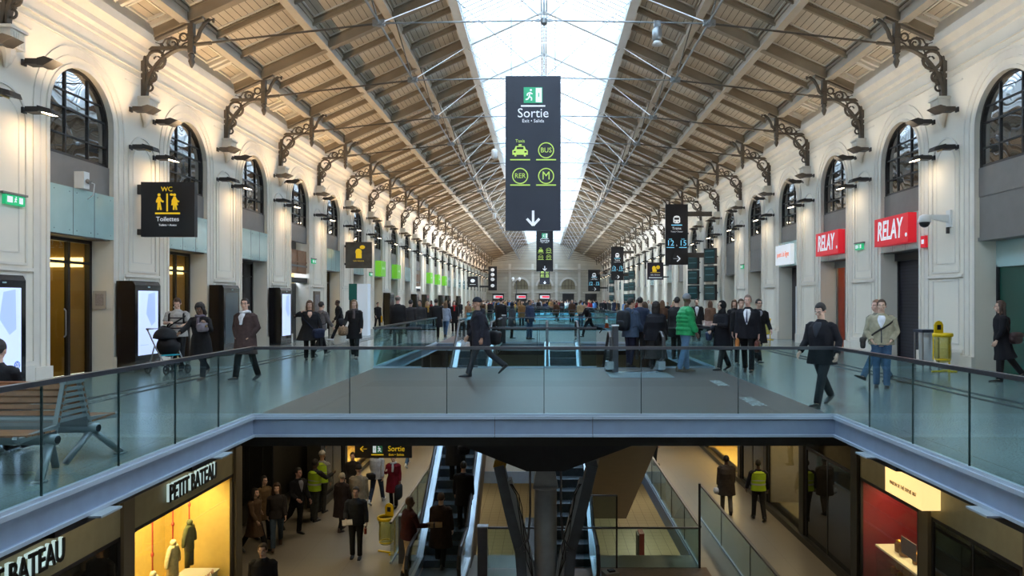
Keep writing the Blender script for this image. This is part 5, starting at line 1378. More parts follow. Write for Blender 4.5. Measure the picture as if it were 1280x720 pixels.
# ------------------------------------------------------------------ bench
o = thing('station_bench', 'grey metal back-to-back bench with brown wooden slats, lower left', 'bench', (-6.0,7.55,0))
M_alu = mat('bench_grey_blue', lin(138,142,144), .4, metal=.35, noise=.06, nscale=10)
M_slat = mat('bench_wood', lin(140,90,56), .5, noise=.2, nscale=12)
XE = 1.08; XL = -1.9
for s in (-1,1):   # s=-1 faces the camera
    b = MB(); b.tube([(XL,s*.33,.35),(XE+.04,s*.33,.35)], .055, seg=14); b.build('beam', M_alu, o, True)
    b = MB(); b.tube([(XE+.04,s*.33,.35),(XE+.05,s*.33,.35)], .04, seg=12); b.build('beam_end', M_dark, o)
    for j in range(5): 
        yy = s*(.30+.085*j); b = MB(); b.box((XL,min(yy,yy+s*.07),.425+.004*j), (XE,max(yy,yy+s*.07),.445+.004*j)); b.build('seat_slat', M_slat, o)
    for j in range(6):
        f = j/5; yy = s*(.235-.10*f); z = .50+.062*j*1.05; b = MB(); b.obox(((XL+XE)/2,yy,z+.03), ((XE-XL)/2,.010,.024), Matrix.Rotation(R(-s*-14),3,'X')); b.build('back_slat', M_slat, o)
    seat = MB(); seat.tube([(XL+.5,s*.24,.47),(XE-.02,s*.24,.47)], [(.09,.012)]*2, ref=(0,0,1), seg=8); seat.build('lumbar_plate', M_alu, o)
    for x in (XE-.03,-.30,XL+.12):
        b = MB()
        b.bar((x,s*.12,.90), (x,s*.25,.46), .045, .05, ref=(0,1,0)); b.bar((x,s*.25,.46), (x,s*.78,.42), .045, .05); b.bar((x,s*.78,.425), (x,s*.82,.455), .045, .03)
        b.build('end_frame', M_alu, o)
        b = MB(); b.bar((x,s*.33,.33), (x+.12,s*.66,.02), .075, .045); b.box((x+.07,s*.66-.05,0), (x+.17,s*.66+.05,.02)); b.build('leg', M_alu, o, True)
        b = MB(); b.bar((x,s*.33,.33), (x-.12,s*.07,.02), .065, .04); b.build('leg', M_alu, o, True)
for x in (XE-.03,):
    for j in range(7):
        z = .50+.062*j; w = .235-.018*j; b = MB(); b.box((x-.02,-w,z), (x+.03,w,z+.03)); b.build('side_rung', M_alu, o)
    b = MB(); b.box((x-.03,-.15,.88), (x+.04,.15,.915)); b.build('top_cap', M_alu, o)
for s in (-1,1):
    for j in range(5): 
        for x in (.60,-.15,-1.2): pass
o = thing('plastic_bag', 'clear crumpled plastic bag lying on the bench at left edge', 'bag', (-6.0+.1-.45,7.02,.56))
b = MB(); b.ell((0,0,0), (.16,.15,.13), nu=20, nv=14, fn=lambda d: 1+.14*sin(d.x*9+1)*cos(d.z*8)+.08*sin(d.y*17)); b.build('bag_body', glass_mat('clear_plastic', (.75,.78,.76), .12, rough=.12, diff=.25), o, True)

# ------------------------------------------------------------------ litter bins: yellow frame with clear sack
M_yel = mat('bin_yellow', lin(232,196,10), .45, noise=.04)
M_sack = glass_mat('sack_clear', (.78,.76,.45), .06, rough=.15, diff=.18, dcol=(.8,.78,.3))
def bin_(label, x, y, z, rz, board=True):
    o = thing('litter_bin', label, 'bin', (x,y,z), rz)
    b = MB(); n = 22; 
    b.tube([(.21*cos(2*pi*i/n),.21*sin(2*pi*i/n),.90) for i in range(n)], [(.045,.022)]*n, ref=(0,0,1), seg=8, closed=True); b.build('ring_rim', M_yel, o, True)
    b = MB(); b.tube([(.22,.05,.90),(.22,.05,.03)], .022, seg=8); b.build('post', M_yel, o); b = MB(); b.tube([(-.22,.05,.90),(-.22,.05,.30)], .016, seg=8); b.build('post', M_yel, o)
    b = MB(); b.box((.14,-.12,0), (.30,.20,.03)); b.box((-.26,.02,0), (.2,.07,.03)); b.build('foot', M_yel, o)
    b = MB(); b.tube([(.17*cos(2*pi*i/n),.17*sin(2*pi*i/n),.30) for i in range(n)], .014, seg=6, closed=True); b.build('lower_ring', M_yel, o, True)
    b = MB(); b.lathe([(.03,.22),(.14,.24),(.185,.34),(.19,.5),(.18,.7),(.20,.89)], (0,0,0), 18); b.build('sack', M_sack, o, True)
    if board:
        b = MB(); b.prism([(-.12,.92),(.12,.92),(.12,1.14),(.08,1.21),(0,1.24),(-.08,1.21),(-.12,1.14)], lambda p, q, t: (p, t, q), .13, .16); b.build('sign_board', M_yel, o)
        b = MB(); b.box((-.05,.12,1.02), (.05,.13,1.14)); b.build('pictogram', M_dark, o)
    return o
bin_('yellow bag-holder bin beside the right wall, next to grey bin', 9.72, 17.55, 0, R(10))
bin_('yellow bag-holder bin beyond the suited man, right wall', 9.70, 31.5, 0, R(5))
bin_('yellow bag-holder bin on the lower floor behind the glass', -4.02, 18.35, LZ, R(-20))
o = thing('grey_bin', 'grey wire bin with clear sack against right wall, behind yellow one', 'bin', (9.75,18.35,0))
for s in (-1,1):
    for t in (-1,1): b = MB(); b.box((s*.2-.015,t*.2-.015,0), (s*.2+.015,t*.2+.015,.95)); b.build('post', M_shelf, o)
b = MB(); b.box((-.23,-.23,.93), (.23,.23,1.0)); b.build('lid', mat('lid_dark_blue', (.03,.04,.07), .4), o); b = MB(); b.lathe([(.05,.16),(.16,.2),(.18,.5),(.19,.93)], (0,0,0), 14); b.build('sack', glass_mat('sack_white', (.7,.74,.8), .06, rough=.1, diff=.5), o, True)
b = MB(); b.box((-.22,-.22,.10), (.22,.22,.14)); b.build('base', M_dark, o)
o = thing('traffic_cone', 'small orange and white traffic cone on the far footbridge', 'cone', (3.95,45.3,0))
b = MB(); b.box((-.18,-.18,0), (.18,.18,.03)); b.build('base', mat('cone_orange', lin(235,90,40), .5), o); b = MB(); b.lathe([(.13,.03),(.025,.75)], (0,0,0), 14); b.build('cone_body', mat('cone_orange', lin(235,90,40), .5), o, True); b = MB(); b.lathe([(.098,.30),(.062,.52)], (0,0,0), 14); b.build('white_band', M_swhite, o, True)

# ------------------------------------------------------------------ floor lettering (worn vinyl)
M_vin = mat('worn_vinyl_white', lin(200,206,206), .6, noise=.3, nscale=30)
M_vin2 = mat('worn_vinyl_grey', lin(150,160,160), .6, noise=.25, nscale=30)
for lab, s, px, py, sz, m, rz in (('white floor lettering on the deck, nearer one','HANOVRE',939,502,.36,M_vin,R(-92)),('white floor lettering on the deck, farther one','HANOVRE',898,479,.34,M_vin,R(-92)),
                                  ('faded floor lettering by the dark strips, nearer the bench','TELEPHONE',128,499,.34,M_vin2,R(96)),('faded floor lettering by the dark strips, farther from bench','J. SIMONE',207,478,.30,M_vin2,R(96))):
    x, y = up_at(px, py); e = thing('floor_lettering', lab, 'floor marking', (x,y,.005), rz); text('lettering', s, sz, m, e, (0,0,0), (0,0,0), ext=.001, sx=.62)
for k_ in (0, 1, 4, 6):
    L = bpy.data.lights.new('lobby_light', 'AREA'); L.size = 1.2; L.energy = 13; L.color = (1,.76,.36)
    lo = bpy.data.objects.new('lobby_light', L); COL.objects.link(lo); lo.location = (-WX-1.9, FRY[k_]+HB, 3.1)
# ------------------------------------------------------------------ shops on the lower concourse
SX = 7.0
M_fac = mat('shopfront_olive', lin(142,136,108), .5, noise=.07, nscale=5)
M_facd = mat('shopfront_dark', lin(44,42,38), .4, noise=.1)
M_dgl = mat('dark_shop_glass', (.012,.012,.011), .03, spec=.55)
M_sgl = glass_mat('shop_window_glass', (.90,.90,.86), .02)
M_wyel = mat('shop_wall_warm', lin(226,200,110), .7, noise=.05)
M_shoplit = mat('shop_downlight', (1,.9,.6), .5, emit=(1,.80,.42), estr=5)
ntS = 900
def sbox(a, b_, m, nm='shop_front', kind='structure', parent=None):
    q_ = MB(); q_.box(a, b_); return q_.build(nm, m, parent, kind=kind if parent is None else None)
def X_(s, a, b_): return sorted((s*a, s*b_))
# pilasters and sign band
for s in (-1,1):
    xa, xb = X_(s, SX-.02, SX+.25)
    sbox((xa,YBACK,-1.34), (xb,62,-.52), M_facd, 'wall_lower_top')
    segs = {-1: [(5.0,8.2),(8.6,11.9),(12.15,16.2)], 1: [(5,7.6),(7.9,10.1),(10.4,13.0),(13.3,15.9)]}[s]
    for y0, y1 in segs: sbox((xa,y0,-2.15), (xb,y1,-1.34), M_fac, 'wall_lower_sign_band')
    for i, y in enumerate({-1:[8.4,12.02,16.35,22.5,25.2,31,37,44,52], 1:[7.75,10.25,13.15,16.1,19.4,22.6,25.6,31,37,44,52]}[s]):
        p0, p1 = X_(s, SX-.08, SX+.35); sbox((p0,y-.16,LZ), (p1,y+.16,-.52), M_facd if i > 2 else mat('shop_pier', lin(100,92,76), .5), 'wall_lower_pier')
    a0, a1 = X_(s, SX-.15, SX+.3)
    for y0, y1 in (((YBACK,16.4),(22.4,62)) if s < 0 else ((YBACK,62),)): sbox((a0,y0,LZ), (a1,y1,LZ+.16), mat('plinth_black', (.015,.014,.012), .4), 'baseboard_lower')
# shopfronts
def shop(s, y0, y1, kind, label, depth=1.5, sx=SX):
    o = thing('shop_window', label, 'shop window', (s*sx,(y0+y1)/2,LZ)); h = (y1-y0)/2; zt = -2.15-LZ
    f = MB(); 
    for a, b_ in ((-h,-h+.05),(h-.05,h)): f.box((s*0-.03,a,0), (.03,b_,zt))
    f.box((-.03,-h,zt-.06), (.03,h,zt)); f.build('frame', M_dark, o)
    if kind in ('dark','darkred'):
        g = MB(); g.box((-.01,-h+.05,.16), (.01,h-.05,zt-.06)); g.build('glass', M_dgl, o)
        if y1-y0 > 2: g = MB(); g.box((-.02,-.02,.16), (.02,.02,zt)); g.build('mullion', M_dark, o)
        return o
    d0, d1 = X_(s, .03, depth)
    g = MB(); g.box((-.008,-h+.05,.16), (.008,h-.05,zt-.06)); g.build('glass', M_sgl, o)
    wm = {'warm': M_wyel, 'red': mat('shop_wall_red', lin(120,22,34), .5, noise=.1, nscale=4), 'pale': mat('shop_wall_pale', lin(150,140,112), .7, noise=.08)}[kind]
    r_ = MB(); xo = s*depth
    r_.add([(xo,-h,0),(xo,h,0),(xo,h,zt),(xo,-h,zt)], [(0,1,2,3)]); r_.add([(0,-h,0),(xo,-h,0),(xo,-h,zt),(0,-h,zt)], [(0,1,2,3)]); r_.add([(0,h,0),(xo,h,0),(xo,h,zt),(0,h,zt)], [(0,1,2,3)])
    r_.add([(0,-h,zt),(xo,-h,zt),(xo,h,zt),(0,h,zt)], [(0,1,2,3)]); r_.add([(0,-h,.16),(xo,-h,.16),(xo,h,.16),(0,h,.16)], [(0,1,2,3)]); r_.build('display_room', wm, o)
    l = MB()
    n_ = 4 if kind == 'warm' else 2
    for i in range(n_):
        yy = -h + (i+.5)*2*h/n_; l.box((min(s*.25,s*.5),yy-.12,zt-.05), (max(s*.25,s*.5),yy+.12,zt-.03))
    l.build('downlights', M_shoplit if kind != 'pale' else mat('shop_downlight_dim', (1,.9,.6), .5, emit=(1,.82,.5), estr=2), o)
    L = bpy.data.lights.new('shop_light', 'AREA'); L.shape = 'RECTANGLE'; L.size = .4; L.size_y = (y1-y0)*.8; L.energy = {'warm':95,'red':34,'pale':14}[kind]; L.color = (1,.80,.42)
    lo = bpy.data.objects.new('shop_light', L); COL.objects.link(lo); lo.location = (s*(SX+.55),(y0+y1)/2,-2.15-.12)
    return o
wsh = shop(-1, 12.2, 16.15, 'warm', 'brightly lit shop window with hanging children clothes, lower left')
shop(-1, 8.6, 11.85, 'dark', 'dark shop window under the nearer sign letters, bottom left')
shop(-1, 5.0, 8.2, 'dark', 'dark shop window at the bottom left corner of the picture')
shop(-1, 16.6, 22.3, 'dark', 'recessed dark glazed shopfront behind the walkers, lower left', sx=8.4)
for y0, y1, k, lab in ((22.7,25.0,'dark','dark shopfront beside the lit doorway, lower left'),):
    shop(-1, y0, y1, k, lab)
shop(-1, 25.4, 30.7, 'warm', 'lit doorway behind the two workers in yellow vests', 1.2)
shop(1, 13.4, 15.9, 'red', 'shop window with dark red wall and display counter, lower right')
shop(1, 8.0, 10.05, 'dark', 'dark glass shop window under pale band, bottom right')
shop(1, 5.2, 7.5, 'dark', 'dark shop window at the bottom right corner')
shop(1, 10.5, 12.95, 'dark', 'dark glass shopfront right of the red-walled window')
shop(1, 16.3, 19.2, 'dark', 'dark glass shopfront behind the pier, right concourse')
shop(1, 19.6, 22.4, 'pale', 'pale lit shopfront beside the man in yellow vest')
shop(1, 22.8, 25.4, 'dark', 'dark shopfront beside the man in grey coat')
shop(1, 25.8, 30.8, 'warm', 'yellow lit shopfront far along the right concourse', 1.2)
# shop lettering (raised, white-edged black)
M_let = mat('letters_black', (.012,.012,.014), .3); M_lete = mat('letters_glow', lin(190,215,215), .4, emit=(.6,.8,.8), estr=.5)
for lab, y, z, sz in (('raised black letters with pale edges above the bright clothes window',14.2,-1.83,.56),('raised black letters with pale edges at the bottom left corner',9.4,-1.83,.56)):
    o = thing('shop_lettering', lab, 'shop sign', (-SX+.03,y,z), R(90))
    text('lettering', 'PETIT BATEAU', sz*.80, M_let, o, (.012,-.075,-.01), FACE_CAM, ext=.012, sx=.66, bold=.018); text('lettering_edge', 'PETIT BATEAU', sz*.80, M_lete, o, (0,-.04,.0), FACE_CAM, ext=.02, sx=.66, bold=.022)
# lit box sign on the right
o = thing('shop_sign', 'cream illuminated box sign over the red-walled shop, lower right', 'shop sign', (SX-.25,13.35,-1.72), R(-90))
b = MB(); b.box((-.68,-.10,-.24), (.68,.25,.24)); b.build('light_box', mat('lightbox_cream', lin(250,220,140), .5, emit=(1,.72,.30), estr=.85), o)
text('lettering', 'MAISON DE THÉ DEPUIS 1867', .10, mat('letters_brown', (.25,.14,.05), .5), o, (0,-.105,-.02), FACE_CAM, sx=.75)
# clothes hanging in the bright window
M_cl = {'w': cloth(lin(235,225,190)), 'g': cloth(lin(96,100,60)), 'n': cloth(lin(60,72,70)), 'c': cloth(lin(214,206,160))}
M_rope = mat('red_rope', lin(190,70,50), .7)
for lab, y, z, m, kind in (('white hooded child jacket hanging on red cord, nearest in window',12.95,-3.85,'w','jk'),('small white top over dark trousers on red cord',13.70,-3.55,'w','tr'),('cream long child coat hanging on a red cord',14.45,-3.20,'c','ct'),('dark green child overall hanging on a red cord',15.12,-3.00,'g','ov')):
    o = thing('child_garment', lab, 'clothing', (-SX-.45,y,z), R(90)); g = MB()
    ln = {'jk':.42,'tr':.34,'ct':.62,'ov':.50}[kind]
    g.tube([(0,0,.04),(0,0,0),(0,0,-.12),(0,0,-ln)], [(.06,.05),(.15,.07),(.14,.08),(.19 if kind != 'ov' else .13,.09)], seg=12)
    for s in (1,-1): g.tube([(s*.12,0,-.02),(s*.22,0,-.20),(s*.25,0,-.34)], [.055,.048,.042], seg=8, round_=True)
    link('garment', remesh(g, 'garment', M_cl[m], .015, 1), o)
    if kind in ('ov','tr'):
        g = MB()
        for s in (1,-1): g.tube([(s*.06,0,-ln+.04),(s*.09,0,-ln-.34)], [.065,.05], seg=10)
        g.build('trouser_leg', M_cl['n' if kind == 'tr' else 'g'], o, True)
    g = MB(); g.ell((0,-.01,.08), (.07,.06,.07)); g.build('hood', M_cl[m], o, True)
    g = MB(); g.tube([(0,0,.12),(0,0,-2.22-z)], .014, seg=6); g.ell((0,0,.45), (.03,.03,.05)); g.build('red_cord', M_rope, o)
o = thing('window_picture', 'large pale brown picture leaning inside the bright clothes window', 'picture', (-SX-1.40,13.6,-3.2), R(90)); b = MB(); b.box((-1.2,-.02,-.9), (1.0,.02,.9)); b.build('panel', mat('picture_umber', lin(176,130,92), .6, noise=.3, nscale=2), o)
o = thing('window_text', 'line of red letters low on the bright shop glass', 'lettering', (-SX+.02,14.6,-3.98), R(90)); text('lettering', 'COLLECTION DE NOËL', .12, mat('letters_red', lin(150,50,40), .5), o, (0,0,0), FACE_CAM)
o = thing('display_plinth', 'white display plinth at the far end of bright clothes window', 'plinth', (-SX-.6,15.6,LZ+.16)); b = MB(); b.box((-.35,-.40,0), (.35,.40,.28)); b.box((-.38,-.44,.28), (.38,.44,.32)); b.build('block', M_white, o)
# counter with jars in the red shop
o = thing('display_counter', 'white-topped glass display counter inside the red-walled shop', 'counter', (SX+.45,14.6,LZ+.16))
b = MB(); b.box((-.32,-.9,1.0), (.32,.9,1.04)); b.build('top', mat('counter_white', lin(220,214,190), .4, emit=(1,.8,.5), estr=.12), o); b = MB(); b.box((-.30,-.88,0), (.30,.88,.35)); b.build('base', M_facd, o); b = MB(); b.box((-.31,-.88,.35), (-.30,.88,1.0)); b.build('front_glass', M_sgl, o)
for j in range(3): b = MB(); b.box((-.28,-.86,.50+.17*j), (.30,.86,.515+.17*j)); b.build('shelf', M_sgl, o)
M_tin = mat('golden_tin', lin(200,150,60), .3, metal=.8)
tin = MB(); tin.lathe([(.05,0),(.06,.01),(.06,.12),(.05,.13),(.02,.15)], (0,0,0), 12); tin = tin.mesh('tin', M_tin, True)
for j in range(14):
    row = j//5; oo = link('tea_tin', tin, None, (SX+.35,13.9+.3*(j % 5)+.05*row,LZ+.16+.37+.17*row)); tag(oo, 'small golden tin on the lit shelves of the tea counter', 'tin', 'golden tins in the display counter')
for j, (y, r) in enumerate(((15.0,.09),(14.75,.12),(14.3,.08))):
    o = thing('glass_jar', '%s brown jar standing on the white counter top' % ['leftmost','tall middle','rightmost small'][j], 'jar', (SX+.40,y,LZ+1.20)); b = MB(); b.lathe([(r*.8,0),(r,.02),(r,r*2),(r*.7,r*2.3)], (0,0,0), 14); b.build('jar_body', mat('amber_glass', lin(120,84,50), .15), o, True); b = MB(); b.lathe([(r*.72,r*2.3),(r*.72,r*2.7),(.01,r*2.9)], (0,0,0), 14); b.build('lid', M_tin, o, True)
o = thing('wall_picture', 'pale framed line drawing on the dark red shop wall', 'picture', (SX+1.46,15.0,-3.2), R(-90)); b = MB(); b.box((-.4,-.02,-.6), (.4,.0,.6)); b.build('frame', mat('shop_wall_red', lin(120,22,34)), o)
b = MB()
for (x, z, r) in ((0,.25,.22),(.05,-.15,.26),(-.1,.0,.15)): b.tube([(x+r*cos(2*pi*i/16),-.03,z+r*sin(2*pi*i/16)*1.2) for i in range(16)], .010, seg=5, closed=True)
b.build('drawing', mat('pale_line', lin(160,120,110), .5), o)
o = thing('wall_notice', 'small grey notice stuck to the red shop glass', 'notice', (SX-.03,13.75,-3.0), R(-90)); b = MB(); b.box((-.28,-.01,-.16), (.28,0,.16)); b.build('sheet', mat('notice_dim', lin(130,122,124), .6), o)

# lower hanging sign
o = thing('hanging_sign', 'black hanging sign with yellow arrow and exit lettering, lower floor', 'sign', (-4.62,20.6,-2.76)); o.scale = (.78,.78,.72)
b = MB(); b.box((-1.0,-.06,0), (1.08,.06,.62)); b.build('sign_board', M_black, o); b = MB(); b.box((-1.0,-.07,.62), (1.08,.07,.66)); b.build('top_edge', mat('edge_brass', lin(120,96,60), .4), o)
for x in (-.8,.9): b = MB(); b.tube([(x,0,.66),(x,0,1.6)], .012, seg=5); b.build('hanging_rod', M_dark, o)
arrow(o, (-.68,-.066,.36), .24, M_syel, R(-90), w=.14)
exit_icon(o, -.17, -.065, .35, .36, -1, mat('exit_dim', (.02,.12,.05), .5, emit=(.02,.15,.06), estr=.3)); hline(o, -.40, .05, -.062, .13, M_syel, .04)
text('lettering', 'Sortie', .30, M_syel, o, (.52,-.066,.36), FACE_CAM, sx=.85); text('lettering', 'Exit • Salida', .12, M_syel, o, (.52,-.066,.13), FACE_CAM)
o = thing('hanging_sign', 'second black hanging sign directly above the yellow exit sign', 'sign', (-4.62,20.9,-2.22)); o.scale = (.78,.78,.72); b = MB(); b.box((-1.0,-.06,0), (.95,.06,.5)); b.build('sign_board', M_black, o)
text('lettering', 'Sortie', .22, M_syel, o, (0,-.066,.2), FACE_CAM)

# ceiling downlights of the lower concourse (recessed fittings)
for s in (-1,1):
    for i, y in enumerate((7,10.5,14,17.5,21,24.5,28,32,36,40,45,50,55)):
        o = link('recessed_downlight', boxm((-.25,-.25,-.03), (.25,.25,0), mat('downlight_warm', (1,.9,.7), .5, emit=(1,.72,.38), estr=3.0), 'recessed_downlight'), None, (s*5.9,y,-.52))
        tag(o, 'square warm recessed light in the lower ceiling, %s side' % SN[s], 'light', 'recessed lights under the %s gallery' % SN[s])
        L = bpy.data.lights.new('downlight_output', 'AREA'); L.size = .45; L.energy = LOWE if 15 < y < 60 else LOWE*.3; L.color = (1,.82,.55)
        lo = bpy.data.objects.new('downlight_output', L); COL.objects.link(lo); lo.location = (s*5.9,y,-.58)
for y in (18,24,31,38):
    for x in (-3,3):
        L = bpy.data.lights.new('deep_level_light', 'AREA'); L.size = .6; L.energy = 80; L.color = (1,.86,.58)
        lo = bpy.data.objects.new('deep_level_light', L); COL.objects.link(lo); lo.location = (x*1.6,y,LZ-.5)
# ------------------------------------------------------------------ the people, upper floor
MID = (.25,.24,.24); WH = (.62,.63,.66)
def P(label, px, py, **kw):
    x, y = up_at(px, py); return person(label, x, y, 0, **kw)
def PL(label, px, py, **kw):
    x, y = low_at(px, py); return person(label, x, y, LZ, **kw)
PHONE = (((2,4,0),(-3,3,0)), ((8,14,60,40),(38,22,105,28)))
# seated woman
sw_ = person('seated woman in black seen from behind with her dark hair in bun', -6.1, 7.98, 0, head=184, H=1.64, fem=True, sit=True, pose=(((82,84,0),(86,84,0)), ((25,8,40),(25,8,50))), lean=6, hy=12, hp=8, hair=('bun', DKHAIR), top=dict(c=BLACK, hem=.05), pants=BLACK)
# man with striped jumper
i_ = P('man in grey jumper with dark stripes looking down, wearing backpack straps', 222, 464, head=16, H=1.80, pose=(((4,4,0),(-4,6,0)), ((20,12,60,30),(26,14,75,38))), hp=32, hair=('short', BRHAIR), skin=PALE, top=dict(c=(.36,.35,.33), hem=.10, wide=.02, short=True), stripes=((.03,.02,.03),(.36,.24,.12)), pants=BLACK)
backpack(i_, 'black backpack worn by the man in the striped jumper', BLACK)
strap_bag(i_, 'small black shoulder bag on the hip of striped jumper man', 'shoulder_bag', 'bag', BLACK, (.24,.10,.26), t_hip=.05, th=1.0, side=-1)
# woman with curly hair
i_ = P('woman in black coat with dark curly hair pushing the pushchair', 251, 474, head=-4, H=1.68, fem=True, pose=(((8,4,0),(-20,26,34)), ((10,22,118,10),(48,12,15,0))), hp=28, skin=(.20,.11,.07), hair=('curly', DKHAIR), top=dict(c=BLACK, hem=.42, wide=.02), pants=DARK, shoe=(.12,.07,.05), scarf=(.12,.10,.13))
hand_bag(i_, 'shiny grey handbag on arm of the curly haired woman', 'handbag', 'handbag', (.16,.14,.16), (.34,.13,.2), 0, .02, True)
i_ = P('man in brown coat and glasses with white scarf, hands in pockets', 307, 476, head=-14, hy=22, H=1.78, pose=(((-14,12,22),(16,4,-8)), ((-8,20,38,34),(-8,20,38,34))), lean=1, hair=('short', DKHAIR), skin=(.55,.33,.24), top=dict(c=(.058,.036,.034), hem=.36, wide=.03), pants=BLACK, glasses=True, scarf=WH, shirt=(WH, .30), hp=-3)
i_ = P('woman with brown curly hair in black shawl holding phone to ear', 387, 450, head=20, H=1.72, fem=True, pose=(((2,3,0),(-3,3,0)), ((4,24,22,0),(10,70,160,62))), hair=('curly', (.14,.07,.035)), top=dict(c=BLACK, hem=.34, wide=.05), flare=.10, pants=BLACK, shirt=(PALE, .33))
strap_bag(i_, 'large dark shoulder bag of the woman in black shawl', 'shoulder_bag', 'bag', NAVY, (.40,.14,.30), t_hip=-.12, th=.6, side=1, strap=True)
hand_bag(i_, 'black tote carried low by the woman in the shawl', 'tote_bag', 'bag', BLACK, (.26,.10,.36), 0, .10)
i_ = P('grey jacketed person with black backpack hidden behind shawl woman', 401, 444, head=150, H=1.72, pose=WALK, hair=('short', DKHAIR), top=dict(c=(.16,.14,.14), hem=.1), pants=BLACK)
backpack(i_, 'black backpack on the person behind woman with the shawl', BLACK)
i_ = P('man in dark jacket striding left in white shoes by left wall', 425, 426, head=-62, H=1.80, pose=(((26,4,-8),(-22,12,26)), ((14,6,20),(-10,8,20))), lean=9, hp=16, hair=('balding', DKHAIR), skin=BROWN, top=dict(c=BLACK, hem=.10), pants=BLACK, shoe=WH)
strap_bag(i_, 'dark satchel at hip of the man in white shoes', 'satchel', 'bag', DARK, (.36,.10,.28), t_hip=-.16, th=1.7, side=1)
i_ = P('woman in black coat with long fair-brown hair walking to camera', 443, 448, head=2, hy=12, H=1.76, fem=True, pose=(((12,4,-4),(-12,14,18)), ((4,10,20),(6,16,48))), hair=('long', (.20,.12,.06)), top=dict(c=BLACK, hem=.34, wide=.0), pants=(.015,.02,.022), shoe=(.30,.24,.2), scarf=(.12,.10,.10))
hand_bag(i_, 'round leopard-pattern bag held by the woman in black coat', 'handbag', 'handbag', (.25,.17,.10), (.44,.22,.28), 1, -.06, False, mat('leopard_fabric', (.22,.14,.08), .8, noise=.8, nscale=22))
i_ = P('woman in black holding a yellow carrier bag by the left wall', 472, 412, head=40, H=1.62, fem=True, pose=STEP, hair=('short', DKHAIR), top=dict(c=BLACK, hem=.16), pants=BLACK, hero=False)
hand_bag(i_, 'orange-yellow carrier bag held by woman near the left wall', 'carrier_bag', 'bag', (.75,.36,.01), (.36,.08,.42), 0, -.12)
# left group beyond the side balustrade
grpL = [
 (497,436,'bald man in a long black overcoat seen from behind, left aisle',dict(head=172,H=1.92,hair=('balding',(.2,.16,.13)),skin=(.55,.30,.25),top=dict(c=BLACK,hem=.44,wide=.05),pants=BLACK)),
 (513,430,'person in a grey-black coat just right of the bald man',dict(head=160,H=1.76,hair=('short',DKHAIR),top=dict(c=(.03,.03,.035),hem=.36),pants=BLACK)),
 (525,427,'man in dark jacket facing camera, two right of bald man',dict(head=-10,H=1.76,hair=('short',DKHAIR),skin=TAN,top=dict(c=(.04,.04,.045),hem=.12),pants=BLACK)),
 (534,420,'person in black with mustard scarf, left aisle group',dict(head=20,H=1.7,fem=True,hair=('long',(.45,.32,.16)),top=dict(c=BLACK,hem=.3),scarf=(.35,.2,.04),pants=BLACK)),
 (545,424,'broad man in black coat left of the pale blue jacket',dict(head=178,H=1.80,hair=('short',DKHAIR),top=dict(c=BLACK,hem=.4,wide=.04),pants=BLACK)),
 (557,421,'woman in pale blue jacket with long brown hair, left aisle',dict(head=165,H=1.66,fem=True,hair=('long',(.13,.07,.035)),top=dict(c=(.28,.33,.42),hem=.14),pants=JEANS)),
 (568,416,'woman in black coat with a bright red scarf',dict(head=0,H=1.72,fem=True,hair=('long',DKHAIR),top=dict(c=BLACK,hem=.4),scarf=(.5,.02,.02),pants=BLACK)),
 (585,410,'person in tan coat by the left wall kiosks',dict(head=40,H=1.68,fem=True,hair=('short',BRHAIR),top=dict(c=(.30,.17,.10),hem=.4),pants=BLACK)),
 (594,408,'person in cream jacket with dark skirt near far kiosks',dict(head=-30,H=1.6,fem=True,hair=('short',DKHAIR),top=dict(c=(.5,.42,.2),hem=.1),pants=BLACK)),
]
for px, py, lab, kw in grpL: P(lab, px, py, pose=STAND if 'coat' in lab else STEP, hero=False, **kw)
# central walking man
i_ = P('man in dark padded jacket and knitted cap striding left on footbridge', 601, 470, head=-78, H=1.86, pose=(((22,5,0),(-28,22,40)), ((-16,12,24),(14,8,18))), lean=7, hy=14, hp=8, hair=('beanie', DARK), skin=TAN, top=dict(c=(.016,.018,.028), hem=.22, wide=.045, hood=True), pants=(.03,.03,.04), shoe=BLACK)
strap_bag(i_, 'black round shoulder bag behind the man striding left', 'shoulder_bag', 'bag', BLACK, (.40,.18,.34), t_hip=-.10, th=2.7, side=-1, cross=True)
# people on bridge two
B2 = [
 (626,421,'man in long black coat left of the escalator newel',dict(head=165,H=1.86,hair=('short',DKHAIR),top=dict(c=BLACK,hem=.45,wide=.03),pants=BLACK)),
 (640,423,'person in dark hooded coat beside man in blue jacket',dict(head=100,H=1.66,hair=('hood',DARK),top=dict(c=(.05,.06,.075),hem=.35,wide=.03),pants=BLACK)),
 (662,424,'bald man in navy jacket and blue jeans on far footbridge',dict(head=60,H=1.80,hair=('balding',DKHAIR),skin=TAN,top=dict(c=(.03,.045,.09),hem=.16,wide=.04),pants=JEANS)),
]
for px, py, lab, kw in B2: P(lab, px, py, pose=STAND, hero=False, **kw)
i_ = P('dark-clothed person running left across the far footbridge', 736, 421, head=-80, H=1.74, pose=(((30,14,0),(-34,40,50)), ((-30,14,70),(26,12,60))), lean=14, hair=('short', DKHAIR), top=dict(c=BLACK, hem=.14), pants=DARK, hero=False)
P('person in tan jacket behind the running figure', 726, 408, head=170, H=1.72, hair=('short', BRHAIR), top=dict(c=(.42,.30,.17), hem=.12), pants=JEANS, hero=False)
P('person in brown coat between the hooded coat and navy jacket', 652, 408, head=10, H=1.7, fem=True, hair=('long', BRHAIR), top=dict(c=(.25,.13,.05), hem=.3), pants=BLACK, hero=False)
# riders on the left escalator top
person('stooping person in black at the head of left escalator', -2.40, 24.6, -.25, head=170, H=1.66, pose=STEP, lean=16, hair=('short', DKHAIR), top=dict(c=BLACK, hem=.3, wide=.03), pants=BLACK, hero=False)
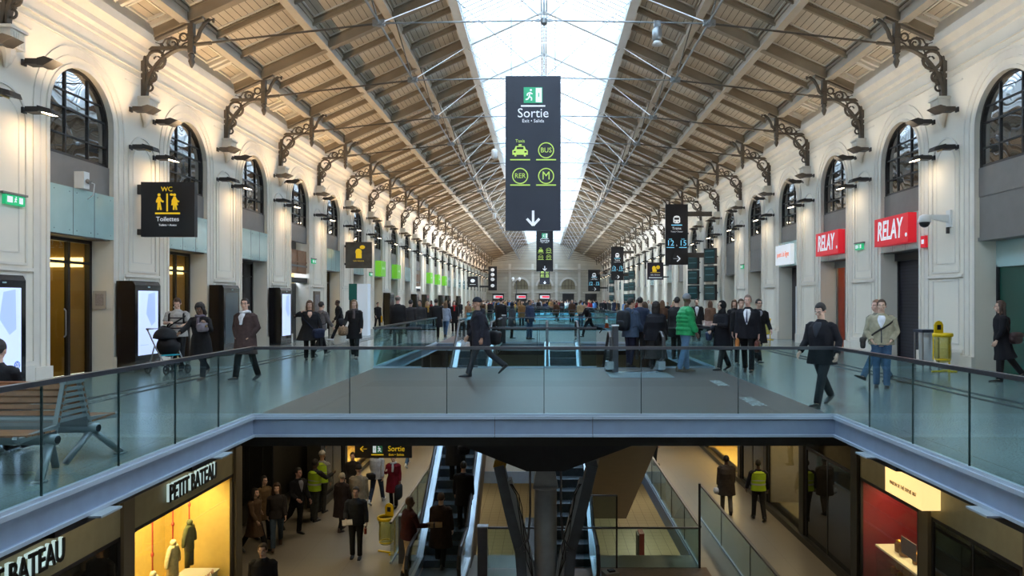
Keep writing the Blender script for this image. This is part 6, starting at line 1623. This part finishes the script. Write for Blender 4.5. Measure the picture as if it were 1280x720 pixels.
# group at the descending escalator
i_ = P('young man in hooded blue-grey jacket with a large dark backpack', 788, 459, head=128, H=1.80, pose=(((4,4,0),(-4,6,0)), ((10,10,20),(8,10,30))), hy=-30, hair=('short', DKHAIR), skin=TAN, top=dict(c=(.05,.075,.12), hem=.16, wide=.03, hood=True), pants=(.012,.012,.03))
backpack(i_, 'large black backpack on the young man in blue-grey hood', (.014,.018,.024), (.40,.22,.54), .24)
P('person in dark blue jacket behind the young man with backpack', 800, 449, head=170, H=1.84, hair=('short', DKHAIR), top=dict(c=(.02,.03,.06), hem=.16), pants=BLACK, hero=False)
P('person in pale blue denim jacket half hidden behind large woman', 806, 446, head=175, H=1.70, fem=True, hair=('long', BRHAIR), top=dict(c=(.18,.26,.38), hem=.14), pants=BLACK, hero=False)
P('large woman in black coat and patterned grey skirt seen from behind', 820, 461, head=176, H=1.70, fem=True, pose=(((2,2,0),(-2,3,0)), ((6,18,14),(4,18,14))), hair=('curly', DKHAIR), skin=BROWN, top=dict(c=(.010,.010,.014), hem=.18, wide=.085), pants=BLACK, skirt=((.045,.043,.045), .70, 1.35))
P('person in brown coat behind the large woman, hair loose', 828, 430, head=175, H=1.74, fem=True, hair=('long', (.16,.08,.04)), top=dict(c=(.10,.05,.03), hem=.3), pants=BLACK, hero=False)
P('blonde woman in black behind the green puffer jacket', 842, 419, head=20, H=1.70, fem=True, hair=('long', (.5,.36,.2)), top=dict(c=BLACK, hem=.3), pants=BLACK, hero=False)
P('man in green quilted jacket, grey beanie and blue jeans', 857, 465, head=100, H=1.90, pose=(((6,4,0),(-10,6,4)), ((-2,8,12),(6,8,20))), hy=34, hair=('beanie', (.22,.23,.25)), skin=BROWN, top=dict(c=(.012,.26,.085), hem=.10, wide=.05, puff=True), pants=(.09,.17,.28), shoe=(.13,.10,.07))
P('person in black behind the man in green, bag at knee', 846, 449, head=150, H=1.84, hair=('short', DKHAIR), top=dict(c=BLACK, hem=.3, wide=.03), pants=BLACK, hero=False)
i_ = P('man in black coat over white shirt beyond the side balustrade', 871, 428, head=-10, H=1.80, hair=('short', DKHAIR), skin=PALE, top=dict(c=BLACK, hem=.45), shirt=(WH, .12), pants=BLACK)
i_ = P('woman with long brown hair in tan jacket seen from behind', 888, 425, head=176, H=1.72, fem=True, hair=('long', (.12,.06,.035)), top=dict(c=(.16,.09,.06), hem=.10), skirt=((.50,.36,.32), .34, .9), pants=BLACK, hero=False)
i_ = P('woman in black padded coat and black headscarf walking left', 903, 463, head=-58, H=1.74, fem=True, pose=(((16,4,-4),(-16,12,20)), ((20,12,80,30),(8,12,50,20))), hy=-10, hair=('hijab', BLACK), skin=(.5,.33,.25), top=dict(c=(.010,.010,.012), hem=.40, wide=.02), pants=BLACK)
strap_bag(i_, 'shiny dark blue handbag at hip of woman in headscarf', 'handbag', 'handbag', (.03,.05,.10), (.36,.14,.24), t_hip=-.06, th=.9, side=-1, cross=False)
P('person with curly brown hair behind the headscarf woman', 918, 438, head=-20, H=1.74, fem=True, hair=('curly', (.12,.07,.04)), top=dict(c=BLACK, hem=.2), pants=BLACK, hero=False)
P('pale-faced person hidden between headscarf woman and suited man', 926, 456, head=0, H=1.78, hair=('short', BRHAIR), top=dict(c=BLACK, hem=.2), pants=BLACK, hero=False)
i_ = P('grey-haired man in dark suit and patterned tie with briefcase', 935, 466, head=-24, H=1.86, pose=(((10,3,-4),(-10,10,14)), ((-2,8,10),(4,8,12))), hair=('short', (.20,.14,.11)), skin=(.60,.36,.28), top=dict(c=(.011,.011,.015), hem=.16, wide=.035), shirt=((.75,.76,.8), .16), tie=(.06,.07,.12), pants=BLACK)
hand_bag(i_, 'reddish-brown leather briefcase held by the suited man', 'briefcase', 'briefcase', (.085,.022,.016), (.42,.11,.29), 0, .04, True)
hand_bag(i_, 'small orange and brown bag in the suited man right hand', 'carrier_bag', 'bag', (.45,.16,.04), (.18,.08,.26), 1, .02)
P('man in dark coat with glasses right behind the suited man', 948, 454, head=8, H=1.80, pose=WALK2, hair=('short', DKHAIR), skin=PALE, top=dict(c=BLACK, hem=.36), pants=BLACK, glasses=True, shirt=((.3,.3,.35), .36))
# right side
i_ = P('man in open black overcoat striding left with eyes lowered', 1027, 507, head=-52, H=1.74, pose=(((22,5,-8),(-24,14,26)), ((-14,20,44),(10,12,30))), hp=24, hair=('short', DKHAIR), skin=PALE, top=dict(c=(.010,.010,.014), hem=.19, wide=.02), shirt=((.025,.03,.04), .25), pants=(.012,.012,.016), flare=.02)
i_ = P('man in beige jacket and blue jeans with strap across chest', 1102, 485, head=-26, H=1.76, pose=(((4,4,0),(-3,4,0)), ((-4,18,44,30),(-4,18,44,30))), hair=('short', BRHAIR), skin=(.58,.38,.28), top=dict(c=(.33,.30,.21), hem=.07, wide=.03, zip=(.03,.035,.05)), shirt=((.65,.66,.70), .26), pants=(.055,.11,.20), shoe=(.03,.03,.03))
strap_bag(i_, 'dark messenger bag at hip of man in beige jacket', 'messenger_bag', 'bag', (.03,.026,.022), (.24,.10,.24), t_hip=-.04, th=1.5, side=-1)
P('man in jeans striding left, mostly hidden behind beige jacket man', 1097, 478, head=-72, H=1.80, pose=(((34,4,-22),(-24,8,20)), ((-10,8,20),(10,8,10))), hair=('short', (.25,.13,.08)), skin=(.6,.38,.3), top=dict(c=(.20,.18,.14), hem=.08), pants=(.06,.12,.20))
i_ = P('woman in black coat and heeled ankle boots walking right edge', 1252, 477, head=-104, H=1.74, fem=True, pose=(((6,2,0),(-24,12,34)), ((8,8,20),(-6,8,20))), hy=-6, hair=('long', (.06,.032,.022)), top=dict(c=(.008,.008,.012), hem=.42, wide=.0), flare=.02, pants=(.014,.012,.014), shoe=BLACK, skin=PALE)
i_['o'].children[0].data.materials[0]
lb = MB()
strap_bag(i_, 'dark red-brown shoulder bag of the woman at right edge', 'shoulder_bag', 'bag', (.03,.014,.014), (.34,.16,.26), t_hip=.02, th=2.3, side=1, cross=False)

# pushchair
o = thing('pushchair', 'black pushchair with turquoise trim beside the striped jumper man', 'pushchair', up_at(210,467)+(0,), R(60))
b = MB(); b.ell((0,-.02,.66), (.24,.30,.26), nu=18, nv=12, fn=lambda d: 1 if d.z < .3 or d.y > -.2 else .8); b.build('seat_pod', cloth(BLACK), o, True)
b = MB(); b.ell((0,.10,.84), (.26,.30,.26), nu=18, nv=12, fn=lambda d: 1 if d.z > -.1 else .5); b.build('hood', cloth((.02,.022,.026)), o, True)
b = MB(); b.tube([(-.27,.35,1.02),(-.27,.42,1.06),(.27,.42,1.06),(.27,.35,1.02)], .02, seg=8); b.build('handle_bar', M_dark, o)
for s in (1,-1):
    b = MB(); b.tube([(s*.27,.38,1.04),(s*.27,.05,.62),(s*.24,-.30,.20)], .016, seg=8); b.build('frame_tube', M_steel, o); b = MB(); b.tube([(s*.27,.10,.66),(s*.26,.34,.15)], .016, seg=8); b.build('frame_tube', M_steel, o)
    for (y, r) in ((-.36,.10),(.36,.13)):
        w_ = MB(); n = 18; w_.tube([(s*.27,y+r*cos(2*pi*i/n),r+.015+r*sin(2*pi*i/n)) for i in range(n)], .02, seg=8, closed=True)
        for i in range(5): w_.bar((s*.27,y,r+.015), (s*.27,y+r*cos(2*pi*i/5),r+.015+r*sin(2*pi*i/5)), .012, .012)
        w_.tube([(s*.25,y,r+.015),(s*.29,y,r+.015)], .03, seg=10); w_.build('wheel', M_dark, o)
b = MB(); b.tube([(-.25,-.05,.44),(.0,-.28,.46),(.25,-.05,.44),(.1,.2,.44)], .02, seg=6); b.build('trim', mat('turquoise', (.01,.42,.55), .5, emit=(.01,.4,.5), estr=.0), o)
b = MB(); b.box((-.20,-.16,.20), (.20,.22,.30)); b.build('basket', M_dark, o)

# ------------------------------------------------------------------ lower floor people
i_ = PL('man in dark shirt holding papers and a bottle, lower floor centre-left', 445, 697, head=6, H=1.78, pose=(((3,3,0),(-3,3,0)), ((2,12,14),(16,10,52,14))), hair=('short', (.04,.03,.025)), skin=(.5,.32,.24), top=dict(c=(.022,.026,.034), hem=.10, wide=.01), pants=BLACK)
o = thing('newspaper', 'folded pale papers held by the man in dark shirt', 'paper', tuple(pw(i_, i_['palms'][1])), R(20)); b = MB(); b.obox((0,-.06,.0), (.12,.08,.012), Matrix.Rotation(R(35),3,'X')); b.build('sheet', cloth((.55,.5,.4)), o)
o = thing('drink_bottle', 'small red bottle hanging from the dark-shirted man left hand', 'bottle', tuple(pw(i_, i_['palms'][0])+V(0,0,-.17))); b = MB(); b.lathe([(.03,0),(.035,.02),(.035,.13),(.014,.17)], (0,0,0), 12); b.build('bottle_body', mat('bottle_red', (.18,.02,.015), .3), o, True); b = MB(); b.lathe([(.016,.17),(.016,.2)], (0,0,0), 10); b.build('cap', M_dark, o)
i_ = PL('woman in long bright red coat with a dark bag, lower floor', 492, 634, head=-6, H=1.66, fem=True, pose=(((4,3,0),(-4,4,4)), ((2,10,14),(26,10,96,20))), hair=('short', (.12,.08,.06)), skin=(.5,.32,.26), top=dict(c=(.17,.006,.014), hem=.42, wide=.02), scarf=(.5,.48,.45), pants=BLACK)
hand_bag(i_, 'dark square shopping bag beside the red coat', 'shopping_bag', 'bag', (.02,.02,.024), (.40,.16,.46), 0, .0)
i_ = PL('woman in white and cream jacket with jeans seen from behind', 471, 629, head=172, H=1.78, fem=True, pose=WALK2, hair=('long', DKHAIR), top=dict(c=(.40,.42,.44), hem=.12, wide=.02), pants=(.02,.03,.06), shoe=WH)
strap_bag(i_, 'black belt bag low on the white jacket woman back', 'shoulder_bag', 'bag', BLACK, (.32,.12,.22), t_hip=-.02, th=2.9, side=1, strap=False)
PL('person in beige jacket and dark hat behind the dark-shirted man', 448, 660, head=175, H=1.78, hair=('beanie', (.03,.022,.018)), top=dict(c=(.28,.24,.18), hem=.12, wide=.04), pants=BLACK)
PL('fair-haired person in long dark coat left of the beige jacket', 427, 663, head=160, H=1.62, fem=True, pose=STEP, hair=('short', (.5,.42,.30)), top=dict(c=(.03,.02,.02), hem=.50, wide=.03), pants=BLACK, shoe=(.08,.05,.04))
PL('dark person facing camera behind the beige jacket group', 441, 632, head=0, H=1.68, fem=True, hair=('short', DKHAIR), top=dict(c=(.03,.025,.025), hem=.3), pants=BLACK, hero=False)
i_ = PL('man in maroon jacket and cream trousers at the escalator foot', 511, 717, head=128, H=1.80, pose=(((4,3,0),(-8,8,8)), ((2,10,14),(20,8,62,0))), hair=('short', BROWN), skin=BROWN, top=dict(c=(.05,.012,.016), hem=.12, wide=.03), pants=(.42,.34,.24), shoe=BLACK)
o = thing('parcel', 'long tan wrapped parcel in the maroon jacketed man hands', 'parcel', tuple(pw(i_, i_['palms'][1])), R(8)); b = MB(); b.obox((.08,0,.0), (.19,.06,.05)); b.build('wrapping', cloth((.4,.27,.15)), o); b = MB(); b.obox((.08,0,.0), (.02,.064,.054)); b.build('tape', M_dark, o)
PL('man in dark brown coat stepping onto left escalator, seen from behind', 551, 710, head=172, H=1.80, pose=(((10,6,0),(-10,10,14)), ((4,10,12),(2,10,12))), hair=('short', BRHAIR), top=dict(c=(.035,.020,.014), hem=.42, wide=.04), pants=BLACK)
def esc(y): return LZ + (y-17.3)*(4.7/8.1)+.06
i_ = person('dark rider with large shoulder bag standing midway up left escalator', -2.42, 19.7, esc(19.7), head=178, H=1.82, hair=('short', DKHAIR), top=dict(c=(.018,.018,.022), hem=.44, wide=.04), pants=BLACK)
strap_bag(i_, 'black messenger bag on the back of the escalator rider', 'messenger_bag', 'bag', BLACK, (.38,.14,.30), t_hip=-.02, th=2.4, side=-1)
person('rider in dark jacket low on the left escalator, right of brown coat', -2.05, 18.3, esc(18.3), head=176, H=1.70, hair=('short', DKHAIR), top=dict(c=(.014,.014,.016), hem=.3), pants=BLACK, hero=False)
person('rider in blue jacket high on the left escalator', -2.7, 21.6, esc(21.6), head=178, H=1.75, hair=('short', BRHAIR), top=dict(c=(.08,.14,.30), hem=.12), pants=BLACK, hero=False)
PL('worker in yellow safety vest nearer the camera, lit doorway', 393, 651, head=150, H=1.80, pose=(((3,3,0),(-3,3,0)), ((10,10,30),(50,10,60))), hair=('short', DKHAIR), skin=BROWN, top=dict(c=(.02,.02,.025), hem=.08), vest=1, pants=(.05,.055,.05))
PL('worker in yellow vest and pale cap behind the other worker', 402, 640, head=165, H=1.86, hair=('beanie', (.35,.33,.30)), skin=TAN, top=dict(c=(.25,.25,.24), hem=.08), vest=1, pants=(.06,.06,.06))
DIM = [(318,690,'woman in tan coat and tall boots walking right by dark glass',dict(head=70,H=1.66,fem=True,pose=WALK,hair=('long',DKHAIR),top=dict(c=(.10,.06,.035),hem=.44),pants=BLACK)),
 (329,674,'woman in light brown coat beside the dark shopfront',dict(head=60,H=1.72,fem=True,pose=STEP,hair=('long',DKHAIR),top=dict(c=(.16,.10,.05),hem=.36),pants=BLACK)),
 (346,685,'woman in grey top and jeans walking by dark shopfront',dict(head=20,H=1.70,fem=True,pose=WALK2,hair=('curly',BRHAIR),top=dict(c=(.035,.03,.03),hem=.1),pants=(.06,.09,.13),shoe=BROWN)),
 (372,668,'man in black suit walking right with papers, lower left',dict(head=60,H=1.84,pose=(((-2,4,0),(-26,24,40)),((10,8,20),(6,8,60))),hair=('short',DKHAIR),skin=(.45,.25,.2),top=dict(c=(.012,.012,.016),hem=.16),shirt=((.2,.2,.24),.2),pants=BLACK))]
for px, py, lab, kw in DIM: PL(lab, px, py, **kw)
person('man in black jacket cut off by the bottom picture edge', -5.42, 13.9, LZ, head=6, H=1.76, hair=('short', BRHAIR), skin=(.5,.32,.24), top=dict(c=(.014,.014,.016), hem=.1, wide=.02), pants=BLACK)
i_ = PL('man in grey-brown coat walking away along the right concourse', 908, 642, head=176, H=1.76, pose=STEP, hair=('short', DKHAIR), skin=BROWN, top=dict(c=(.055,.040,.030), hem=.34, wide=.04), pants=(.12,.10,.08))
o = thing('plastic_bag', 'white plastic bag swinging from the grey-brown coat man', 'bag', tuple(pw(i_, i_['palms'][0])+V(-.05,0,-.08))); b = MB(); b.ell((0,0,0), (.13,.12,.10), nu=16, nv=10, fn=lambda d: 1+.1*sin(9*d.x)+.08*sin(11*d.z)); b.build('bag_body', mat('bag_white', (.5,.5,.48), .4), o, True)
PL('man in yellow safety vest walking away beside right shopfronts', 948, 650, head=178, H=1.78, pose=(((14,4,0),(-14,16,22)), ((4,18,18),(0,16,14))), hair=('short', DKHAIR), skin=BROWN, top=dict(c=(.014,.014,.024), hem=.08), vest=1, pants=(.02,.018,.018))
PL('walker in jeans high on the lower floor beside the exit sign', 509, 583, head=170, H=1.76, pose=WALK, hair=('short', DKHAIR), top=dict(c=(.08,.12,.2), hem=.12), pants=JEANS, shoe=WH, hero=False)
PL('distant person in dark clothes top of lower floor, centre-left', 525, 556, head=170, H=1.76, pose=STEP, hair=('short', DKHAIR), top=dict(c=BLACK, hem=.2), pants=BLACK, hero=False)
PL('distant person in black far along the right lower floor', 843, 555, head=170, H=1.76, pose=STEP, hair=('short', DKHAIR), top=dict(c=BLACK, hem=.2), pants=BLACK, hero=False)
PL('distant worker in yellow vest by bronze escalator glass', 819, 581, head=100, H=1.70, hair=('short', DKHAIR), top=dict(c=BLACK, hem=.1), vest=1, pants=BLACK, hero=False)

# ------------------------------------------------------------------ the crowd down the hall: a few builds, copied with their parts
protos = []
specs = [dict(fem=False,pose=STAND,hair=('short',DKHAIR),top=dict(c=BLACK,hem=.34,wide=.03)), dict(fem=True,pose=STAND,hair=('long',BRHAIR),top=dict(c=BLACK,hem=.30)),
         dict(fem=False,pose=WALK,hair=('short',BRHAIR),top=dict(c=BLACK,hem=.14)), dict(fem=True,pose=WALK2,hair=('short',DKHAIR),top=dict(c=BLACK,hem=.40)),
         dict(fem=False,pose=STEP,hair=('beanie',DARK),top=dict(c=BLACK,hem=.14,wide=.04)), dict(fem=True,pose=STEP,hair=('curly',DKHAIR),top=dict(c=BLACK,hem=.16,wide=.02)),
         dict(fem=False,pose=WALK2,hair=('balding',DKHAIR),top=dict(c=BLACK,hem=.42,wide=.03))]
names = ['man in a %s long coat','woman with long hair in a %s coat','man in a short %s jacket walking','woman in a long %s coat walking','man in a knit cap and %s jacket','curly-haired woman in a %s jacket','balding man in a long %s overcoat']
for i, s_ in enumerate(specs):
    s_['top']['name'] = 'coat'
    protos.append(person('prototype figure number %d in crowd' % i, 0, -30-i, 0, hero=False, H=1.74, **s_)['o'])
ccol = [('black',(.010,.010,.013)),('black',(.014,.014,.016)),('dark grey',(.04,.042,.046)),('navy',(.014,.02,.05)),('brown',(.09,.045,.025)),('beige',(.36,.27,.17)),('pale grey',(.26,.27,.29)),('red',(.25,.015,.02)),('blue',(.06,.16,.38)),('charcoal',(.022,.022,.026)),('tan',(.28,.15,.07)),('white',(.5,.5,.5)),('pink',(.42,.14,.18)),('mustard',(.45,.28,.03))]
used = set(); pts_ = []
rr = random.Random(11)
def zone(x): return 'along the left wall' if x < -6.5 else 'in the left aisle' if x < -4.3 else 'left of middle' if x < -1.2 else 'in the hall middle' if x < 1.2 else 'right of middle' if x < 4.3 else 'in the right aisle' if x < 7.5 else 'along the right wall'
cnt = 0; tries = 0
while cnt < 150 and tries < 6000:
    tries += 1
    y = 36 + 88*rr.random()**.55; x = rr.uniform(-9.3, 9.3)
    if abs(x) < 4.6 and any(a-.3 < y < b_+.3 for a, b_ in voids): continue
    if any((x-a)**2+(y-b_)**2 < .55 for a, b_ in pts_): continue
    if y < 55 and x < -4 and rr.random() < .5: continue
    pi_ = rr.randrange(len(protos)); cn, cc = ccol[min(len(ccol)-1, int(rr.random()**1.35*len(ccol)))]
    kf = max(1, min(NF, int(round((y-FR0)/BAY))+1))
    lab = (names[pi_] % cn) + ' %s by %s bracket' % (zone(x), ORD[kf])
    if lab in used: continue
    used.add(lab); pts_.append((x, y)); cnt += 1
    c = copy_tree(protos[pi_]); c.location = (x, y, 0); c.rotation_euler = (0, 0, rr.choice([rr.uniform(0, 2*pi), rr.uniform(-.6,.6), pi+rr.uniform(-.6,.6)]))
    sc_ = rr.uniform(.93, 1.06); c.scale = (sc_, sc_, sc_); c['label'] = lab; c['group'] = 'crowd further down the hall'
    for ch in c.children:
        if ch.name.startswith('coat'): ch.material_slots[0].link = 'OBJECT'; ch.material_slots[0].material = cloth(cc)
        if ch.name.startswith('trousers') and rr.random() < .35: ch.material_slots[0].link = 'OBJECT'; ch.material_slots[0].material = cloth(rr.choice([JEANS, (.05,.05,.06), (.16,.13,.1)]))
        if ch.name.startswith('hair') and rr.random() < .4: ch.material_slots[0].link = 'OBJECT'; ch.material_slots[0].material = hairm(rr.choice([BRHAIR, (.2,.12,.06), (.4,.28,.15)]))
for p_ in protos:
    for ch in list(p_.children): bpy.data.objects.remove(ch)
    bpy.data.objects.remove(p_)
# ------------------------------------------------------------------ sky, camera, view
w = bpy.data.worlds.new('sky'); SC.world = w; w.use_nodes = True
n, l = w.node_tree.nodes, w.node_tree.links
bg = n['Background']; tc = n.new('ShaderNodeTexCoord'); ns = n.new('ShaderNodeTexNoise'); ns.inputs['Scale'].default_value = 1.4; ns.inputs['Detail'].default_value = 3
cr = n.new('ShaderNodeValToRGB'); cr.color_ramp.elements[0].position = .35; cr.color_ramp.elements[1].position = .65
cr.color_ramp.elements[0].color = (.58,.78,1,1); cr.color_ramp.elements[1].color = (.95,.94,1,1)
l.new(tc.outputs['Generated'], ns.inputs['Vector']); l.new(ns.outputs['Fac'], cr.inputs['Fac']); l.new(cr.outputs['Color'], bg.inputs['Color'])
bg.inputs['Strength'].default_value = SKY
cam = bpy.data.cameras.new('camera'); co = bpy.data.objects.new('camera', cam); COL.objects.link(co)
cam.sensor_width = 36; cam.lens = 36*F/1280; cam.shift_x = -40/1280; cam.shift_y = 15/1280
co.location = (0,0,EYE); co.rotation_euler = (R(90),0,0); cam.clip_end = 400; SC.camera = co
SC.view_settings.view_transform = 'Standard'; SC.view_settings.look = 'None'; SC.view_settings.gamma = 1; SC.view_settings.use_curve_mapping = False
SC.view_settings.exposure = EXPO
SC.render.engine = 'CYCLES'
c = SC.cycles; c.use_denoising = True; c.max_bounces = 8; c.diffuse_bounces = 4; c.glossy_bounces = 3; c.transmission_bounces = 4; c.transparent_max_bounces = 24
c.sample_clamp_indirect = 6; c.caustics_reflective = False; c.caustics_refractive = False; c.use_light_tree = True
try: c.denoiser = 'OPENIMAGEDENOISE'; c.denoising_input_passes = 'RGB_ALBEDO_NORMAL'
except Exception as e: print(e)
